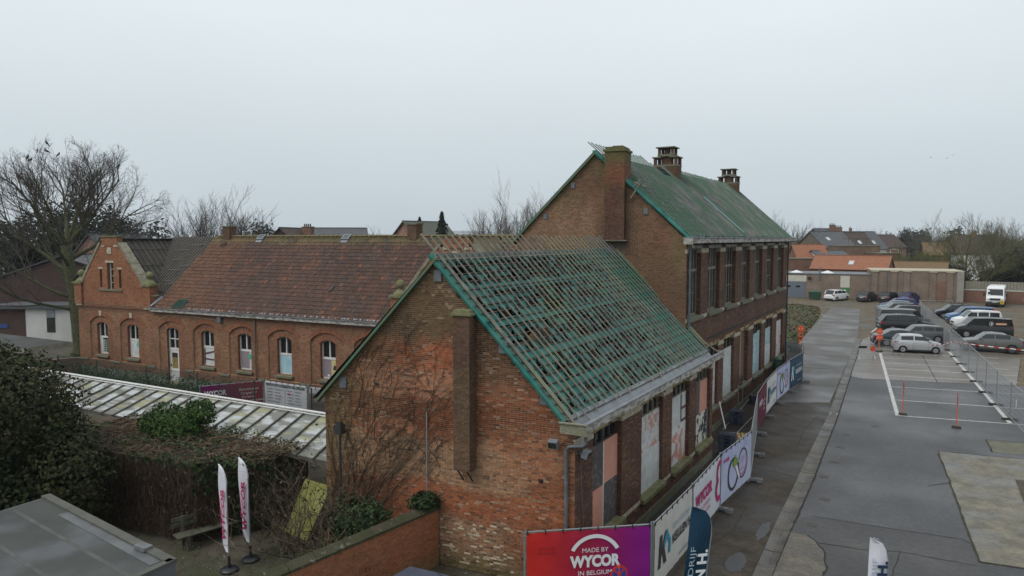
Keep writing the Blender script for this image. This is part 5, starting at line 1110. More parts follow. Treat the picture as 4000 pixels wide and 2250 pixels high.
# covered walkway
WKW = thing('covered_walkway', 'covered walkway with stained translucent corrugated roof panels and dark ribs', 'walkway', (-26, 17, 0))
M_POLY = mat('stained_translucent_sheet', (.40, .425, .43), (.13, .13, .11), .35, scale=1.4, detail=9, lo=.43, hi=.55, c3=(.25, .25, .13), scale3=.8, lo3=.52, hi3=.64, stretch=(.7, 1.6, 1))
M_POLY2 = mat('dirty_translucent_sheet', (.13, .135, .115), (.40, .42, .41), .4, scale=1.3, detail=9, lo=.48, hi=.62, c3=(.24, .235, .12), scale3=.8, lo3=.52, hi3=.66, stretch=(.6, 1.8, 1))
def wkF(t): x = -39 + t * 22.6; return Vector((x, 17.95 + (x + 36.6) * .046, 2.78))
def wkN(t): x = -39 + t * 22.6; return Vector((x + 1.35, 15.35 + (x + 36.6) * .012, 2.42))
NP = 29
for i in range(NP):
    a, b_ = i / NP, (i + 1) / NP; nb = MB(); k = 4
    for q in range(k):
        p0, p1 = q / k, (q + 1) / k; f = lambda t, s_: wkN(t).lerp(wkF(t), s_) + Z3 * (-.015 * math.sin(math.pi * s_))
        nb.face([f(a, p0), f(b_, p0), f(b_, p1), f(a, p1)])
    nb.build('roof_panel', M_POLY if (i * 7) % 3 else M_POLY2, WKW)
for i in range(NP + 1): t = i / NP; MB().bar(wkN(t) + Z3 * .03 - (wkF(t) - wkN(t)) * .03, wkF(t) + Z3 * .03, .05, .05).build('rib', mat('dark_rib', (.055, .05, .045), (.11, .10, .085), .7, scale=3) if 'dark_rib' not in MATS else MATS['dark_rib'], WKW)
MB().bar(wkF(-.02) + Z3 * .06, wkF(1.02) + Z3 * .06, .14, .04).build('back_trim', M_WFRAME, WKW); MB().bar(wkF(-.02) + V(0, -.22, .03), wkF(1.02) + V(0, -.22, .03), .05, .03).build('back_trim', M_WFRAME, WKW)
MB().bar(wkN(-.02) - Z3 * .05, wkN(1) - Z3 * .05, .06, .12).build('front_beam', MATS['dark_rib'], WKW)
for i in range(8): t = .02 + i * .135; MB().ptube([(wkF(t).x, wkF(t).y - .1, 0), wkF(t) - Z3 * .05], .05, 6).ptube([(wkN(t).x, wkN(t).y + .1, 0), wkN(t) - Z3 * .1], .05, 6).build('post', MATS['dark_rib'], WKW)

# ------------------------------------------------------------------ foliage helper
def leaf(mb, p, size, col, R, nrm=None, droop=0.0):
    a = Vector((R.gauss(0, 1), R.gauss(0, 1), R.gauss(0, 1)))
    if nrm is not None: a = (nrm * 1.6 + a * .7)
    a.normalize(); u_ = a.orthogonal().normalized(); u_.rotate(Matrix.Rotation(R.uniform(0, 6.28), 3, a)); v_ = a.cross(u_)
    s_ = size * R.uniform(.6, 1.3); mb.face([p - u_ * s_ * .5, p + v_ * s_ * .32, p + u_ * s_ * .5, p - v_ * s_ * .32], col)
GREENS = dict(ivy=[(0.0204, 0.0422, 0.0150), (0.0306, 0.0578, 0.0204), (0.0150, 0.0286, 0.0122), (0.0442, 0.0714, 0.0238)], holly=[(0.0177, 0.0313, 0.0116), (0.0122, 0.0231, 0.0095), (0.0286, 0.0422, 0.0136), (0.0340, 0.0374, 0.0136)],
              holly2=[(0.0272, 0.0381, 0.0122), (0.0374, 0.0408, 0.0150), (0.0190, 0.0286, 0.0102), (0.0476, 0.0442, 0.0190)], bright=[(0.0408, 0.0850, 0.0170), (0.0306, 0.0680, 0.0150), (0.0578, 0.1020, 0.0238), (0.0238, 0.0510, 0.0136)], brown=[(0.0578, 0.0374, 0.0218), (0.0408, 0.0258, 0.0163), (0.0748, 0.0530, 0.0306), (0.0306, 0.0204, 0.0136)],
              pine=[(0.0122, 0.0218, 0.0136), (0.0177, 0.0286, 0.0163), (0.0095, 0.0177, 0.0116)], dull=[(0.0408, 0.0510, 0.0204), (0.0340, 0.0408, 0.0204), (0.0510, 0.0544, 0.0238)])
def blob_leaves(mb, c, rx, ry, rz, n, size, pal, R, hollow=.55):
    pal = GREENS[pal]
    for _ in range(n):
        d = Vector((R.gauss(0, 1), R.gauss(0, 1), R.gauss(0, 1))).normalized(); k = hollow + (1 - hollow) * R.random() ** .6
        k *= 1 + .30 * nz(d.x * 2 + c[0], d.y * 2 + c[1], d.z * 2 + c[2]) + .12 * nz(d.x * 6, d.y * 6, d.z * 6 + c[0])
        p = Vector((c[0] + d.x * rx * k, c[1] + d.y * ry * k, c[2] + d.z * rz * k))
        if p.z < .02: p.z = .02 + .1 * R.random()
        leaf(mb, p, size, vary(pal[R.randrange(len(pal))], R, .3), R, d)
def branches_in(mb, c, rx, ry, rz, n, R, r0=.03, col=(.05, .045, .03)):
    base = Vector((c[0], c[1], 0.0))
    for _ in range(n):
        d = Vector((R.gauss(0, 1), R.gauss(0, 1), abs(R.gauss(0, 1)))).normalized(); e = Vector((c[0] + d.x * rx * .9, c[1] + d.y * ry * .9, max(.1, c[2] + d.z * rz * .8)))
        m_ = base.lerp(e, .5) + Vector((R.uniform(-.2, .2), R.uniform(-.2, .2), R.uniform(0, .3))) * rx; mb.ptube([base, m_, e], [r0, r0 * .6, r0 * .2], 4, vary(col, R, .3))
# ivy shed
SH = thing('overgrown_shed', 'garden shed wholly overgrown with brown vines and green ivy', 'shed', (-21.5, 14, 0))
poly = [(-27, 11.9), (-19.35, 13.15), (-17.75, 15.95), (-17.9, 16.4), (-27.5, 15.2)]
b = MB(); k = len(poly); b.v = [(x, y, 0) for x, y in poly] + [(x, y, 2.45) for x, y in poly]; b.f = [tuple(range(k, 2 * k))] + [(i, (i + 1) % k, k + (i + 1) % k, k + i) for i in range(k)]; b.c = [None] * len(b.f)
b.build('shed_body', mat('dead_vine_mat', (.060, .038, .025), (.032, .022, .016), .95, scale=3.5, detail=10, c3=(.085, .062, .032), scale3=1.1, bump=1.0, bscale=18), SH)
R = random.Random(12); vb = MB(); lb = MB(); gb = MB()
def shed_pt(e, t, z, out=.04):
    (x0, y0), (x1, y1) = poly[e], poly[(e + 1) % k]; d = Vector((x1 - x0, y1 - y0, 0)); n_ = Vector((d.y, -d.x, 0)).normalized(); return Vector((x0, y0, z)) + d * t + n_ * out, n_
for _ in range(900):                        # hanging and creeping dead stems
    e = R.choice([0, 0, 0, 1]); t = R.random(); z = R.uniform(.9, 2.5); pts = []
    x = t
    for q in range(5):
        p, n_ = shed_pt(e, min(1, max(0, x)), max(.02, z - q * R.uniform(.10, .35)), R.uniform(.02, .16)); pts.append(p); x += R.uniform(-.02, .02)
    vb.ptube(pts, [R.uniform(.006, .013)] * 5, 3, vary((.055, .036, .025), R, .5), cap=False)
for _ in range(1500):                       # litter of stems on the roof
    x, y = R.uniform(-26, -17.4), R.uniform(12.4, 16); p = Vector((x, y, 2.5 + R.uniform(0, .16))); a = R.uniform(0, 6.28); l_ = R.uniform(.15, .6)
    q = p + Vector((math.cos(a) * l_, math.sin(a) * l_, R.uniform(-.04, .08)))
    if y > 12.3 + (x + 26) * .16: vb.ptube([p, p.lerp(q, .5) + Z3 * R.uniform(0, .08), q], R.uniform(.006, .014), 3, vary((.12, .085, .055), R, .5), cap=False)
vb.build('dead_vines', M_BARK, SH, kind='stuff')
for _ in range(5200):
    e = R.choice([0, 0, 1]); t = R.random(); z = R.uniform(.05, 2.6); p, n_ = shed_pt(e, t, z, R.uniform(.03, .2))
    g_ = nz(p.x * .55, p.y * .55 + 7, p.z * .7); isg = (e == 1 and (z > 1.5 or (t > .35 and g_ > -.25))) or (e == 0 and (t < .42 + .1 * g_) and g_ > -.22) or (e == 0 and z > 2.35 and g_ > .05)
    if isg: leaf(gb, p, .13, vary(GREENS['ivy'][R.randrange(4)], R, .3), R, n_)
    elif R.random() < .5: leaf(lb, p, .10, vary(GREENS['brown'][R.randrange(4)], R, .4), R, n_)
for _ in range(3800):
    x, y = R.uniform(-26.5, -17.4), R.uniform(12, 16.3)
    if y < 12.0 + (x + 26) * .165: continue
    g_ = nz(x * .5, y * .6, 3); edge = (y - (12.0 + (x + 26) * .165)) < .6 and x > -20.8
    if edge or g_ > .02 and x < -19.5: leaf(gb, Vector((x, y, 2.52 + R.uniform(0, .22))), .13, vary(GREENS['ivy'][R.randrange(4)], R, .3), R, Z3)
    else: leaf(lb, Vector((x, y, 2.48 + R.uniform(0, .12))), .12, vary(mixc(GREENS['brown'][R.randrange(4)], (.075, .075, .03), .5 * R.random()), R, .4), R, Z3)
gb.build('ivy_leaves', M_LEAF, SH, kind='stuff'); lb.build('dry_leaves', M_LEAF, SH, kind='stuff')
# shrubs
def shrub(name, label, c, r3, n, size, pal, seed, nb=25, stem=.03, group=None, cat='shrub', extra=()):
    t = thing(name, label, cat, (c[0], c[1], 0), group=group); R = random.Random(seed); m = MB(); blob_leaves(m, c, *r3, n, size, pal, R)
    for (cc, rr, nn, pp) in extra: blob_leaves(m, cc, *rr, nn, size, pp, R)
    m.build('foliage', M_LEAF, t); s_ = MB(); branches_in(s_, c, *r3, nb, R, stem); s_.build('branches', M_BARK, t); return t
shrub('holly_bush', 'big dark evergreen bush filling the left edge of the picture', (-25.8, 10.6, 2.7), (2.9, 2.4, 3.2), 17000, .14, 'holly', 5, 90, .05, extra=[((-24.2, 10.6, 4.2), (2.2, 1.8, 1.7), 5500, 'holly2'), ((-24.5, 9.2, 1.4), (3, 2, 1.8), 5000, 'holly'), ((-22.6, 11.2, 2.0), (1.5, 1.2, 1.9), 4200, 'holly2'), ((-26, 10, 5.0), (2, 1.8, 1.4), 3500, 'holly2')])
shrub('round_shrub', 'bright green shrub growing on the shed roof by the walkway', (-23.0, 14.9, 2.75), (1.5, .9, .75), 4200, .12, 'bright', 6, 10, .02)
shrub('small_tree_shrub', 'small leafy shrub standing out above the walkway roof edge', (-22.0, 15.35, 3.25), (.65, .5, .5), 1500, .11, 'bright', 8, 14, .015)
shrub('ivy_clump', 'dark ivy clump on the coping where garden wall meets gable', (-13.35, 14.3, 1.35), (1.1, .75, .85), 3200, .11, 'ivy', 9, 10, .02, extra=[((-12.15, 15.5, 1.95), (.45, .55, .25), 900, 'ivy')])
# bare buddleia shrubs in front of the gable
def bare_shrub(name, label, c, h, n, seed, spread=.8, col=(.11, .085, .06), leafy=120):
    t = thing(name, label, 'shrub', (c[0], c[1], 0), group='bare shrubs before the overgrown gable'); R = random.Random(seed); m = MB(); l_ = MB()
    def grow(p, d, ln, r_, lv):
        pts = [p]; q = p.copy(); dd = d.copy()
        for s_ in range(3): dd = (dd + Vector((R.gauss(0, .22), R.gauss(0, .22), R.gauss(.02, .12)))).normalized(); q = q + dd * ln / 3; pts.append(q.copy())
        m.ptube(pts, [r_, r_ * .8, r_ * .6, r_ * .35], 3, vary(col, R, .4), cap=False)
        if lv < 3:
            for _ in range(R.choice((2, 3, 3))): i = R.randrange(1, 4); grow(pts[i], (dd + Vector((R.gauss(0, .7), R.gauss(0, .7), R.gauss(.1, .5)))).normalized(), ln * R.uniform(.5, .8), r_ * .55, lv + 1)
        else:
            if R.random() < .5:
                e = pts[-1]; m.ptube([e, e + Vector((R.gauss(0, .04), R.gauss(0, .04), -R.uniform(.05, .14)))], [.014, .004], 3, (.05, .035, .025), cap=False)
            if R.random() < .45: leaf(l_, pts[-1], .11, vary((.055, .062, .03), R, .4), R)
    for _ in range(n): grow(Vector((c[0] + R.gauss(0, .22), c[1] + R.gauss(0, .22), 0)), Vector((R.gauss(0, spread * .55), R.gauss(0, spread * .55), 1)).normalized(), h * R.uniform(.45, .65), .022, 0)
    m.build('branches', M_BARK, t); l_.build('leaves', M_LEAF, t)
bare_shrub('buddleia', 'bare buddleia with drooping seed heads in front of the mossy panel', (-16.2, 14.4), 2.9, 13, 21); bare_shrub('buddleia', 'dense bare shrub beside the lamp post at the gable foot', (-15.0, 14.6), 3.3, 18, 22)
bare_shrub('buddleia', 'thin bare shrub close to the garden wall', (-13.9, 13.7), 2.3, 10, 23, col=(.14, .105, .06)); bare_shrub('buddleia', 'sprawling bare shrub beside the bench end', (-17.6, 14.9), 2.4, 11, 24, col=(.09, .06, .045))
# dead climber on the gable
CL = thing('dead_climber', 'leafless climbing vine spread over the left half of the gable', 'climber', FG.p(7.2, .1, 0)); R = random.Random(33); m = MB()
for _ in range(120):
    u = R.triangular(6.0, 8.05, 7.9); z = 0.2; pts = []; lean = R.gauss(-.32, .3); topz = R.uniform(2.0, 8.2)
    if u < 7.0: z = R.uniform(1.2, 5.0)
    st = R.uniform(.18, .3)
    while z < topz and len(pts) < 36:
        lim = EZL + (GW - u) * (APZ - EZL) / (GW - APU) - .1 if u > APU else APZ
        if z > lim or u > GW - .02 or u < 3.55: break
        pts.append(FG.p(u, .02 + .03 * R.random(), z)); lean += R.gauss(0, .14); lean = max(-1.0, min(.5, lean)); u += lean * st; z += st * R.uniform(.5, 1.1)
    if len(pts) > 3: n = len(pts); r0 = R.uniform(.006, .012); m.ptube(pts, [r0 * (1 - .75 * i / n) for i in range(n)], 3, vary((.075, .052, .036), R, .4), cap=False)
for _ in range(80):
    u = R.uniform(4.2, 7.6); z = R.uniform(2.5, 6.2); pts = []; a = R.uniform(.2, 1.3)
    for q in range(R.randrange(5, 14)):
        lim = EZL + (GW - u) * (APZ - EZL) / (GW - APU) - .1
        if z > lim or u < 3.6 or u > 8: break
        pts.append(FG.p(u, .03, z)); a += R.gauss(0, .3); u -= .18 * math.cos(a); z += .14 * math.sin(a)
    if len(pts) > 3: m.ptube(pts, [.009 * (1 - .7 * i / len(pts)) for i in range(len(pts))], 3, vary((.06, .042, .03), R, .4), cap=False)
m.build('stems', M_BARK, CL)
# grass and litter by the garden wall
gm = MB(); R = random.Random(44)
for _ in range(9000):
    u = R.uniform(1.8, 8.2); v_ = R.uniform(.30, 1.9); p = gF.p(u, -v_, 0)
    if nz(p.x * .9, p.y * .9, 2) < -.1 + .12 * v_ or v_ > .5 + u * .2: continue
    h = R.uniform(.04, .13); d = Vector((R.gauss(0, .04), R.gauss(0, .04), 0)); w = Vector((R.gauss(0, 1), R.gauss(0, 1), 0)).normalized() * .012; gm.face([p - w, p + w, p + d + Z3 * h], vary((.055, .115, .022), R, .4))
tag(gm.build('grass', M_LEAF), 'bright green grass along the garden wall foot', 'grass', kind='stuff')
gm = MB()
for _ in range(3500):
    x, y = R.uniform(-20, -12.6), R.uniform(8.5, 15.5); leaf(gm, Vector((x, y, .005 + .02 * R.random())), .05, vary((.20, .18, .14) if R.random() < .3 else (.075, .055, .035), R, .4), R, Z3)
for _ in range(500): leaf(gm, Vector((R.uniform(-11.6, -8.6), R.uniform(12.5, 15.8), .006)), .06, vary((.22, .2, .16) if R.random() < .1 else (.05, .04, .028), R, .4), R, Z3)
tag(gm.build('fallen_leaves', M_LEAF), 'fallen leaves and gravel specks strewn over the yard soil', 'leaf litter', kind='stuff')

# ------------------------------------------------------------------ bench, panel, trailer
BN = thing('garden_bench', 'long weathered wooden bench before the overgrown shed', 'bench', (-18.9, 13.6, 0)); bd = Vector((.52, 2.24, 0)).normalized(); b0 = Vector((-18.98, 12.42, 0)); bf = Frame(b0, bd, (bd.y, -bd.x, 0)); M_BW = mat('mossy_bench_wood', (.10, .105, .075), (.06, .062, .042), .9, scale=4, bump=.4)
for n in (0, -.16, -.32): MB().fbox(bf, 0, 2.5, n - .14, n, .42, .46).build('seat_plank', M_BW, BN)
for z in (.62, .80): MB().fbox(bf, 0, 2.5, -.52, -.48, z, z + .12).build('back_plank', M_BW, BN)
for u in (.3, 2.2): MB().fbox(bf, u - .04, u + .04, -.08, 0, 0, .42).fbox(bf, u - .04, u + .04, -.48, -.42, 0, .95).build('leg', M_BW, BN)
LP_ = thing('mossy_sheet', 'mossy yellow green panel leaning in the shrubs', 'panel', (-17.2, 15.3, 0)); a, b_, c_, d_ = gp(1112, 2078), gp(1200, 2112), None, None; up = Vector((.35, .62, 1.62)); nn = (b_ - a).cross(up).normalized() * .03
MB().hexa([a, b_, b_ + nn, a + nn, a + up, b_ + up + Vector((.12, 0, 0)), b_ + up + nn + Vector((.12, 0, 0)), a + up + nn]).build('sheet', mat('mossy_yellow_panel', (.30, .31, .075), (.20, .22, .06), .8, scale=2.2, c3=(.37, .36, .14), scale3=3, bump=.3), LP_)
TR = thing('covered_trailer', 'dark blue grey tarpaulin covered trailer peeking in at the bottom edge', 'trailer', (-10.7, 12.0, 0)); M_TARP = mat('tarpaulin', (.055, .065, .10), (.075, .085, .115), .5, scale=1.5)
MB().hexa([(-11.250, 11.320, 0.530), (-9.550, 11.520, 0.530), (-9.650, 13.620, 0.530), (-11.150, 13.520, 0.530), (-11.150, 11.520, 1.130), (-9.650, 11.720, 1.130), (-9.800, 13.470, 1.200), (-10.950, 13.370, 1.200)]).face([(-10.950, 13.370, 1.205), (-9.800, 13.470, 1.205), (-10.350, 13.020, 1.440)]).face([(-9.800, 13.470, 1.205), (-9.650, 11.720, 1.135), (-10.370, 11.920, 1.420), (-10.350, 13.020, 1.440)]).face([(-10.950, 13.370, 1.205), (-10.350, 13.020, 1.440), (-10.370, 11.920, 1.420), (-11.150, 11.520, 1.135)]).build('tarpaulin', M_TARP, TR)
MB().ptube([(-10.200, 13.270, 1.330), (-9.850, 13.270, 1.240), (-9.750, 12.320, 1.200)], .02, 6).build('edge_rope', M_BLACK, TR)
for x in (-11.5, -10.05): MB().lathe((x, 11.7, .3), [(.1, -.08), (.3, -.08), (.3, .08), (.1, .08)], 16, 'x').build('wheel', M_BLACK, TR)

# ------------------------------------------------------------------ site fence, banners, feet
M_CLOTH = attr_mat('banner_cloth', rough=0.6, nscale=2.0, amt=(.92, 1.06), bump=0)
def wiremesh(F, w, z0, z1, dx=.16, dz=.24, r=.0045):
    b = MB(); n = int(w / dx)
    for i in range(n + 1): u = w * i / n; b.fbox(F, u - r, u + r, -r, r, z0, z1)
    k = int((z1 - z0) / dz)
    for i in range(k + 1): z = z0 + (z1 - z0) * i / k; b.fbox(F, 0, w, -r, r, z - r, z + r)
    return b
def fence_panel(P, Q, label, group, zt=2.03, mesh=True):
    P = Vector((*P, 0)); Q = Vector((*Q, 0)); U = (Q - P).normalized(); w = (Q - P).length; F = Frame(P, U, (U.y, -U.x, 0)); t = thing('site_fence', label, 'fence panel', P, group=group)
    for u in (.04, w - .04): MB().ptube([F.p(u, 0, .06), F.p(u, 0, zt)], .021, 8).build('post', M_GALV, t)
    for z in (.16, zt - .06): MB().ptube([F.p(.04, 0, z), F.p(w - .04, 0, z)], .017, 6).build('rail', M_GALV, t)
    if mesh: wiremesh(F, w - .1, .18, zt - .08).build('wire_mesh', M_GALV, t)
    return F, w
FOOT = None
def fence_foot(p, ang, label, group, m=M_FOOT, z=0.0, name='rubber_ballast', tilt=0.0):
    t = thing(name, label, 'fence foot', (p[0], p[1], z), ang, group); t.rotation_euler = (0, tilt, ang)
    b = MB(); L_, W_, H_ = .36, .115, .13
    b.hexa([(-L_, -W_, 0), (-.12, -W_, 0), (-.12, W_, 0), (-L_, W_, 0), (-L_ + .02, -W_ + .015, H_), (-.12, -W_ + .015, H_), (-.12, W_ - .015, H_), (-L_ + .02, W_ - .015, H_)]); b.hexa([(.12, -W_, 0), (L_, -W_, 0), (L_, W_, 0), (.12, W_, 0), (.12, -W_ + .015, H_), (L_ - .02, -W_ + .015, H_), (L_ - .02, W_ - .015, H_), (.12, W_ - .015, H_)]); b.box(-.12, .12, -W_ + .015, W_ - .015, .05, H_); b.build('block', m, t, local=True)
    for x in (-.24, .0, .24): MB().box(x - .035, x + .035, -.03, .03, H_, H_ + .003).build('socket', M_BLACK, t, local=True)
    return t
def banner(F, w, label, colf, z0=.16, z1=1.94, group='advertising banners on the site fence', n=.03, sag=.012):
    t = thing('banner', label, 'banner', F.p(0, 0, 0), group=group); b = MB(); nu, nz_ = 26, 9; o = F.O
    g_ = lambda i, k: F.p(.08 + (w - .16) * i / nu, n + sag * nz(i * .35 + o.x * 3, k * .45, o.y) - (.012 if k in (0, nz_) and i % 4 else 0), z0 + (z1 - z0) * k / nz_ - (.012 if k == nz_ and i % 4 else 0))
    for i in range(nu):
        for k in range(nz_): b.face([g_(i, k), g_(i + 1, k), g_(i + 1, k + 1), g_(i, k + 1)], colf(i / nu, k / nz_))
    b.build('cloth', M_CLOTH, t, smooth=60)
    for i in range(8): u = .1 + (w - .2) * i / 7; MB().fbox(F, u - .012, u + .012, n, n + .02, z1 - .05, z1 + .07).build('cable_tie', M_BLACK, t)
    return t
NW = 'white'
W_INK = ink('white', (.70, .72, .74)); MAG = ink('magenta', (.44, .008, .12)); NAVY = ink('navy', (.012, .03, .075)); TEALI = ink('teal_blue', (.03, .25, .36)); GREYI = ink('pale_blue_grey', (.32, .42, .50)); PINKI = ink('pink', (.55, .10, .22)); DKI = ink('charcoal', (.03, .032, .035))
GRP = 'site fence panels along the school'
FP = [(-8.64, 15.05), (-6.0, 17.22), (-5.97, 20.6), (-6.03, 24.1), (-5.76, 27.7), (-6.35, 31.1), (-6.95, 34.6), (-7.24, 38.15), (-7.36, 41.7), (-7.25, 45.25), (-7.02, 48.8), (-7.5, 52.0), (-9.2, 54.2)]
FLAB = ['steel fence panel carrying the red and purple banner', 'steel fence panel carrying the nearer white builder banner', 'steel fence panel behind the white banner with magenta lettering', 'steel fence panel behind the nearer lilac bicycle banner', 'bare steel fence panel just beyond the nearer bicycle banner', 'bare steel fence panel just before the small maroon banner', 'steel fence panel carrying the small maroon banner', 'steel fence panel carrying the farther white builder banner', 'steel fence panel behind the farther lilac bicycle banner', 'steel fence panel carrying the dark blue banner', 'steel fence panel turned edge on beyond the dark blue banner', 'last steel fence panel closing the site at the far corner']
FR_ = []
for i in range(12): FR_.append(fence_panel(FP[i], FP[i + 1], FLAB[i], GRP))
for i, p in enumerate(FP[1:11]):
    d = Vector((FP[i + 2][0] - p[0], FP[i + 2][1] - p[1])) if i + 2 < len(FP) else Vector((0, 1)); fence_foot((p[0] + .12, p[1]), math.atan2(d.y, d.x) - math.pi / 2, 'grey fence foot under the site fence, %s from the camera' % ORD[i], 'feet of the site fence')
def const(c): return lambda u, v: c
# red to purple banner
F, w = FR_[0]
def redgrad(u, v):
    c = lerp3((.50, .022, .016), (.29, .012, .05), sst(.0, .55, u)); c = lerp3(c, (.20, .006, .20), sst(.45, 1, u)); return c
t = banner(F, w, 'red to purple banner with white arc and maker lettering', redgrad)
arc_strip(F, 1.86, 1.10, .62, .72, 28, 152, 28, .058).build('logo_arc', W_INK, t)
lettering(t, F, 1.86, 1.40, 'MADE BY', .17, W_INK, .058); lettering(t, F, 1.86, 1.10, 'WYCOR', .40, W_INK, .058, bold=.022, width=1.34); lettering(t, F, 1.86, .80, 'IN BELGIUM', .17, W_INK, .058); lettering(t, F, 1.86, .63, 'WITH PASSION', .10, W_INK, .058)
MB().fbox(F, .38, .78, .056, .058, 1.53, 1.545).fbox(F, .38, .78, .056, .058, 1.40, 1.415).fbox(F, .38, .395, .056, .058, 1.40, 1.545).fbox(F, .765, .78, .056, .058, 1.40, 1.545).build('faint_box', ink('dark_red', (.27, .015, .02)), t)
def keulen(t, F, w, fg, roof, z=1.05, sub='www.keulen.be'):
    flat_poly(F, [(.32, z - .45), (.50, z - .45), (.66, z + .42), (.48, z + .42)], .056).build('logo_stem', fg, t); flat_poly(F, [(.62, z + .02), (.86, z + .42), (1.04, z + .42), (.80, z - .02), (.98, z - .45), (.78, z - .45), (.64, z - .12)], .056).build('logo_arm', fg, t)
    flat_poly(F, [(.70, z + .10), (1.0, z + .46), (1.32, z + .05), (1.30, z - .30), (1.16, z - .30), (1.16, z + .02), (1.0, z + .20), (.84, z + .02)], .058).build('logo_roof', roof, t)
    lettering(t, F, 2.30, z + .32, 'BOUWBEDRIJF', .22, GREYI, .056, shear=.15, width=1.5); lettering(t, F, 2.36, z - .04, 'KEULEN H.', .36, fg, .056, bold=.012, width=1.75); lettering(t, F, 2.5, z - .66, sub, .12, fg, .056, width=.95)
F, w = FR_[1]; keulen(banner(F, w, 'nearer white builder banner with navy letters and house logo', const((.52, .51, .47))), F, w, DKI, TEALI)
F, w = FR_[2]; t = banner(F, w, 'white banner with large magenta lettering behind the teal flag', const((.58, .59, .64))); lettering(t, F, 1.28, 1.28, 'WYCOR', .52, MAG, .056, bold=.024, width=2.0); lettering(t, F, 1.45, .90, 'CO-DENKERS', .19, PINKI, .056, width=1.3); lettering(t, F, 1.45, .66, 'AFWERKERS', .19, PINKI, .056, width=1.3)
arc_strip(F, 3.3, 1.42, .24, .42, 60, 240, 18, .056).build('logo_curve', MAG, t); arc_strip(F, 3.2, .86, .24, .42, 120, 300, 18, .056).build('logo_curve', MAG, t)
def bike(F, w, label):
    t = banner(F, w, label, lambda u, v: lerp3((.47, .50, .66), (.40, .43, .62), v)); lettering(t, F, .55, 1.62, 'WYCOR', .17, MAG, .056, bold=.008, width=.62)
    arc_strip(F, 1.35, .92, .50, .60, 0, 360, 30, .056).build('wheel_ring', DKI, t); arc_strip(F, 2.45, 1.05, .50, .56, 0, 360, 30, .056).build('wheel_ring', DKI, t); arc_strip(F, 2.45, 1.05, .40, .44, 180, 400, 22, .056).build('magenta_ring', PINKI, t)
    ellipse(F, 1.55, 1.30, .26, .17, 16, .058).build('green_figure', ink('lime', (.20, .30, .03)), t); ellipse(F, 1.62, 1.50, .09, .09, 12, .058).build('helmet', GREYI, t); flat_poly(F, [(1.5, 1.16), (1.72, 1.2), (2.1, .62), (1.98, .58)], .058).build('leg', W_INK, t); flat_poly(F, [(1.7, 1.34), (1.76, 1.4), (2.15, 1.12), (2.1, 1.06)], .058).build('arm', GREYI, t)
    for k, tx in enumerate(('SAMEN', 'BOUWEN', 'AAN', 'DE', 'TOEKOMST')): lettering(t, F, 2.42, 1.28 - k * .11, tx, .10, MAG, .058)
    for k in range(5): flat_poly(F, [(2.5 + k * .1, 1.6), (2.52 + k * .1, 1.6), (2.6 + k * .09, 1.86), (2.57 + k * .09, 1.86)], .056).build('sketch_line', GREYI, t)
bike(*FR_[3], 'nearer lilac banner with bicycle wheel drawing and small lettering')
F, w = FR_[6]; t = banner(F, w, 'maroon banner with white lettering in the middle of the fence', lambda u, v: (.12, .012, .035)); lettering(t, F, 1.0, 1.3, 'WYCOR', .34, W_INK, .056, bold=.014, width=1.2)
for k, tx in enumerate(('Ziekenhuizen', 'Zorgsector', 'Kantoren')): lettering(t, F, 2.4, 1.2 - k * .22, tx, .17, W_INK, .056)
F, w = FR_[7]; keulen(banner(F, w, 'farther white builder banner with navy letters', const((.60, .60, .60))), F, w, NAVY, TEALI)
bike(*FR_[8], 'farther lilac banner with bicycle wheel drawing')
F, w = FR_[9]; keulen(banner(F, w, 'dark blue builder banner with white letters and house logo', lambda u, v: lerp3((.010, .042, .085), (.014, .055, .10), v)), F, w, W_INK, TEALI)
F, w = FR_[10]; banner(F, w, 'magenta banner seen almost edge on at the far fence corner', const((.20, .012, .07)))
F, w = FR_[11]; F2 = Frame(F.O, F.U, -F.N); t = banner(F2, w, 'pale banner seen from behind with mirrored letters at the corner', const((.44, .44, .45)), n=.03); lettering(t, F2, .75, 1.55, 'KEULEN', .42, GREYI, .056, bold=.012, mirror=False, width=1.1); arc_strip(F2, 1.7, 1.45, .16, .26, 0, 270, 16, .056).build('logo', TEALI, t); arc_strip(F2, 1.2, .6, .22, .30, 0, 360, 18, .056).build('logo', GREYI, t); arc_strip(F2, 2.0, .6, .22, .30, 0, 360, 18, .056).build('logo', PINKI, t)
# car park fence
RP = [(4.15, 40.4), (3.75, 43.86), (3.38, 47.43), (3.07, 50.9), (2.76, 54.5), (2.46, 58.05), (2.16, 61.6), (1.85, 65.2), (1.52, 68.8), (1.18, 72.3), (.84, 75.8), (.5, 79.3), (.15, 82.8), (-.2, 86.3), (-.55, 89.8), (-.85, 93.3), (-1.1, 96.8)]
for i in range(16): fence_panel(RP[i], RP[i + 1], 'bare steel fence panel across the car park, %s from the camera' % (ORD[i] if i < 14 else ['next to last', 'farthest'][i - 14]), 'fence panels across the car park')
for i, p in enumerate(RP[1:13]): fence_foot(p, .18, 'black fence foot across the car park, %s from the camera' % ORD[i], 'feet of the car park fence', plain('black_rubber', (.022, .022, .022), .8) if 'black_rubber' not in MATS else MATS['black_rubber'])
fence_panel((-1.1, 96.8), (2.3, 98.2), 'bare steel fence panel crossing at the far end behind the cars', 'fence panels across the car park')
sp = thing('notice_sheet', 'small white notice tied to the car park fence', 'notice', (3.85, 42.6, 1.1)); MB().box(3.86, 3.872, 42.5, 42.75, 1.0, 1.35).build('sheet', W_INK, sp)
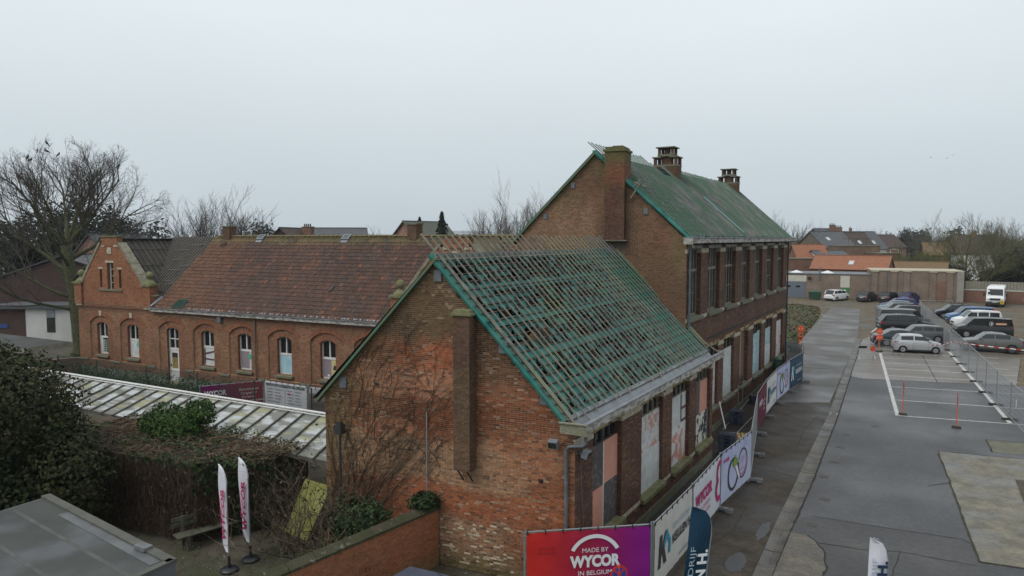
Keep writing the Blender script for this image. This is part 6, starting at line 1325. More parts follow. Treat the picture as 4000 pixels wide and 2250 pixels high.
# stacks of spare feet, pallet, loose tubes
def stack(x, y, n, ang, which, tl=0.0):
    for k in range(n):
        for r_ in (0, 1): fence_foot((x + r_ * .25 * math.cos(ang + 1.57) + rnd(-.02, .02), y + r_ * .25 * math.sin(ang + 1.57)), ang + rnd(-.03, .03), 'blue black fence foot in the %s stack, %s layer from below, %s of its pair' % (which, ORD[k], ('nearer', 'farther')[r_]), 'stacked spare fence feet', M_BLUEFOOT, k * .135, tilt=tl)
stack(-7.35, 30.5, 7, .1, 'tallest'); stack(-8.25, 36.0, 5, .2, 'middle'); stack(-8.3, 41.2, 3, .5, 'farthest', .06)
PL = thing('pallet', 'pale wooden pallet lying beside the stacked fence feet', 'pallet', (-7.6, 33.3, 0)); pf = Frame((-8.15, 32.7, 0), (.95, .3, 0), (.3, -.95, 0)); M_PAL = mat('pallet_wood', (.42, .30, .15), (.33, .23, .11), .8, scale=5)
for k in range(7): MB().fbox(pf, k * .19, k * .19 + .13, -1.0, 0, .12, .145).build('plank', M_PAL, PL)
for n in (-.98, -.55, -.1): MB().fbox(pf, 0, 1.27, n, n + .1, .0, .12).build('bearer', M_PAL, PL)
for i, (a, b_, lb_) in enumerate(((gp(2824, 1678, .05), gp(2941, 1543, .05), 'long steel tube lying along the wall foot'), (gp(2838, 1733, .05), gp(2938, 1630, .05), 'long steel tube lying beside the pallet'))): t = thing('steel_tube', lb_, 'tube', a, group='loose tubes behind the fence'); MB().ptube([a, b_], .025, 8).build('tube', M_GALV, t)
t = thing('leaning_tube', 'bright steel tube leaning on the wall above the tallest stack', 'tube', (-7.9, 31.4, .95)); MB().ptube([(-7.6, 31.2, .97), (-8.75, 34.6, 1.35)], .03, 8).build('tube', plain('bright_zinc', (.6, .62, .64), .4, .3), t)
WBN = thing('waste_bin', 'dark green cylindrical waste bin against the school wall', 'bin', (-8.5, 48.3, 0)); MB().lathe((-8.5, 48.3, 0), [(.26, 0), (.28, .05), (.28, 1.35), (.26, 1.4)], 18).build('body', plain('bin_green', (.012, .05, .03), .5), WBN, smooth=40); MB().lathe((-8.5, 48.3, 1.4), [(.31, 0), (.31, .08), (.2, .16), (.05, .19)], 18).build('lid', MATS['bin_green'], WBN, smooth=40)

# ------------------------------------------------------------------ feather flags
def feather(p, h, label, colf, ang, wid=.55, group='feather flags', lean=(0, 0), flip=1, base=True):
    t = thing('feather_flag', label, 'flag', (p[0], p[1], 0), group=group); U = Vector((math.cos(ang), math.sin(ang), 0)); F = Frame((p[0], p[1], 0), U, (U.y, -U.x, 0)); lv = Vector((lean[0], lean[1], 0))
    L_ = lambda u, n, z: F.p(u, n, z) + lv * (z / h)
    pole = [L_(0, 0, 0), L_(0, 0, h * .5), L_(0, 0, h * .82)] + [L_(flip * wid * .9 * (1 - math.cos(k * .31)), 0, h * .82 + h * .18 * math.sin(k * .31)) for k in range(1, 6)]
    MB().ptube(pole, [.02, .017, .014] + [.009] * 5, 6).build('pole', M_GALV, t)
    b = MB(); nz_ = 26
    def edge(v):                       # left (pole) and right edge at height fraction v of the cloth
        z = h * (.17 + .83 * v)
        if z <= h * .82: a = 0
        else: s_ = min(1, (z - h * .82) / (h * .18)); a = wid * .9 * (1 - math.sqrt(max(0, 1 - s_ * s_)))
        r_ = wid * (.75 + .25 * sst(0, .5, v)) 
        if v < .05: r_ *= .4 + 12 * v
        return z, a, max(a + .02, r_)
    nu = 5
    for k in range(nz_):
        z0, a0, r0 = edge(k / nz_); z1, a1, r1 = edge((k + 1) / nz_)
        for i in range(nu):
            q = lambda a, r_, z, i_: L_(flip * (a + (r_ - a) * i_ / nu), .025 * math.sin(z * 3 + i_ * .8), z); b.face([q(a0, r0, z0, i), q(a0, r0, z0, i + 1), q(a1, r1, z1, i + 1), q(a1, r1, z1, i)], colf(i / nu, k / nz_))
    b.build('cloth', M_CLOTH, t, smooth=60)
    MB().ptube([L_(0, 0, .1), L_(0, 0, .42)], .035, 8).build('socket', M_BLACK, t)
    MB().lathe((p[0], p[1], 0), [(.24, 0), (.25, .04), (.21, .08), (.06, .10), (.05, .2)], 20).build('base', plain('black_base', (.02, .022, .026), .4) if 'black_base' not in MATS else MATS['black_base'], t, smooth=40)
    return t, F, L_
def vtext(t, F, u, z, body, size, m, lean, h, n=.045, side=1, flipdir=1, width=None, shear=0, bold=0):
    me = text_mesh(body, size, bold, shear); off = OFF[t]; k = 1
    if width: xs = [v.co.x for v in me.vertices]; k = width / (max(xs) - min(xs))
    for v in me.vertices:
        x, y = v.co.x * k, v.co.y; uu, zz = (u + y * flipdir, z + x); v.co = F.p(uu, n * side, zz) + Vector((lean[0], lean[1], 0)) * (zz / h) - off
    me.materials.clear(); me.materials.append(m); link('lettering', me, m, t)
WCL = const((.62, .62, .68))
for i, (p, lb_) in enumerate((((-16.78, 12.5), 'nearer white feather flag with magenta letters beside the bench'), ((-16.81, 13.25), 'farther white feather flag with magenta letters by the shrubs'))):
    t, F, L_ = feather(p, 2.92, lb_, WCL, math.radians(162 + 4 * i), .60, lean=(-.10, .05), flip=1); vtext(t, F, .24, 1.55, 'WYCOR', .36, MAG, (-.10, .05), 2.92, width=1.5, flipdir=1, bold=.012, side=-1); vtext(t, F, .44, 1.6, 'CO-DENKERS', .13, PINKI, (-.10, .05), 2.92, width=.9, flipdir=1, side=-1)
t, F, L_ = feather((-4.22, 15.05), 3.55, 'dark teal feather flag with white builder lettering at the fence', lambda u, v: lerp3((.006, .030, .062), (.010, .045, .082), v), math.radians(222), .54, lean=(.32, .2), flip=1)
F.N = -F.N
vtext(t, F, .16, 1.7, 'KEULEN H.', .30, W_INK, (.32, .2), 3.55, width=1.75, flipdir=1, bold=.012, n=.05); vtext(t, F, .40, 1.7, 'BOUWBEDRIJF', .18, GREYI, (.32, .2), 3.55, width=1.9, flipdir=1, n=.05)
t, F, L_ = feather((-.62, 15.3), 3.5, 'white feather flag with navy builder lettering on the asphalt', WCL, math.radians(205), .38, lean=(.12, .1), flip=1); F.N = -F.N
vtext(t, F, .12, 2.25, 'KEULEN H.', .24, NAVY, (.12, .1), 3.5, width=1.6, flipdir=1, bold=.012, n=.05); vtext(t, F, .28, 2.25, 'BOUWBEDRIJF', .13, GREYI, (.12, .1), 3.5, width=1.7, flipdir=1, n=.05)

# ------------------------------------------------------------------ signs and barriers
M_RED = plain('sign_red', (.50, .035, .02), .45); M_ORG = plain('sign_orange', (.62, .085, .02), .45); M_BLU = plain('sign_blue', (.02, .05, .30), .45); M_RUB = MATS['black_rubber']
def disc(b, c, nrm, r_, th=.012, n=24):
    a = nrm.orthogonal().normalized(); c2 = nrm.cross(a); b.ptube([Vector(c) - nrm * th / 2, Vector(c) + nrm * th / 2], r_, n); return b
def sign_post(p, label, h, nrm, kind):
    t = thing('sign_post', label, 'sign', (*p, 0), group='portable red sign posts'); nrm = Vector((*nrm, 0)).normalized(); P = Vector((*p, 0))
    b = MB(); b.hexa([P + V(-.22, -.13, 0), P + V(.22, -.13, 0), P + V(.22, .13, 0), P + V(-.22, .13, 0), P + V(-.18, -.10, .12), P + V(.18, -.10, .12), P + V(.18, .10, .12), P + V(-.18, .10, .12)]); b.build('rubber_foot', M_RUB, t); MB().bar(P + Z3 * .1, P + Z3 * h, .04, .04).build('pole', M_ORG, t)
    c = P + Z3 * (h - .22)
    disc(MB(), c, nrm, .20).build('disc', M_RED, t); disc(MB(), c + nrm * .008, nrm, .155).build('disc_face', M_BLU, t); disc(MB(), c - nrm * .004, -nrm, .19).build('disc_back', M_ZINC, t)
    d = nrm.cross(Z3); MB().bar(c + nrm * .016 - (d + Z3) * .11, c + nrm * .016 + (d + Z3) * .11, .035, .004, nrm).bar(c + nrm * .016 - (d - Z3) * .11, c + nrm * .016 + (d - Z3) * .11, .035, .004, nrm).build('cross_bars', M_RED, t)
    MB().bar(c - Z3 * .36 - d * .1, c - Z3 * .36 + d * .1, .012, .14, Z3).build('sub_plate', M_BLU, t)
vd = Vector((.0, 1)); sign_post((-1.05, 42.27), 'red sign post on rubber foot at the corner of the painted bays', 1.85, (.998, .18), 0); sign_post((1.33, 40.68), 'red sign post on rubber foot standing in front of the bays', 1.85, (.998, .06), 0); 
sign_post((-5.45, 13.55), 'no stopping sign before the red and purple banner', 2.52, (.75, -.66), 0)
def barrier(p, q, label, h=1.08):
    P, Q = Vector((*p, 0)), Vector((*q, 0)); t = thing('crowd_barrier', label, 'barrier', P, group='crowd barriers at the car park entrance'); U = (Q - P).normalized(); w = (Q - P).length; F = Frame(P, U, (U.y, -U.x, 0))
    fr = MB(); fr.ptube([F.p(0, 0, .28), F.p(0, 0, h - .06), F.p(.06, 0, h), F.p(w - .06, 0, h), F.p(w, 0, h - .06), F.p(w, 0, .28), F.p(0, 0, .28)], .019, 6); fr.build('frame', M_GALV, t)
    n = max(6, int(w / .14))
    for i in range(1, n): MB().ptube([F.p(w * i / n, 0, .28), F.p(w * i / n, 0, h)], .008, 5).build('bar', M_GALV, t)
    for u in (.12, w - .12): MB().ptube([F.p(u, -.28, 0), F.p(u, 0, .3), F.p(u, .28, 0)], .018, 6).build('foot', M_GALV, t)
    return t, F, w
t, F, w = barrier((-4.75, 60.2), (-3.5, 61.0), 'crowd barrier with orange disc and black plate, nearer of two'); MB().fbox(F, .1, .75, .025, .035, .88, 1.06).build('plate', M_BLACK, t); disc(MB(), F.p(1.22, .04, .83), F.N, .21).build('disc', M_ORG, t); MB().fbox(F, 1.08, 1.36, .05, .055, .80, .86).build('disc_bar', ink('faded_red', (.4, .05, .03)), t)
t, F, w = barrier((-3.55, 65.4), (-2.45, 64.75), 'crowd barrier beside the silver hatchback')
def red_disc_post(p, label, n=2, name='stop_sign_post'):
    t = thing(name, label, 'sign', (*p, 0)); P = Vector((*p, 0)); nr = Vector((.2, -1, 0)).normalized(); MB().bar(P, P + Z3 * 1.95, .045, .045).build('pole', M_ORG, t); MB().box(p[0] - .28, p[0] + .28, p[1] - .16, p[1] + .16, 0, .12).build('rubber_foot', M_RUB, t)
    for k in range(n): c = P + Z3 * (1.72 - k * .5) + nr * .03; disc(MB(), c, nr, .25).build('disc', M_ORG, t); MB().bar(c + nr * .01 - V(.17, .03, 0), c + nr * .01 + V(.17, .03, 0), .02, .07).build('disc_bar', ink('orange_light', (.75, .25, .18)), t)
red_disc_post((-3.5, 65.15), 'tall orange red round sign behind the crowd barriers', 2)
OS = thing('orange_warning_post', 'orange warning lamps on a post at the grass edge', 'warning post', (-9.8, 66.6, 0))
for dx in (-.14, .14): MB().bar((-9.8 + dx, 66.6, 0), (-9.8 + dx, 66.6, 1.45), .045, .04).build('pole', M_ORG, OS)
for z in (.3, .65, .95): MB().bar((-9.97, 66.58, z), (-9.63, 66.58, z), .04, .10).build('board', M_ORG, OS)
MB().lathe((-9.8, 66.6, 1.35), [(.06, -.05), (.26, -.05), (.26, .05), (.06, .05)], 18, 'y').build('ring', M_ORG, OS)
for dx in (-.13, .13): MB().box(-9.84 + dx, -9.76 + dx, 66.5, 66.54, 1.32, 1.40).build('lamp', ink('lamp_pale', (.7, .45, .35)), OS)
tp = thing('barrier_tape', 'red and white barrier tape strung past the grey coupe', 'tape', (1.7, 66.5, 1.1))
pts = [gp(3630, 1350, 1.05), gp(3683, 1347, .95), gp(3726, 1334, 1.15), gp(3760, 1340, 1.1), gp(3860, 1353, 1.0), gp(3990, 1367, .95), gp(4080, 1377, 1.0)]
for i in range(len(pts) - 1):
    for k in range(6): a, b_ = pts[i].lerp(pts[i + 1], k / 6), pts[i].lerp(pts[i + 1], (k + 1) / 6); MB().bar(a, b_, .006, .075).build('tape_piece', M_RED if (i * 6 + k) % 2 else W_INK, tp)
tp = thing('barrier_tape', 'red and white barrier tape tied to the orange round sign', 'tape', (-3.5, 65, 1)); a, b_ = Vector((-3.5, 65.1, 1.45)), Vector((-3.75, 60.9, 1.05))
for k in range(10): MB().bar(a.lerp(b_, k / 10), a.lerp(b_, (k + 1) / 10), .006, .07).build('tape_piece', M_RED if k % 2 else W_INK, tp)
# yard fences before the wing
CLF = [(-44.7, 21.9), (-41.1, 22.2), (-36.5, 22.35), (-32.4, 22.55), (-28.3, 22.8), (-24.6, 23.0), (-20.5, 23.2)]
ch = thing('chain_link_fence', 'green chain link fence between the walkway and the long wing', 'fence', (-33, 22.5, 0)); M_CHG = plain('fence_green', (.02, .045, .03), .6)
for p in CLF: MB().ptube([(*p, 0), (*p, 2.45)], .035, 6).build('post', M_CHG, ch)
b = MB()
for (x0, y0), (x1, y1) in zip(CLF, CLF[1:]):
    d = Vector((x1 - x0, y1 - y0, 0)); w = d.length; F = Frame((x0, y0, 0), d, (d.y, -d.x, 0)); n = int(w / .11)
    for i in range(-21, n):
        for sg in (0, 1):
            u0, u1 = i * .11, i * .11 + 2.35; za, zb = .05, 2.4
            if sg: za, zb = zb, za
            f0 = max(0, -u0 / 2.35); f1 = min(1, (w - u0) / 2.35)
            if f1 > f0: b.bar(F.p(u0 + 2.35 * f0, 0, za + (zb - za) * f0), F.p(u0 + 2.35 * f1, 0, za + (zb - za) * f1), .007, .007)
    b.ptube([F.p(0, 0, 2.4), F.p(w, 0, 2.4)], .012, 5)
b.build('wire_mesh', M_CHG, ch)
YF = [(-31.35, 21.9), (-29.78, 24.6), (-26.6, 24.66), (-23.4, 24.8)]; yl = ['steel fence panel holding the purple banner in the wing yard', 'steel fence panel holding the white building notice in the wing yard', 'steel fence panel holding the picture banner in the wing yard']
for i in range(3):
    F, w = fence_panel(YF[i], YF[i + 1], yl[i], 'fence panels in the wing yard', mesh=False)
    if i == 0:
        t = banner(F, w, 'purple to red banner with white lettering in the wing yard', lambda u, v: lerp3((.13, .012, .10), (.22, .02, .03), u), z0=.6, z1=1.97, group='banners in the wing yard'); lettering(t, F, .75, 1.55, 'WYCOR', .36, W_INK, .056, bold=.014, width=1.05); lettering(t, F, .9, 1.25, 'CO-DENKERS', .13, PINKI, .056)
        for k, tx in enumerate(('Ziekenhuizen', 'Zorgsector', 'Kantoren', 'Openbare gebouwen')): lettering(t, F, 2.35, 1.62 - k * .2, tx, .18, W_INK, .056)
    if i == 1:
        t = banner(F, w, 'white building notice full of small text in the wing yard', const((.50, .51, .55)), z0=.6, z1=1.98, group='banners in the wing yard'); lettering(t, F, w / 2, 1.83, 'RENOVATIE EN UITBREIDING NAC BERLAAR', .2, DKI, .056, bold=.006, width=w - .4)
        b = MB()
        for col in (.3, .85, 1.75, 2.3):
            for k in range(6): b.fbox(F, col, col + rnd(.3, .5 if col in (.3, 1.75) else .62), .052, .055, 1.60 - k * .16, 1.635 - k * .16)
        b.build('small_print', ink('grey_text', (.22, .22, .25)), t); MB().fbox(F, w / 2 - .006, w / 2 + .006, .052, .055, .7, 1.65).build('rule', DKI, t); MB().fbox(F, 1.75, 1.95, .052, .056, 1.42, 1.5).build('mark', MAG, t)
    if i == 2:
        t = banner(F, w, 'grey picture banner showing a brick building in the wing yard', lambda u, v: (.36, .37, .39) if v > .72 else ((.17, .12, .11) if v > .45 else (.11, .075, .07)), z0=.6, z1=1.98, group='banners in the wing yard'); b = MB()
        for k in range(9): b.fbox(F, .2 + k * .16, .26 + k * .16, .052, .055, 1.05, 1.25)
        for k in range(2): b.fbox(F, .4 + k * .5, .62 + k * .5, .052, .055, .62, .92)
        b.build('printed_windows', ink('print_grey', (.06, .06, .07)), t)

# ------------------------------------------------------------------ trees
def ray_at(px, d): v = survey_ray(px, 930); p = CAM + v * d; return Vector((p.x, p.y, 0))
def branch(mb, R, p, d, ln, r_, nseg, trop, jit, sides, col):
    pts = [p.copy()]; q = p.copy(); dd = d.copy()
    for _ in range(nseg): dd = (dd + Vector((R.gauss(0, jit), R.gauss(0, jit), R.gauss(trop, jit * .6)))).normalized(); q = q + dd * (ln / nseg); pts.append(q.copy())
    mb.ptube(pts, [r_ * (1 - .78 * i / nseg) for i in range(nseg + 1)], sides, vary(col, R, .25), cap=False); return pts, dd
def bare_tree(name, label, base, h, trunk_h, r0, limbs, seed, spread=1.0, kids=(6, 5, 4), col=(.055, .052, .035), tcol=(.062, .066, .036), group=None, twig=.012, lean=(0, 0), low=.35, lratio=.62):
    t = thing(name, label, 'tree', base, group=group); R = random.Random(seed); tm, cm = MB(), MB(); B = Vector(base)
    tp, td = branch(tm, R, B, Vector((lean[0], lean[1], 1)).normalized(), trunk_h, r0, 7, .05, .03, 9, tcol)
    tm.ptube([B - Z3 * .1, B + Z3 * .4], [r0 * 1.5, r0 * 1.0], 9, tcol)
    def grow(p, d, ln, r_, lv):
        pts, dd = branch(cm if lv or True else tm, R, p, d, ln, r_, 5 if lv == 0 else (4 if lv == 1 else 3), .05 if lv < 2 else .03, .10 + .03 * lv, 6 if lv == 0 else (4 if lv == 1 else 3), mixc(tcol, col, min(1, lv / 2)))
        if lv >= len(kids): return
        n = kids[lv] + R.choice((-1, 0, 0, 1))
        for k in range(n):
            f = .25 + .75 * (k + R.random()) / n; i = min(len(pts) - 2, int(f * (len(pts) - 1))); q = pts[i].lerp(pts[i + 1], f * (len(pts) - 1) - i) if i < len(pts) - 1 else pts[-1]
            ax = d.orthogonal().normalized(); ax.rotate(Matrix.Rotation(R.uniform(0, 6.283), 3, d)); nd = (dd * .9 + ax * R.uniform(.45, .95) * spread + Z3 * .12).normalized(); grow(q, nd, ln * lratio * (1.15 - .45 * f) * R.uniform(.75, 1.15), max(twig, r_ * .52 * (1.1 - .4 * f)), lv + 1)
    for i in range(limbs):
        f = low + (1 - low) * i / max(1, limbs - 1); k = f * (len(tp) - 1); j = min(len(tp) - 2, int(k)); q = tp[j].lerp(tp[j + 1], k - j); a = i * 2.4 + R.uniform(-.4, .4); el = (.25 + .85 * f) * R.uniform(.85, 1.15)
        d = Vector((math.cos(a), math.sin(a), 0)) * spread + Z3 * el; d.normalize(); grow(q, d, (h - q.z) * (.62 if f > .6 else .72) * R.uniform(.8, 1.1), r0 * (.30 + .22 * f), 0)
    grow(tp[-1], td, (h - trunk_h) * .62, r0 * .55, 0)
    tm.build('trunk', M_BARK, t, smooth=50); cm.build('crown', M_BARK, t); return t
TIPS = []
def big_tree():
    base = ray_at(298, 56.0); t = thing('beech_tree', 'huge leafless tree with mossy trunk towering left of the wing', 'tree', base); R = random.Random(8); tm, cm = MB(), MB(); tc, bc = (.075, .078, .042), (.085, .074, .066)
    left = -C_R; tp = [base + left * (.9 * (z / 9.0) ** 1.5) + Vector((0.06 * math.sin(z), .05 * math.cos(z * 1.3), z)) for z in (0, .5, 1.5, 3, 4.5, 6, 7.5, 8.8)]; tm.ptube([base - Z3 * .1] + tp, [.85, .78, .62, .52, .48, .46, .44, .42, .38], 11, tc)
    def grow(p, d, ln, r_, lv):
        ns = (7, 6, 4, 3, 2)[lv]; pts = [p.copy()]; q = p.copy(); dd = d.copy(); up = (.085, .06, .04, .02, 0)[lv]
        for _ in range(ns): dd = (dd + Vector((R.gauss(0, .10), R.gauss(0, .10), R.gauss(up, .07)))).normalized(); q = q + dd * (ln / ns); pts.append(q.copy())
        cm.ptube(pts, [max(.005, r_ * (1 - .8 * i / ns)) for i in range(ns + 1)], (7, 5, 4, 3, 3)[lv], vary(mixc(tc, bc, min(1, lv / 2)), R, .2), cap=False)
        if lv == 2: TIPS.append(pts[-1])
        if lv == 4: return
        n = (8, 6, 5, 4)[lv]
        for k in range(n):
            f = (.22 if lv else .28) + (.78 if lv else .72) * (k + R.random()) / n; e = f * ns; i = min(ns - 1, int(e)); c = pts[i].lerp(pts[i + 1], min(1, e - i)); ax = dd.orthogonal().normalized(); ax.rotate(Matrix.Rotation(R.uniform(0, 6.283), 3, dd))
            loc = (pts[i + 1] - pts[i]).normalized(); nd = (loc * 1.0 + ax * R.uniform(.45, .85) + Z3 * .08).normalized(); grow(c, nd, ln * (.56, .52, .52, .55)[lv] * (1.2 - .5 * f) * R.uniform(.75, 1.2), max(.006, r_ * .46 * (1.12 - .5 * f)), lv + 1)
    top = tp[-1]
    for i, (a, el, ln, r_) in enumerate([(.3, 1.05, 6.8, .18), (1.6, 1.3, 6.2, .18), (2.8, 1.0, 6.9, .18), (4.0, 1.3, 6.1, .17), (5.2, .9, 6.5, .17), (.9, 3.0, 5.6, .17)]): grow(top, (Vector((math.cos(a), math.sin(a), 0)) + Z3 * el).normalized(), ln, r_, 0)
    for z, u, v, el, ln, r_ in [(7.6, 1, .2, .62, 7.0, .17), (6.6, -1, -.1, .6, 8.6, .18), (6.0, .9, -.6, .6, 6.6, .15), (5.4, -.9, .5, .5, 8.0, .16), (4.6, -1, -.4, .35, 7.6, .15), (3.6, -.8, -.8, .3, 6.4, .13), (7.2, -.5, .9, .8, 8.0, .16), (6.9, .3, -1, .8, 7.2, .15), (4.0, .2, 1, .5, 6.5, .14)]:
        p = base + left * (.9 * (z / 9) ** 1.5) + Z3 * z; fw = Vector((C_F.x, C_F.y, 0)).normalized(); grow(p, (C_R * u + fw * v + Z3 * el).normalized(), ln, r_, 0)
    tm.build('trunk', M_BARK, t, smooth=50); cm.build('crown', M_BARK, t)
big_tree()
for i, (px, d, h, tr, r_, lb_) in enumerate([(730, 88, 15.0, 3.0, .2, 'leafless tree in the clump behind the wing, leftmost of four'), (800, 86, 15.6, 3.2, .22, 'leafless tree in the clump behind the wing, second from left'), (885, 86, 15.2, 3.0, .2, 'leafless tree in the clump behind the wing, third from left'), (955, 90, 13.4, 2.8, .18, 'leafless tree in the clump behind the wing, rightmost of four')]):
    bare_tree('bare_tree', lb_, tuple(ray_at(px, d)), h, tr, r_, 7, 100 + i, .55, (6, 5, 3), (.075, .065, .055), (.075, .07, .055), 'leafless clump behind the wing', .016, low=.5)
for i, (px, d, h, lb_) in enumerate([(1900, 78, 12.2, 'slim leafless tree left of the tall gable, leftmost'), (1965, 76, 13.0, 'slim leafless tree left of the tall gable, second'), (2025, 74, 13.8, 'slim leafless tree left of the tall gable, third'), (2085, 74, 14.0, 'slim leafless tree close against the tall gable')]):
    bare_tree('bare_tree', lb_, tuple(ray_at(px, d)), h, h * .45, .14, 9, 120 + i, .38, (6, 5, 3), (.10, .082, .065), (.12, .105, .085), 'slim trees beside the tall gable', .012, low=.35)
bare_tree('bare_tree', 'pale leafless tree just right of the tall building roof', tuple(ray_at(3062, 150)), 14.5, 4.5, .25, 9, 131, .6, (6, 5, 3), (.11, .105, .10), (.10, .095, .085), None, .02, low=.45)
for i, (px, d, h, sp, lb_, c) in enumerate([(3775, 122, 14.6, .7, 'large leafless willow rising behind the brick wall', (.10, .095, .045)), (3900, 135, 13.5, .7, 'leafless tree at the right, left one of a pair', (.08, .075, .055)), (3965, 132, 14.2, .75, 'leafless tree at the right edge, right one of a pair', (.08, .075, .055)), (3620, 190, 14, .7, 'leafless tree above the orange roofed house', (.085, .08, .07)), (3560, 128, 8.6, .9, 'green tinged bushy tree behind the second tiled roof', (.085, .10, .035)), (3660, 132, 8.2, .9, 'green tinged bushy tree right of the second tiled roof', (.075, .095, .035)), (3850, 118, 9.5, 1.0, 'twiggy willow shrub behind the bus', (.095, .09, .045))]):
    bare_tree('bare_tree', lb_, tuple(ray_at(px, d)), h, h * (.22 if h < 10 else .3), .2, 10, 140 + i, sp, (7, 6, 5) if h < 12 else (6, 6, 4), c, c, 'leafless trees beyond the yard', .017, low=.3)
bare_tree('bare_tree', 'leafless trees tangle left of the wing gable', tuple(ray_at(520, 75)), 11.5, 3, .2, 9, 160, .9, (6, 6, 4), (.06, .055, .045), (.06, .058, .04), None, .014)
def conifer(name, label, base, h, rw, seed, n=2600, shape='cone', size=.5, group=None, pal='pine'):
    t = thing(name, label, 'tree', base, group=group); R = random.Random(seed); B = Vector(base); MB().ptube([B, B + Z3 * h * .9], [h * .025, h * .006], 6, (.05, .04, .03)).build('trunk', M_BARK, t); m = MB(); P = GREENS[pal]
    for _ in range(n):
        f = R.random() ** .8
        if shape == 'cone':
            z = h * (.12 + .88 * f); tier = (f * 13) % 1; rr = rw * (1 - f) ** .62 * (1 - .45 * tier) * (1 + .2 * nz(f * 9, R.random())); a = R.uniform(0, 6.283); k = R.random() ** .5
            k *= 1 + .3 * nz(math.cos(a) * 2 + seed, math.sin(a) * 2, f * 8)
            p = B + Vector((math.cos(a) * rr * k, math.sin(a) * rr * k, z - .12 * rr * k)); dn = Vector((math.cos(a), math.sin(a), -.3))
        else:
            d = Vector((R.gauss(0, 1), R.gauss(0, 1), R.gauss(0, 1))).normalized(); k = (.6 + .4 * R.random()) * (1 + .45 * nz(d.x * 1.8 + seed, d.y * 1.8, d.z * 1.8) + .2 * nz(d.x * 5, d.y * 5 + seed, d.z * 5)); p = B + Vector((d.x * rw * k, d.y * rw * k, h * .55 + d.z * h * .45 * k)); dn = d
        leaf(m, p, size, vary(P[R.randrange(len(P))], R, .35), R, dn)
    m.build('crown', M_LEAF, t); return t
for i, (px, d, h, rw, sh, lb_) in enumerate([(20, 95, 12.2, 4.0, 'b', 'dark evergreen crown at the far left edge'), (270, 96, 15.2, 3.6, 'b', 'tall dark evergreen behind the huge tree, left of its trunk'), (150, 100, 13.5, 4.2, 'b', 'dark evergreen behind the huge tree, left end'), (385, 98, 14.0, 3.8, 'b', 'dark evergreen right of the huge trunk'), (470, 104, 13.8, 3.8, 'b', 'dark evergreen farther right behind the wing gable'), (590, 110, 11.5, 4.0, 'b', 'low dark evergreen behind the stripped roof'), (1010, 115, 12.0, 3.4, 'b', 'dark evergreen right of the leafless clump')]):
    conifer('evergreen_tree', lb_, tuple(ray_at(px, d)), h, rw, 200 + i, 3000, sh, .55, 'dark evergreens behind the wing')
conifer('spruce_tree', 'spruce tip showing above the slate roofed brick house', tuple(ray_at(1640, 110)), 12.6, 2.4, 220, 2200, 'cone', .4); conifer('spruce_tree', 'taller spruce behind the slate roofed brick house', tuple(ray_at(1727, 100)), 13.1, 2.3, 221, 2600, 'cone', .36)
for i, (px, d, h, rw, lb_) in enumerate([(3985, 118, 7.6, 3.4, 'large dark evergreen at the right picture edge'), (3900, 122, 4.2, 3.0, 'dark hedge tree behind the brick wall and bus'), (3720, 126, 4.6, 3.2, 'dark hedge tree behind the brick wall, left of the willow'), (3545, 230, 12.6, 3.6, 'distant dark conifer above the flat roofed block'), (3600, 235, 12.4, 3.5, 'distant dark conifer right of the flat roofed block'), (3735, 205, 12.2, 3.6, 'distant dark conifer behind the willow'), (3480, 210, 10.2, 3.6, 'distant low dark conifer above the flat roofed block')]):
    conifer('evergreen_tree', lb_, tuple(ray_at(px, d)), h, rw, 230 + i, 2400, 'b', .5 if d < 150 else .7, 'evergreens beyond the yard')
# the far wood, too many trees to tell apart
R = random.Random(300); temps = []
for k in range(4):
    m = MB()
    def g2(p, d, ln, r_, lv):
        pts, dd = branch(m, R, p, d, ln, r_, 3 if lv < 2 else 2, .05, .13, 3, (.085, .08, .07))
        if lv < 3:
            for _ in range((6, 5, 3)[lv]): i = R.randrange(1, len(pts)); ax = Vector((R.gauss(0, 1), R.gauss(0, 1), R.gauss(.3, .6))).normalized(); g2(pts[i], (dd + ax * .8).normalized(), ln * R.uniform(.45, .65), max(.03, r_ * .5), lv + 1)
    g2(Vector((0, 0, 0)), Z3, 6.2, .22, 0); temps.append((np.array(m.v), m.f))
av, af, ac = [], [], []
for k in range(420):
    px = R.uniform(-150, 4200) if k < 150 else (R.uniform(2950, 4250) if k < 290 else R.uniform(600, 2300)); d = R.uniform(215, 380)
    if 1300 < px < 1500 or 2900 < px < 3000: pass
    v, f = temps[R.randrange(4)]; s_ = R.uniform(.75, 1.15) * (1.0 if px > 1000 else .95); a = R.uniform(0, 6.28); p = ray_at(px, d); c, s2 = math.cos(a), math.sin(a); q = np.column_stack((v[:, 0] * c - v[:, 1] * s2, v[:, 0] * s2 + v[:, 1] * c, v[:, 2])) * s_ + np.array(p); n = len(av); av.extend(q.tolist()); af.extend(tuple(n + i for i in ff) for ff in f); col = vary((.085, .08, .068), R, .25); ac.extend([col] * len(f))
m = MB(); m.v = av; m.f = af; m.c = ac
lm = MB()
for k in range(220):                         # undergrowth and evergreens at the foot of the wood
    px = R.uniform(-150, 4200) if k < 110 else (R.uniform(3000, 4250) if k < 170 else R.uniform(600, 2300)); d = R.uniform(200, 370); p = ray_at(px, d); h = R.uniform(4, 9.2)
    for _ in range(110):
        dd = Vector((R.gauss(0, 1), R.gauss(0, 1), R.gauss(0, 1))).normalized(); kk = .6 + .4 * R.random(); leaf(lm, p + Vector((dd.x * 4.5 * kk, dd.y * 4.5 * kk, max(.2, h * .5 + dd.z * h * .5 * kk))), 1.5, vary(R.choice([(.03, .042, .026), (.055, .06, .04), (.07, .062, .05)]), R, .3), R, dd)
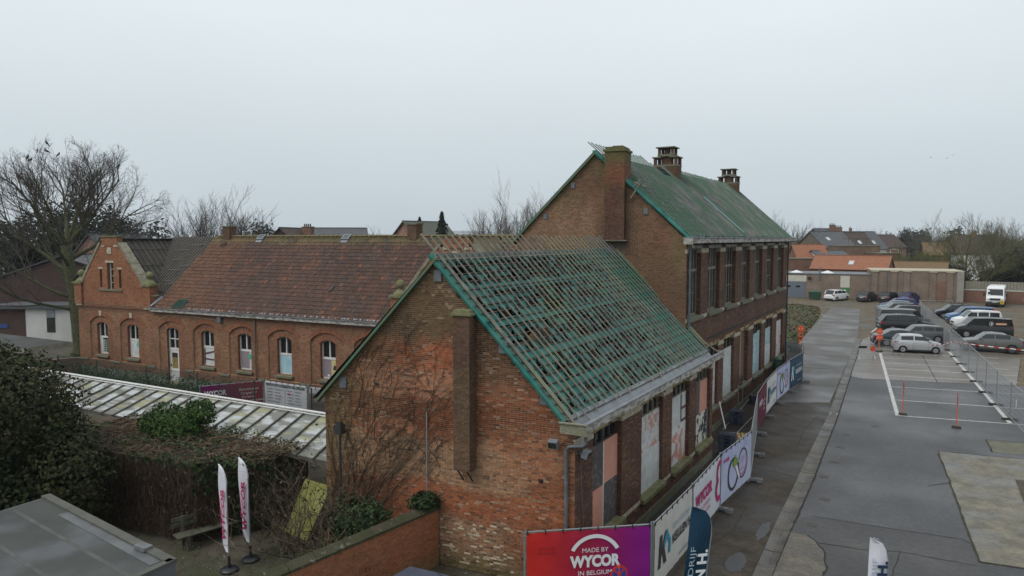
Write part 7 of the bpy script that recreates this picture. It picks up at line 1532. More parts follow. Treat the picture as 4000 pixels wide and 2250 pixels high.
o = m.build('distant_wood', M_BARK); tag(o, 'far off leafless wood along the whole horizon', 'woodland', kind='stuff'); o2 = lm.build('undergrowth', M_LEAF); tag(o2, 'far off dark undergrowth at the foot of the wood', 'undergrowth', kind='stuff')

# ------------------------------------------------------------------ houses around the yard
M_SLATE = mat('slate', (.085, .09, .098), (.06, .064, .07), .6, scale=2.5, stretch=(1, 1, 4), bump=.3, bscale=6); M_SLATE_M = mat('mossy_slate', (.105, .11, .10), (.075, .082, .07), .8, scale=2, c3=(.10, .11, .06), scale3=.6, bump=.4, bscale=8)
M_BROWNT = mat('brown_roof_tile', (.075, .05, .042), (.05, .036, .032), .8, scale=3, stretch=(1, 1, 4), bump=.4, bscale=8)
def wave_tile(name, c1, c2, c3):
    m, nt, b = new_mat(name); L = nt.links; pos = N(nt, 'ShaderNodeTexCoord').outputs['Object']; b.inputs['Roughness'].default_value = .85
    t = N(nt, 'ShaderNodeTexNoise'); t.inputs['Scale'].default_value = 4.5; t.inputs['Detail'].default_value = 6; L.new(pos, t.inputs['Vector']); cr = N(nt, 'ShaderNodeValToRGB'); cr.color_ramp.elements[0].position = .35; cr.color_ramp.elements[0].color = (*c1, 1); cr.color_ramp.elements[1].position = .68; cr.color_ramp.elements[1].color = (*c2, 1); e = cr.color_ramp.elements.new(.52); e.color = (*c3, 1); L.new(t.outputs[0], cr.inputs[0]); L.new(cr.outputs[0], b.inputs['Base Color']); return m
M_ORT = wave_tile('orange_tile', (.30, .105, .05), (.15, .07, .045), (.23, .10, .055)); M_ORT2 = wave_tile('mossy_orange_tile', (.17, .09, .05), (.10, .08, .045), (.15, .10, .05))
BT_RED = brick_tex('far_red_brick', (.20, .09, .06), (.15, .07, .05), (.24, .20, .16)); BT_DK = brick_tex('far_brown_brick', (.085, .05, .045), (.065, .04, .036), (.10, .08, .07)); BT_PINK = brick_tex('far_pink_brick', (.30, .16, .12), (.24, .12, .09), (.33, .27, .22)); BT_GREY = brick_tex('grey_buff_brick', (.22, .165, .13), (.155, .115, .09), (.25, .21, .17), bw=.23, rh=.08)
M_STUC = mat('brown_stucco', (.165, .135, .10), (.13, .105, .08), .9, scale=.8); M_WHT = mat('white_wall', (.58, .58, .57), (.47, .47, .45), .85, scale=.7)
def fwin(th, F, u, z, w, h, frame=True):
    wd = part_empty('window', th); MB().fbox(F, u - w / 2, u + w / 2, .0, .03, z, z + h).build('pane', M_GLASS2, wd)
    if frame: f = MB().fbox(F, u - w / 2 - .06, u + w / 2 + .06, .02, .06, z - .06, z).fbox(F, u - w / 2 - .06, u + w / 2 + .06, .02, .06, z + h, z + h + .06).fbox(F, u - w / 2 - .06, u - w / 2, .02, .06, z, z + h).fbox(F, u + w / 2, u + w / 2 + .06, .02, .06, z, z + h).fbox(F, u - .025, u + .025, .03, .05, z, z + h); f.build('frame', M_WFRAME, wd)
def tile_rows(th, a, b_, c_, d_, rows, m, name='tile_course'):   # tile courses up a slope: a-b eave, d-c ridge
    n = ((b_ - a).cross(d_ - a)).normalized(); n = n if n.z > 0 else -n
    for k in range(rows):
        f0, f1 = k / rows, (k + 1.12) / rows; p, q = a.lerp(d_, f0), b_.lerp(c_, f0); r_, s_ = a.lerp(d_, min(1, f1)), b_.lerp(c_, min(1, f1)); MB().hexa([p, q, s_ - n * .03, r_ - n * .03, p + n * .06, q + n * .06, s_ + n * .01, r_ + n * .01]).build(name, m, th)
def house(name, label, px, d, theta, W, L_, ez, rz, wall, roof, wins=(), chims=(), over=.3, group=None, tiles=0, cat='house', lights=()):
    o = ray_at(px, d); th = math.radians(theta); D = Vector((math.sin(th), math.cos(th), 0)); Rv = Vector((math.cos(th), -math.sin(th), 0)); t = thing(name, label, cat, o, group=group); Fg = Frame(o, Rv, -D); Fr = Frame(o + Rv * (W / 2), D, Rv); Fl = Frame(o - Rv * (W / 2), D, -Rv); Fb = Frame(o + D * L_, Rv, D)
    b = MB(); b.prism(Fg, [(-W / 2, 0), (W / 2, 0), (W / 2, ez), (0, rz - .1), (-W / 2, ez)], -L_, 0); b.build('wall', wall, t)
    sl = (rz - ez) / (W / 2)
    for sg in (-1, 1):
        e0 = Fg.p(sg * (W / 2 + over), over, ez - sl * over); e1 = Fg.p(sg * (W / 2 + over), -L_ - over, ez - sl * over); r0 = Fg.p(0, over, rz); r1 = Fg.p(0, -L_ - over, rz); nn = (e1 - e0).cross(r0 - e0).normalized(); nn = nn if nn.z > 0 else -nn
        if tiles: tile_rows(t, e0, e1, r1, r0, tiles, roof)
        MB().hexa([e0, e1, r1, r0, e0 + nn * .12, e1 + nn * .12, r1 + nn * .12, r0 + nn * .12]).build('roof', roof, t)
        for (sg2, u, f, w) in lights:
            if sg2 == sg: a = e0.lerp(e1, u).lerp(r0.lerp(r1, u), f) + nn * .16; MB().bar(a, a + (r0 - e0).normalized() * 1.1, w, .06, nn).build('skylight', plain('sky_glass', (.45, .48, .5), .15) if 'sky_glass' not in MATS else MATS['sky_glass'], t)
    MB().bar(Fg.p(0, over, rz + .14), Fg.p(0, -L_ - over, rz + .14), .25, .12).build('ridge', roof, t)
    for face, u, z, w, h in wins: fwin(t, {'g': Fg, 'r': Fr, 'l': Fl}[face], u, z, w, h)
    for (u, v, zt, w) in chims: c = Fg.p(u, -v, 0); ch_ = part_empty('chimney', t); MB().box(c.x - w, c.x + w, c.y - .35, c.y + .35, min(ez, rz - 1), zt).build('stack', BT_RED, ch_); MB().box(c.x - w - .06, c.x + w + .06, c.y - .41, c.y + .41, zt, zt + .1).build('cap', M_STONE, ch_); [MB().lathe((c.x - w + .22 + k * .4, c.y, zt + .1), [(.11, 0), (.09, .4)], 8).build('pot', plain('pot', (.06, .05, .045), .8) if 'pot' not in MATS else MATS['pot'], ch_) for k in range(max(1, int(w * 2 / .42)))]
    return t, Fg, Fr, Fl
HG = 'houses beyond the yard'
house('gabled_house', 'grey brown gabled house with slate roof beyond the yard', 3165, 160, 38, 8.6, 9, 7.4, 10.8, M_STUC, M_SLATE, [('g', 2.3, 5.2, .9, 1.6), ('g', -2.6, 3.2, .8, 1.0), ('g', -1.6, 3.2, .8, 1.0)], [], group=HG, lights=((1, .35, .45, .9),))
house('gabled_house', 'slate roofed house with tall chimney behind the grey brown gable', 3178, 170, 38, 7.5, 8, 8.6, 11.6, BT_DK, M_SLATE, [], [(.8, 5.0, 12.5, .7)], group=HG)
house('gabled_house', 'brick house with brown tiled roof and skylight', 3255, 168, 42, 8, 9, 6.8, 10.6, BT_RED, M_BROWNT, [('r', 5, 3.5, 1.1, 1.2)], [(0.3, 1.0, 11.9, .9)], group=HG, lights=((1, .6, .35, .9),))
house('gabled_house', 'light walled house with wide slate roof and skylight', 3290, 182, 42, 9, 10, 6.8, 11.0, M_WHT, M_SLATE, [], [(-.5, 3.0, 11.9, .35)], group=HG, lights=((1, .7, .3, .9),))
house('gabled_house', 'small brick house with dark roof right of the slate roofs', 3368, 188, 35, 8, 12, 7.0, 10.2, BT_PINK, M_BROWNT, [], [], group=HG)
house('gabled_house', 'low white gabled annex with grey roof', 3172, 140, 36, 5.4, 8, 5.4, 6.8, M_WHT, M_SLATE, [('g', 0, 4.6, .5, 1.1)], [], group=HG); house('gabled_house', 'small brick annex with bright orange roof', 3098, 142, 60, 5.2, 6, 5.6, 8.0, BT_RED, M_ORT, [], [(-1.8, 1, 7.9, .35)], group=HG, tiles=10)
def block(name, label, px0, px1, d, z1, wall, dep=6, extra=None, cat='building'):
    a, b_ = ray_at(px0, d), ray_at(px1, d); U = (b_ - a).normalized(); F = Frame(a, U, (U.y, -U.x, 0)); t = thing(name, label, cat, a, group=HG); w = (b_ - a).length; MB().fbox(F, 0, w, -dep, 0, 0, z1).build('wall', wall, t); MB().fbox(F, -.1, w + .1, -dep - .1, .1, z1, z1 + .15).build('parapet', M_STONE, t); return t, F, w
t, F, w = block('flat_roofed_block', 'brown brick flat roofed block with rooftop pergola', 3285, 3440, 146, 7.7, brick_tex('far_tan_brick', (.19, .12, .08), (.15, .095, .065), (.2, .16, .12)));
pg = part_empty('pergola', t)
for u in (2.2, 4.0, 6.0): MB().fbox(F, u, u + .1, -1.5, -1.4, 7.8, 9.2).build('post', M_WOODG, pg)
MB().fbox(F, 1.8, 6.6, -3, -.8, 9.2, 9.32).build('roof', M_SLATE, pg)
t, F, w = block('flat_roofed_block', 'lower brick extension right of the flat roofed block', 3440, 3520, 140, 6.3, BT_RED); MB().ptube([F.p(2.2, -.3, 6.45), F.p(2.2, -.3, 7.2), F.p(3.8, -.3, 7.2), F.p(3.8, -.3, 6.45)], .04, 6).build('roof_rail', W_INK, t)
block('brick_yard_wall', 'long brown brick wall left of the orange tiled roof', 3060, 3200, 131, 5.5, BT_RED, 3)
house('tiled_outbuilding', 'long low outbuilding with bright orange tiled roof', 3190, 128, 97, 6.5, 12.2, 4.0, 6.2, BT_RED, M_ORT, [], [], group=HG, tiles=9, over=.2, cat='building', lights=((1, .52, .35, .8),)); house('tiled_outbuilding', 'long low outbuilding with mossy tiled roof right of the orange one', 3442, 126, 97, 5.5, 10.4, 3.3, 5.2, BT_RED, M_ORT2, [], [], group=HG, tiles=9, over=.2, cat='building')
house('gabled_house', 'distant house with pale orange roof among the trees', 3605, 190, 80, 8, 6, 5.0, 8.2, BT_RED, M_ORT2, [], [], group=HG); house('gabled_house', 'red roofed house half hidden behind the willow', 3725, 165, 97, 9, 8, 6.0, 10.0, M_WHT, M_BROWNT, [('r', 2, 3.6, 1, 1), ('r', 5.5, 3.6, 1, 1)], [(0, 4, 10.8, .5)], group=HG); house('gabled_house', 'pale house with flat dormer at the right behind trees', 3900, 170, 97, 7, 8, 5.2, 6.6, M_STUC, M_SLATE, [('r', 2, 4.0, 1.6, 1.0)], [], group=HG)
# long grey brick building at the far side of the yard
GB = thing('grey_brick_hall', 'long low buff grey brick hall with pilasters across the yard', 'building', (-8, 120, 0)); a, b_ = Vector((-24, 118.3, 0)), Vector((4.05, 122.3, 0)); U = (b_ - a).normalized(); GBF = Frame(a, U, (U.y, -U.x, 0)); GBL = (b_ - a).length
MB().fbox(GBF, 0, 16.2, -8, 0, 0, 3.75).build('wall', BT_GREY, GB); MB().fbox(GBF, 16.2, GBL, -8, .25, 0, 4.45).build('wall', BT_GREY, GB); MB().fbox(GBF, 0, 16.2, -8.1, .08, 3.75, 3.86).build('roof_edge', M_ZINC_P, GB); MB().fbox(GBF, 16.15, GBL + .1, -8.1, .33, 4.45, 4.57).build('roof_edge', M_STONE_P, GB)
for u in (16.3, 18.9, 20.6, 24.0, 26.2): MB().fbox(GBF, u, u + .8, .25, .42, 0, 4.3).build('pilaster', BT_GREY, GB); MB().fbox(GBF, u - .1, u + .95, .2, .5, 4.3, 4.44).build('pilaster_cap', M_STONE_P, GB)
MB().fbox(GBF, 27.5, GBL + .02, .25, .34, 0, 4.45).build('render_strip', mat('grey_render', (.30, .28, .26), (.24, .22, .2), .9, scale=1), GB); MB().fbox(GBF, 25.0, 26.1, .25, .28, .1, 3.0).build('bricked_door', BT_RED, GB)
for u in (18.4, 26.9): MB().ptube([GBF.p(u, .35, 0), GBF.p(u, .35, 4.3)], .05, 6).build('downpipe', M_ZINC_P, GB)
gd = part_empty('garage_door', GB); MB().fbox(GBF, 3.0, 7.0, 0, .04, 0, 2.55).build('leaf', plain('garage_grey', (.12, .14, .17), .5), gd)
for u in (4.2, 5.6): MB().fbox(GBF, u, u + .6, .04, .05, 1.6, 1.9).build('pane', M_GLASS, gd)
MB().fbox(GBF, 2.9, 7.1, 0, .05, 2.55, 3.5).build('fascia_panel', mat('cream_panel', (.52, .50, .43), (.45, .43, .37), .7, scale=2), GB); MB().fbox(GBF, 12.0, 13.3, 0, .05, 1.75, 3.55).build('white_panel', MATS['cream_panel'], GB); MB().fbox(GBF, 12.0, 13.3, 0, .05, .0, 1.75).build('green_door', plain('door_green', (.05, .16, .07), .5), GB)
MB().fbox(GBF, 12.45, 12.8, .05, .055, 1.2, 1.4).build('door_sign', W_INK, GB)
for u in (5.6, 10.2): c = GBF.p(u, -2.5, 3.86); MB().lathe((c.x, c.y, 3.86), [(1.0, 0), (.5, .22), (.05, .38)], 14).build('dome_light', plain('dome', (.62, .64, .65), .3) if 'dome' not in MATS else MATS['dome'], GB, smooth=60)
MB().fbox(GBF, 7.3, 7.8, .05, .35, 3.0, 3.3).build('wall_lamp', M_BLACK, GB); MB().ptube([GBF.p(9.0, .1, 2.9), GBF.p(9.0, .1, 4.9)], .1, 8).build('flue', M_ZINC_P, GB)
BW = thing('brick_boundary_wall', 'red brick boundary wall with white coping behind the bus', 'wall', (10, 123, 0)); F = Frame((4.05, 123.3, 0), (1, 0.0, 0), (0, -1, 0)); MB().fbox(F, 0, 26, -.3, 0, 0, 1.75).build('wall', BT_RED, BW); MB().fbox(F, -.05, 26, -.36, .06, 1.75, 1.86).build('coping', mat('white_coping', (.52, .51, .48), (.42, .41, .38), .8, scale=2), BW)
wf = thing('wooden_fence', 'weathered wooden board fence behind the boundary wall', 'fence', (12, 127, 0))
for k in range(60): MB().box(4.5 + k * .4, 4.86 + k * .4, 127, 127.03, 0, 2.9 + .08 * nz(k, 2)).build('board', M_WOODG, wf)
st = thing('dark_green_container', 'dark green waste container beside the grey garage door', 'container', (-15.2, 116.2, 0)); MB().hexa([(-16.0, 115.6, .15), (-14.4, 115.8, .15), (-14.5, 116.8, .15), (-16.1, 116.6, .15), (-16.1, 115.5, 1.2), (-14.3, 115.7, 1.2), (-14.4, 116.9, 1.2), (-16.2, 116.7, 1.2)]).build('body', plain('container_green', (.015, .055, .03), .5), st); MB().hexa([(-16.15, 115.45, 1.2), (-14.25, 115.65, 1.2), (-14.35, 116.95, 1.2), (-16.25, 116.75, 1.2), (-16.1, 115.6, 1.34), (-14.3, 115.8, 1.34), (-14.4, 116.8, 1.34), (-16.2, 116.6, 1.34)]).build('lid', plain('container_lid', (.02, .07, .04), .5), st)
tb = thing('picnic_table', 'weathered picnic table at the foot of the boundary wall', 'table', (12.2, 121.5, 0)); MB().box(11.2, 13.2, 121.1, 121.9, .72, .78).build('table_top', M_WOODG, tb)
for x in (11.5, 12.9): MB().bar((x, 121.0, 0), (x, 121.5, .72), .1, .08).bar((x, 122.0, 0), (x, 121.5, .72), .1, .08).build('leg', M_WOODG, tb)
# left background
house('brown_brick_house', 'dark brown brick gabled house behind the huge tree', 235, 68, -38, 12.5, 12, 5.4, 7.6, BT_DK, M_SLATE, [('g', 3.6, 4.6, .5, 1.0)], [], over=.25)
house('gabled_house', 'orange brick gable glimpsed between tree trunk and wing gable', 350, 84, -20, 7, 9, 6.0, 9.8, BT_PINK, M_SLATE, [], [])
WA = thing('white_annex', 'white rendered annex with dark window behind the bare tree', 'building', gp(170, 1310)); a, b_ = ray_at(85, 63), ray_at(262, 63); U = (b_ - a).normalized(); F = Frame(a, U, (U.y, -U.x, 0)); w = (b_ - a).length; MB().fbox(F, 0, w, -3, 0, 0, 3.05).build('wall', M_WHT, WA); MB().fbox(F, -3.0, w + 1, -3.2, .3, 3.05, 3.4).build('flat_roof', M_SLATE, WA); MB().fbox(F, -3, -.05, -3, -.1, 0, 3.05).build('brick_bay', BT_DK, WA); fwin(WA, F, w * .56, .9, .75, 1.35, False); MB().fbox(F, w * .56 - .38, w * .56 + .38, .03, .06, 2.25, 2.95).build('shutter', M_ZINC, WA); MB().fbox(F, -2.6, -1.7, -.1, -.05, 1.3, 1.65).build('blue_sign', plain('blue_plate', (.02, .06, .22), .5), WA)
FA = thing('flat_canopy', 'flat grey roofed canopy with wooden fascia left of the wing', 'canopy', (-52, 22, 0)); MB().hexa([(-62, 19.6, 2.78), (-46.4, 20.9, 2.78), (-46.9, 23.8, 2.78), (-62, 23.0, 2.78), (-62, 19.6, 2.82), (-46.4, 20.9, 2.82), (-46.9, 23.8, 2.82), (-62, 23.0, 2.82)]).build('roof_sheet', M_FELT, FA); MB().bar((-62, 19.6, 2.65), (-46.4, 20.9, 2.65), .08, .3).bar((-46.4, 20.9, 2.65), (-46.9, 23.8, 2.65), .08, .3).build('fascia', M_WOODG, FA); MB().box(-60, -49, 22.2, 22.5, 0, 2.6).build('rear_wall', BT_DK, FA)
for x in (-47.0, -50.5, -54): MB().box(x, x + .15, 21.3, 21.45, 0, 2.6).build('post', M_WOODG, FA)
LWB = thing('low_brick_wall', 'low brick wall running from the canopy to the wing gable', 'wall', (-48, 24.5, 0)); MB().bar((-52, 23.6, .55), (-50.95, 26.4, .55), .3, 1.1).bar((-56, 23.3, .55), (-48, 24.2, .55), .3, 1.1).build('wall', BT_RED, LWB); MB().bar((-56, 23.3, 1.14), (-48, 24.2, 1.14), .4, .08).build('coping', M_COPE, LWB)
# behind the wing ridge
house('gabled_house', 'dark pointed roof just above the wing ridge', 1095, 98, -25, 7.0, 8, 7.2, 10.75, BT_DK, M_BROWNT, [], [(1.6, 6, 11.0, .9)]); house('hall', 'grey hipped roof hall above the wing ridge', 1190, 112, 50, 9, 9.5, 7.6, 10.9, BT_DK, M_SLATE, [], [], cat='building')
house('gabled_house', 'pink brick house with mossy slate roof above the wing ridge', 1580, 104, 6, 5.6, 8.5, 9.2, 11.8, BT_PINK, M_SLATE_M, [], [], over=.35, tiles=8)
t, F, w = block('solar_roof_house', 'house with dark blue striped roof left of the tall gable', 1760, 1885, 88, 9.6, BT_DK); 
for k in range(4): MB().fbox(F, -.1, w + .1, -3.2 + k * .8, -2.5 + k * .8, 10.25 - k * .17, 10.3 - k * .17).build('roof_strip', plain('solar_blue', (.03, .035, .06), .35) if 'solar_blue' not in MATS else MATS['solar_blue'], t)
# grassy mound beside the far corner
R = random.Random(61); gpoly = [(-9.6, 54.5), (-9.9, 62), (-10.1, 68), (-10.6, 78), (-11.3, 90), (-12, 97), (-13.0, 103.5), (-15, 106), (-19, 106.5), (-24, 104), (-24, 54.5)]
b = MB(); nx, ny = 22, 40
def edge_x(y):
    for (xa, ya), (xb, yb) in zip(gpoly, gpoly[1:]):
        if ya <= y <= yb: return xa + (xb - xa) * (y - ya) / (yb - ya + 1e-9)
    return -15
def gh(s_, y): return .02 + .45 * sst(0, .25, s_) * (1 + .6 * nz(s_ * 6, y * .3)) * sst(54.4, 58, y) * (1 - sst(100, 106, y))
for i in range(nx):
    for k in range(ny):
        q = []
        for di, dk in ((0, 0), (1, 0), (1, 1), (0, 1)):
            y = 54.5 + 51.5 * (k + dk) / ny; ex = edge_x(y); s_ = (i + di) / nx; q.append((ex + (-24 - ex) * s_ + .15 * nz(y * .7, s_ * 3), y, gh(s_, y)))
        b.face(q)
o = b.build('grass_mound', mat('mound_soil', (.055, .052, .026), (.085, .065, .038), .95, scale=1.5, c3=(.04, .055, .018), scale3=.6, bump=.8, bscale=10)); o['kind'] = 'structure'
b = MB()
for _ in range(9000):
    y = 54.6 + 50 * R.random() ** 1.5; s_ = R.random() ** 1.3; ex = edge_x(y); x = ex + (-24 - ex) * s_; g_ = nz(x * .4, y * .3, 8); leaf(b, Vector((x, y, gh(s_, y) + .05)), .22, vary((.05, .065, .02) if g_ > 0 else (.105, .075, .042), R, .4), R, Z3 * .6)
tag(b.build('ground_cover', M_LEAF), 'low brown green ground cover on the mound by the lane', 'ground cover', kind='stuff')
b = MB()
for _ in range(3500):
    s_ = R.uniform(-8, 8); n_ = R.uniform(.4, 3.2); p = WF.p(s_, n_, R.uniform(.05, .9) * (1 if nz(s_ * .8, 3) > -.1 else .3)); leaf(b, p, .16, vary(GREENS['ivy'][R.randrange(4)], R, .4), R)
tag(b.build('wing_undergrowth', M_LEAF), 'low green weeds along the foot of the long wing', 'weeds', kind='stuff')
# crows
def crow(p, ang, label):
    t = thing('crow', label, 'bird', p, ang, 'crows in the huge tree'); b = MB(); b.lathe((0, 0, 0), [(.01, -.2), (.05, -.14), (.075, -.02), (.07, .07), (.045, .13), (.02, .17)], 8, 'x'); b.lathe((.16, 0, .07), [(.01, -.05), (.042, -.02), (.045, .02), (.02, .05)], 8, 'x'); b.hexa([(-.36, -.035, -.07), (-.16, -.03, -.02), (-.16, .03, -.02), (-.36, .035, -.07), (-.36, -.035, -.055), (-.16, -.03, .02), (-.16, .03, .02), (-.36, .035, -.055)]); b.ptube([(.2, 0, .07), (.27, 0, .06)], [.014, .002], 5); b.ptube([(.0, .02, -.05), (.01, .02, -.14)], .008, 4); b.ptube([(.0, -.02, -.05), (.01, -.02, -.14)], .008, 4); o = b.build('body', plain('crow_black', (.012, .012, .014), .5) if 'crow_black' not in MATS else MATS['crow_black'], t, local=True); o.rotation_euler = (0, -.5, 0)
def tip_near(x, y):
    best = None
    for p in TIPS:
        v = p - CAM; dz = v.dot(C_F); q = (2000 + FPX * v.dot(C_R) / dz, 1125 + FPX * v.dot(C_D) / dz); e = (q[0] - x) ** 2 + (q[1] - y) ** 2
        if best is None or e < best[0]: best = (e, p)
    TIPS.remove(best[1]); return best[1]
for i, (x, y) in enumerate([(105, 618), (118, 630), (145, 590), (180, 596), (196, 579), (216, 589), (470, 661)]): crow(tip_near(x, y) + Z3 * .13, i * 1.3, 'black crow perched high in the huge tree, %s from the left' % ORD[i])
for i, (x, y) in enumerate([(3636, 615), (3700, 618), (3722, 607)]):
    t = thing('flying_bird', 'tiny dark bird flying over the trees, %s from the left' % ORD[i], 'bird', at(x, y, 150), .4 * i, 'birds flying in the distance'); b = MB(); b.lathe((0, 0, 0), [(.01, -.17), (.045, -.03), (.04, .07), (.01, .15)], 7, 'x')
    for sg in (-1, 1): b.face([(.05, 0, .02), (-.05, 0, .02), (-.08, sg * .22, .10), (.03, sg * .22, .10)]); b.face([(.03, sg * .22, .10), (-.08, sg * .22, .10), (-.07, sg * .4, .05)])
    b.build('body', MATS['crow_black'], t, local=True)

# ------------------------------------------------------------------ parked vehicles
M_TYRE = plain('tyre', (.016, .016, .017), .8); M_RIM = plain('alloy', (.38, .39, .41), .35, .7); M_RIMD = plain('dark_alloy', (.10, .10, .11), .4, .6); M_CARGL = glass_mat('car_glass', (.018, .022, .024), .06); M_TRIM = plain('black_trim', (.018, .018, .02), .6); M_HL = plain('headlamp', (.55, .58, .6), .12); M_TL = plain('tail_lamp', (.22, .008, .012), .2); M_PLATE = plain('number_plate', (.55, .55, .53), .5); M_CHROME = plain('chrome', (.6, .62, .64), .2, .9)
def car(label, loc, ang, pm, L=4.3, W=1.8, H=1.5, wb=2.6, wr=.32, hood=.74, cowl=.95, belt=.96, cf=.27, rf=.40, rr=.86, tf=.975, tail=.95, tailf=.97, sill=.20, spans=((.30, .555), (.575, .80), (.82, .93)), rim=M_RIM, fo=None, cat='car', name='parked_car', chrome=False, rails=False, rearglass=True, glass_low=.10, nose=.58, tumble=.80, group='cars parked in the yard'):
    t = thing(name, label, cat, (loc[0], loc[1], .0 if len(loc) < 3 else loc[2]), ang, group); fo = fo if fo is not None else (L - wb) * .47; xf = L / 2 - fo; xr = xf - wb; Ra = wr + .055
    fk = [0, .010, .035, cf - .02, cf, tailf, .985, 1.0]; zk = [nose - .08, nose + .04, hood, cowl - .02, cowl, belt + .04 if tail > .9 else tail, min(tail, belt) - .06, tail - .30]
    def ztop(f): return float(np.interp(f, fk, zk))
    def zbot(x):
        for xw in (xf, xr):
            if abs(x - xw) < Ra: return wr + math.sqrt(Ra * Ra - (x - xw) ** 2)
        f = (L / 2 - x) / L; return sill + (.06 if f < .03 or f > .97 else 0)
    def hw(x, z):
        f = abs(x) / (L / 2); e = 1 - .14 * f ** 7 - .02 * f ** 2; zz = (z - .55) / .5; return W / 2 * e * (1 - .05 * zz * zz if z > .55 else 1 - .06 * (zz * zz))
    xs = sorted(set([-L / 2, L / 2] + list(np.linspace(-L / 2 + .02, L / 2 - .02, 34)) + [xw + Ra * math.cos(a) for xw in (xf, xr) for a in np.linspace(0.02, math.pi - .02, 9)])); m = 5; secs = []
    for x in xs:
        f = (L / 2 - x) / L; zt = ztop(f); zb = min(zbot(x), zt - .05); s_ = []
        for k in range(m + 1): z = zb + (zt - zb) * k / m; s_.append((x, hw(x, z) * (.985 if k == m else 1), z))
        wt = s_[-1][1]
        for q in (.8, .4, 0): s_.append((x, wt * q, zt + .035 * (1 - q * q)))
        secs.append(s_ + [(p[0], -p[1], p[2]) for p in reversed(s_[:-1])])
    b = MB(); n = len(secs[0])
    for s_ in secs: b.v += s_
    for i in range(len(secs) - 1):
        for k in range(n - 1): b.f.append((i * n + k, i * n + k + 1, (i + 1) * n + k + 1, (i + 1) * n + k)); b.c.append(None)
    b.f.append(tuple(range(n))); b.f.append(tuple((len(secs) - 1) * n + k for k in range(n - 1, -1, -1))); b.c += [None, None]
    # greenhouse
    gk = [cf - .005, rf, (rf + rr) / 2 - .03, rr, tf]; gz = [cowl, H - .045, H, H - .06, min(belt, tail) + .02]
    fs = sorted(set(list(np.linspace(gk[0], gk[-1], 30)) + [rf, rr] + [v for sp in spans for v in sp])); glass = {'windscreen': MB(), 'rear_window': MB()}; gm = 6; gs = []
    for f in fs:
        x = L / 2 - f * L; zt = float(np.interp(f, gk, gz)); zb = min(ztop(f) - .01, zt - .005); yb = hw(x, ztop(f)) * .965; s_ = []
        for k in range(gm + 1): z = zb + (zt - zb) * k / gm; s_.append((x, yb - (yb - W / 2 * tumble) * max(0, (z - belt)) / (H - belt), z))
        wt = s_[-1][1]
        for q in (.88, .45, 0): s_.append((x, wt * q, zt + .03 * (1 - q * q) * (1 if rf <= f <= rr else .6)))
        gs.append(s_ + [(p[0], -p[1], p[2]) for p in reversed(s_[:-1])])
    gn = len(gs[0])
    for i in range(len(gs) - 1):
        fm = (fs[i] + fs[i + 1]) / 2
        for k in range(gn - 1):
            q = [gs[i][k], gs[i][k + 1], gs[i + 1][k + 1], gs[i + 1][k]]; kk = min(k, gn - 2 - k); tgt = b
            if kk < gm:
                hit = [n_ for n_, sp in enumerate(spans) if sp[0] < fm < sp[1]]
                if hit and kk >= 1 and kk < gm - (0 if not (rf < fm < rr) else 1): tgt = glass.setdefault(('side_window', hit[0], k < gn / 2), MB())
            elif kk >= gm + 1:
                if fm < rf - .004 and fm > cf + .008: tgt = glass['windscreen']
                elif fm > rr + .008 and fm < tf - .012 and rearglass: tgt = glass['rear_window']
            tgt.face(q)
    body = b.build('body', pm, t, local=True); me = body.data; me.shade_smooth(); me.set_sharp_from_angle(angle=math.radians(38))
    for nm, g_ in glass.items():
        if g_.f: g_.build(nm if isinstance(nm, str) else nm[0], M_CARGL, t, local=True, smooth=40)
    MB().box(-L / 2 + .12, L / 2 - .12, -W / 2 + .12, W / 2 - .12, .16, .52).build('underbody', M_TRIM, t, local=True)
    for xw in (xf, xr):
        for sg in (-1, 1):
            yw = sg * (W / 2 - .125); wh = part_empty('wheel', t); OFF[wh] = Vector((0, 0, 0)); w2 = .105
            MB().lathe((xw, yw, wr), [(wr * .62, -w2), (wr * .93, -w2), (wr, -w2 * .6), (wr, w2 * .6), (wr * .93, w2), (wr * .62, w2)], 22, 'y').build('tyre', M_TYRE, wh, local=True, smooth=50)
            rb = MB(); o_ = sg * (w2 + .006); rb.lathe((xw, yw + o_ - sg * .02, wr), [(wr * .12, 0), (wr * .14, sg * .012), (wr * .05, sg * .015)], 10, 'y')
            for k in range(5): a = k * 2 * math.pi / 5 + .3; rb.bar((xw, yw + o_, wr), (xw + math.cos(a) * wr * .62, yw + o_, wr + math.sin(a) * wr * .62), .09, .03, Vector((0, 1, 0)))
            rb.lathe((xw, yw + o_ - sg * .015, wr), [(wr * .56, 0), (wr * .66, 0), (wr * .66, sg * .02), (wr * .56, sg * .02)], 20, 'y'); rb.build('rim', rim, wh, local=True)
            MB().lathe((xw, yw - sg * .02, wr), [(.03, -.01), (wr * .6, -.01), (wr * .6, .01), (.03, .01)], 16, 'y').build('brake_disc', M_TRIM, wh, local=True)
    fx = L / 2
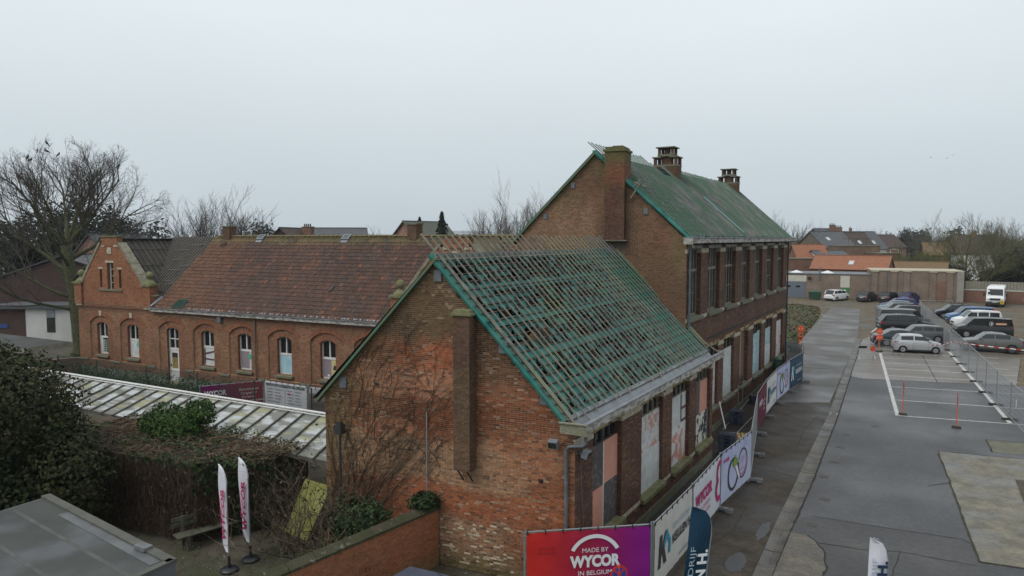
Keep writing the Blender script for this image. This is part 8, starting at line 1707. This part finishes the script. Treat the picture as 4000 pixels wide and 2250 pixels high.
    for sg in (-1, 1):
        y0 = W / 2 * .50 * sg; y1 = W / 2 * .86 * sg; b = MB(); b.hexa([(fx - .03, y0, nose + .0), (fx - .20, y1 * 1.03, nose + .02), (fx - .36, y1 * 1.06, nose + .06), (fx - .2, y0, nose + .04), (fx - .06, y0, nose + .11), (fx - .24, y1 * 1.01, nose + .15), (fx - .42, y1 * 1.05, nose + .17), (fx - .2, y0, nose + .16)]); b.build('headlight', M_HL, t, local=True)
        zt_ = min(tail, belt); b = MB(); b.hexa([(-fx + .005, y0 * 1.2, zt_ - .26), (-fx + .06, y1 * 1.0, zt_ - .26), (-fx + .24, y1 * 1.09, zt_ - .2), (-fx + .1, y0 * 1.2, zt_ - .2), (-fx + .03, y0 * 1.2, zt_ - .05), (-fx + .08, y1 * 1.0, zt_ - .03), (-fx + .28, y1 * 1.07, zt_ - .03), (-fx + .1, y0 * 1.2, zt_ - .05)]); b.build('tail_light', M_TL, t, local=True)
        xm = fx - (cf + .05) * L; MB().lathe((xm, sg * (W / 2 + .08), belt + .07), [(.02, -.1), (.075, -.07), (.085, .0), (.07, .07), (.02, .1)], 8, 'y').build('mirror', pm, t, local=True, smooth=60)
        for sp in spans[:2]:
            fh = sp[1] - .03; xh = fx - fh * L; MB().box(xh - .09, xh + .09, min(sg * (hw(xh, .86)), sg * (hw(xh, .86) + .025)), max(sg * hw(xh, .86), sg * (hw(xh, .86) + .025)), belt - .13, belt - .10).build('door_handle', pm, t, local=True)
        for f in [s_ for sp in spans[:2] for s_ in (sp[0] + .012, sp[1] + .012)]:
            xh = fx - f * L
            if min(abs(xh - xf), abs(xh - xr)) < Ra: continue
            for k in range(4): z0, z1 = .30 + k * .155, .30 + (k + 1) * .155; y0_, y1_ = hw(xh, z0) + .003, hw(xh, z1) + .003; MB().face([(xh - .006, sg * y0_, z0), (xh + .006, sg * y0_, z0), (xh + .006, sg * y1_, z1), (xh - .006, sg * y1_, z1)]).build('door_gap', M_TRIM, t, local=True)
        MB().box(xr + Ra + .02, xf - Ra - .02, min(sg * (W / 2 - .06), sg * (W / 2 - .005)), max(sg * (W / 2 - .06), sg * (W / 2 - .005)), sill - .02, sill + .09).build('sill_trim', M_TRIM, t, local=True)
        if rails: MB().ptube([(fx - (rf + .03) * L, sg * W / 2 * tumble * .93, H - .0), (fx - (rf + .06) * L, sg * W / 2 * tumble * .93, H + .05), (fx - (rr - .05) * L, sg * W / 2 * tumble * .93, H + .04), (fx - (rr - .01) * L, sg * W / 2 * tumble * .93, H - .03)], .016, 6).build('roof_rail', M_CHROME if chrome else M_TRIM, t, local=True)
    MB().box(fx - .03, fx + .012, -W * .26, W * .26, nose - .20, nose - .02).build('grille', M_TRIM, t, local=True); MB().box(fx - .06, fx + .004, -W * .40, W * .40, sill + .03, sill + .15).build('bumper_trim', M_TRIM, t, local=True); MB().box(-fx - .006, -fx + .06, -W * .40, W * .40, sill + .05, sill + .20).build('bumper_trim', M_TRIM, t, local=True); MB().box(fx, fx + .018, -.25, .25, nose - .30, nose - .20).build('number_plate', M_PLATE, t, local=True); MB().box(-fx - .012, -fx + .02, -.25, .25, .62, .72).build('number_plate', M_PLATE, t, local=True)
    return t
P_SIL = paint('silver', (.50, .51, .52), .6, .3); P_TEALC = paint('dark_teal_paint', (.035, .052, .060), .5, .3); P_DG = paint('dark_grey_paint', (.045, .048, .052), .5, .3); P_BLK = paint('black_paint', (.012, .012, .014), .2, .25); P_GR = paint('mid_grey_paint', (.11, .115, .115), .5, .35); P_OLV = paint('olive_grey_paint', (.125, .125, .118), .5, .35); P_WH = paint('white_paint', (.66, .67, .68), 0, .4); P_BLU = paint('blue_paint', (.06, .14, .29), .4, .3); P_DBL = paint('deep_blue_paint', (.012, .022, .13), .4, .3); P_SBL = paint('silver_blue_paint', (.13, .19, .27), .5, .3); P_BRN = paint('dark_brown_paint', (.032, .026, .026), .4, .3)
HATCH = dict(L=3.57, W=1.6, H=1.47, wb=2.36, wr=.275, hood=.80, cowl=.97, belt=.95, cf=.235, rf=.42, rr=.88, tf=.985, tail=.98, nose=.60, spans=((.285, .585), (.61, .86)), sill=.2)
SEDAN = dict(L=4.68, W=1.82, H=1.46, wb=2.7, wr=.32, cf=.285, rf=.43, rr=.70, tf=.86, tail=.985, tailf=.87, belt=.95, spans=((.32, .52), (.535, .72)))
EST = dict(L=4.5, W=1.8, H=1.5, wb=2.7, wr=.32, cf=.27, rf=.40, rr=.88, tf=.98, tail=.98, spans=((.305, .51), (.525, .72), (.735, .88)))
BIG = dict(L=5.15, W=2.0, H=1.82, wb=3.1, wr=.39, hood=.98, cowl=1.18, belt=1.16, cf=.27, rf=.385, rr=.90, tf=.985, tail=1.2, nose=.78, spans=((.30, .50), (.515, .69), (.705, .90)), rails=True, sill=.28)
COUPE = dict(L=4.5, W=1.84, H=1.57, wb=2.68, wr=.35, hood=.88, cowl=1.05, belt=1.06, cf=.265, rf=.40, rr=.70, tf=.955, tail=1.06, nose=.68, spans=((.30, .52), (.535, .76)), rim=M_RIMD, sill=.25)
VAN = dict(L=5.05, W=1.95, H=1.96, wb=3.1, wr=.33, hood=1.0, cowl=1.18, belt=1.12, cf=.175, rf=.31, rr=.955, tf=.992, tail=1.3, nose=.74, spans=((.225, .37),), tumble=.87)
COMBO = dict(L=4.42, W=1.85, H=1.84, wb=2.75, wr=.32, hood=.92, cowl=1.12, belt=1.06, cf=.20, rf=.35, rr=.94, tf=.99, tail=1.15, nose=.68, spans=((.26, .46), (.485, .70), (.72, .92)), tumble=.86)
MPV = dict(L=4.45, W=1.8, H=1.63, wb=2.7, wr=.32, hood=.84, cowl=1.04, belt=1.0, cf=.22, rf=.37, rr=.88, tf=.985, tail=1.02, nose=.64, spans=((.26, .48), (.495, .72), (.735, .90)), rails=True)
COMP = dict(L=4.2, W=1.78, H=1.5, wb=2.6, wr=.31, cf=.26, rf=.40, rr=.85, tf=.985, tail=1.0, spans=((.295, .53), (.545, .76)))
A12 = math.radians(12)
car('small silver hatchback beside the crowd barriers', (-.85, 66.5, PK), math.radians(13.6), P_SIL, **HATCH)
car('dark teal saloon with chrome window line behind the silver hatchback', (-2.05, 69.7, PK), math.radians(13), P_TEALC, **SEDAN)
car('dark grey estate facing left behind the saloon', (-.75, 73.6, PK), math.radians(193), P_GR, **EST)
car('big black sport utility car facing right before the grey van', (-1.95, 80.2), math.radians(17), P_BLK, **BIG)
car('dark grey panel van behind the black utility car', (-2.35, 84.6), math.radians(16), P_GR, name='parked_van', cat='van', rearglass=False, **VAN)
car('dark grey hatchback nose behind the grey van', (-2.3, 90.3), math.radians(14), P_DG, **COMP)
car('dark brown utility car facing left with red tail lamps', (-2.7, 95.0), math.radians(193), P_BRN, **dict(EST, rails=True))
car('silver grey estate facing left in the back of the left row', (-3.5, 98.6), math.radians(192), P_GR, **dict(EST, rails=True))
car('silver blue car facing left in the left row', (-3.8, 101.4), math.radians(192), P_SBL, **COMP); car('deep blue estate farthest in the left row', (-3.6, 105.6), math.radians(192), P_DBL, **EST)
car('olive grey coupe utility car right of the car park fence', (4.45, 70.15, PK), math.radians(186.4), P_OLV, **COUPE)
t = car('black panel van with round logo and orange lettering', (4.3, 80.2), math.radians(194), P_BLK, name='parked_van', cat='van', rearglass=False, **dict(VAN, L=4.75, wb=2.95, H=1.88, spans=((.24, .42),)))
Fv = Frame((0, 0, 0), (-1, 0, 0), (0, 1, 0)); vb = MB(); vb.prism(Fv, [(.15, 1.12), (1.75, 1.12), (1.95, 1.3), (1.85, 1.52), (1.6, 1.6), (.2, 1.6)], .915, .93); vb.build('side_blank', plain('blank_gloss', (.02, .02, .022), .15), t, local=True)
OFF[t] = Vector((0, 0, 0)); lettering(t, Fv, .55, 1.37, '21', .24, W_INK, .935, bold=.01); arc_strip(Fv, .50, 1.37, .17, .20, 60, 300, 16, .935).build('logo_ring', W_INK, t, local=True); MB().fbox(Fv, .85, 1.72, .93, .934, 1.28, 1.46).build('orange_strip', ink('van_orange', (.55, .26, .14)), t, local=True); lettering(t, Fv, 1.28, 1.37, 'Vastgoed Beheer', .13, W_INK, .937, width=.78)
t = car('white combi van with orange beacon on its roof', (4.2, 88.2), math.radians(195), P_WH, name='parked_van', cat='van', **COMBO); MB().lathe((-1.6, .3, 1.86), [(.09, 0), (.09, .14), (.04, .18)], 12).build('beacon', M_ORG, t, local=True)
car('blue combi van behind the white one', (3.9, 92.6), math.radians(195), P_BLU, name='parked_van', cat='van', **dict(COMBO, L=4.8, wb=3.0)); t = car('black people carrier with roof bars farthest in the right row', (2.55, 97.6), math.radians(194), P_BLK, **MPV)
for x in (.35, -.55): MB().bar((x, -.72, 1.72), (x, .72, 1.72), .06, .04).build('roof_bar', M_TRIM, t, local=True)
car('white people carrier parked at the buff brick hall', (-12.2, 116.4), math.radians(64), P_WH, **dict(MPV, rails=False, L=4.28)); car('dark grey hatchback parked at the buff brick hall', (-8.1, 117.0), math.radians(72), P_DG, **COMP); car('black estate parked at the buff brick hall', (-5.2, 117.5), math.radians(70), P_BLK, **EST); car('bright blue hatchback parked at the buff brick hall', (-2.7, 118.2), math.radians(70), P_DBL, **COMP)
# minibus
t = thing('minibus', 'white minibus with yellow school sign facing the camera by the wall', 'bus', (7.9, 119.2, 0), math.radians(-96)); L, W, H = 6.6, 2.1, 2.75
b = MB(); st_ = [(-3.3, .96, 2.6), (-3.2, 1.0, 2.72), (2.3, 1.0, 2.72), (2.75, 1.0, 2.5), (3.05, 1.0, 1.55), (3.25, .98, 1.2), (3.3, .94, .95), (3.3, .93, .5)]; n = 10
for x, w_, zt in st_: b.v += [(x, w_, .45), (x, w_ * 1.05, .8), (x, w_ * 1.05, min(1.35, zt)), (x, w_ * (.98 if zt > 1.4 else 1.02), zt - .05 if zt > 1.4 else zt), (x, w_ * .8, zt + .04), (x, -w_ * .8, zt + .04), (x, -w_ * (.98 if zt > 1.4 else 1.02), zt - .05 if zt > 1.4 else zt), (x, -w_ * 1.05, min(1.35, zt)), (x, -w_ * 1.05, .8), (x, -w_, .45)]
for i in range(len(st_) - 1):
    for k in range(n - 1): b.f.append((i * n + k, i * n + k + 1, (i + 1) * n + k + 1, (i + 1) * n + k)); b.c.append(None)
b.f += [tuple(range(n)), tuple((len(st_) - 1) * n + k for k in range(n - 1, -1, -1))]; b.c += [None, None]; b.build('body', P_WH, t, local=True, smooth=35)
MB().hexa([(3.075, -.88, 1.52), (3.075, .88, 1.52), (3.03, .88, 1.50), (3.03, -.88, 1.50), (2.80, -.84, 2.42), (2.80, .84, 2.42), (2.74, .84, 2.42), (2.74, -.84, 2.42)]).build('windscreen', M_CARGL, t, local=True)
for sg in (-1, 1):
    for k in range(4): MB().box(-2.9 + k * 1.25, -1.8 + k * 1.25, min(sg * 1.0, sg * 1.03), max(sg * 1.0, sg * 1.03), 1.45, 2.35).build('side_window', M_CARGL, t, local=True)
    MB().box(3.1, 3.32, min(sg * .62, sg * .95), max(sg * .62, sg * .95), .98, 1.15).build('headlight', M_HL, t, local=True); MB().box(2.85, 2.95, min(sg * 1.15, sg * 1.38), max(sg * 1.15, sg * 1.38), 1.45, 1.85).build('mirror', M_TRIM, t, local=True); MB().ptube([(2.9, sg * 1.0, 1.8), (2.9, sg * 1.2, 1.8)], .02, 5).build('mirror_arm', M_TRIM, t, local=True)
    for xw in (2.35, -1.9): wh = part_empty('wheel', t); OFF[wh] = Vector((0, 0, 0)); MB().lathe((xw, sg * .95, .38), [(.2, -.12), (.36, -.12), (.38, -.07), (.38, .07), (.36, .12), (.2, .12)], 20, 'y').build('tyre', M_TYRE, wh, local=True, smooth=50); MB().lathe((xw, sg * 1.02, .38), [(.04, -.03), (.22, -.03), (.22, .03), (.04, .03)], 14, 'y').build('rim', M_RIM, wh, local=True)
MB().box(3.28, 3.34, -.6, .6, .92, 1.2).build('grille', M_TRIM, t, local=True); MB().box(3.22, 3.4, -1.0, 1.0, .35, .68).build('bumper', M_TRIM, t, local=True); MB().box(3.4, 3.42, -.28, .28, .62, .74).build('number_plate', M_PLATE, t, local=True); MB().box(3.4, 3.44, .62, 1.02, .45, .95).build('school_sign', plain('sign_yellow', (.60, .40, .02), .5), t, local=True)
for y in (.74, .88): MB().box(3.44, 3.445, y - .03, y + .03, .55, .82).build('sign_figure', M_TRIM, t, local=True)
MB().box(3.0, 3.06, -.85, -.62, 2.05, 2.3).box(3.06, 3.12, -.85, -.55, 1.58, 1.7).build('window_notice', W_INK, t, local=True); MB().box(-1.2, -.4, -.4, .4, 2.74, 2.82).box(.6, 1.3, -.35, .35, 2.74, 2.8).build('roof_hatch', P_WH, t, local=True)
for k in range(5): MB().box(-3.0 + k * 1.05, -2.98 + k * 1.05, -.9, .9, 2.755, 2.765).build('roof_seam', M_TRIM, t, local=True)

# ------------------------------------------------------------------ damp winter air
hz = MB(); hz.box(-520, 420, -30, 620, -1.2, 26.0)
hm = bpy.data.materials.new('damp_air'); hm.use_nodes = True; hm.node_tree.nodes.clear(); ho = hm.node_tree.nodes.new('ShaderNodeOutputMaterial'); hv = hm.node_tree.nodes.new('ShaderNodeVolumePrincipled')
hv.inputs['Color'].default_value = (.80, .86, .90, 1); hv.inputs['Density'].default_value = 0.00022; hv.inputs['Anisotropy'].default_value = 0.2; hm.node_tree.links.new(hv.outputs[0], ho.inputs['Volume'])
o = hz.build('haze', hm); o['kind'] = 'stuff'; o['label'] = 'thin damp winter haze over the whole scene'; o['category'] = 'haze'
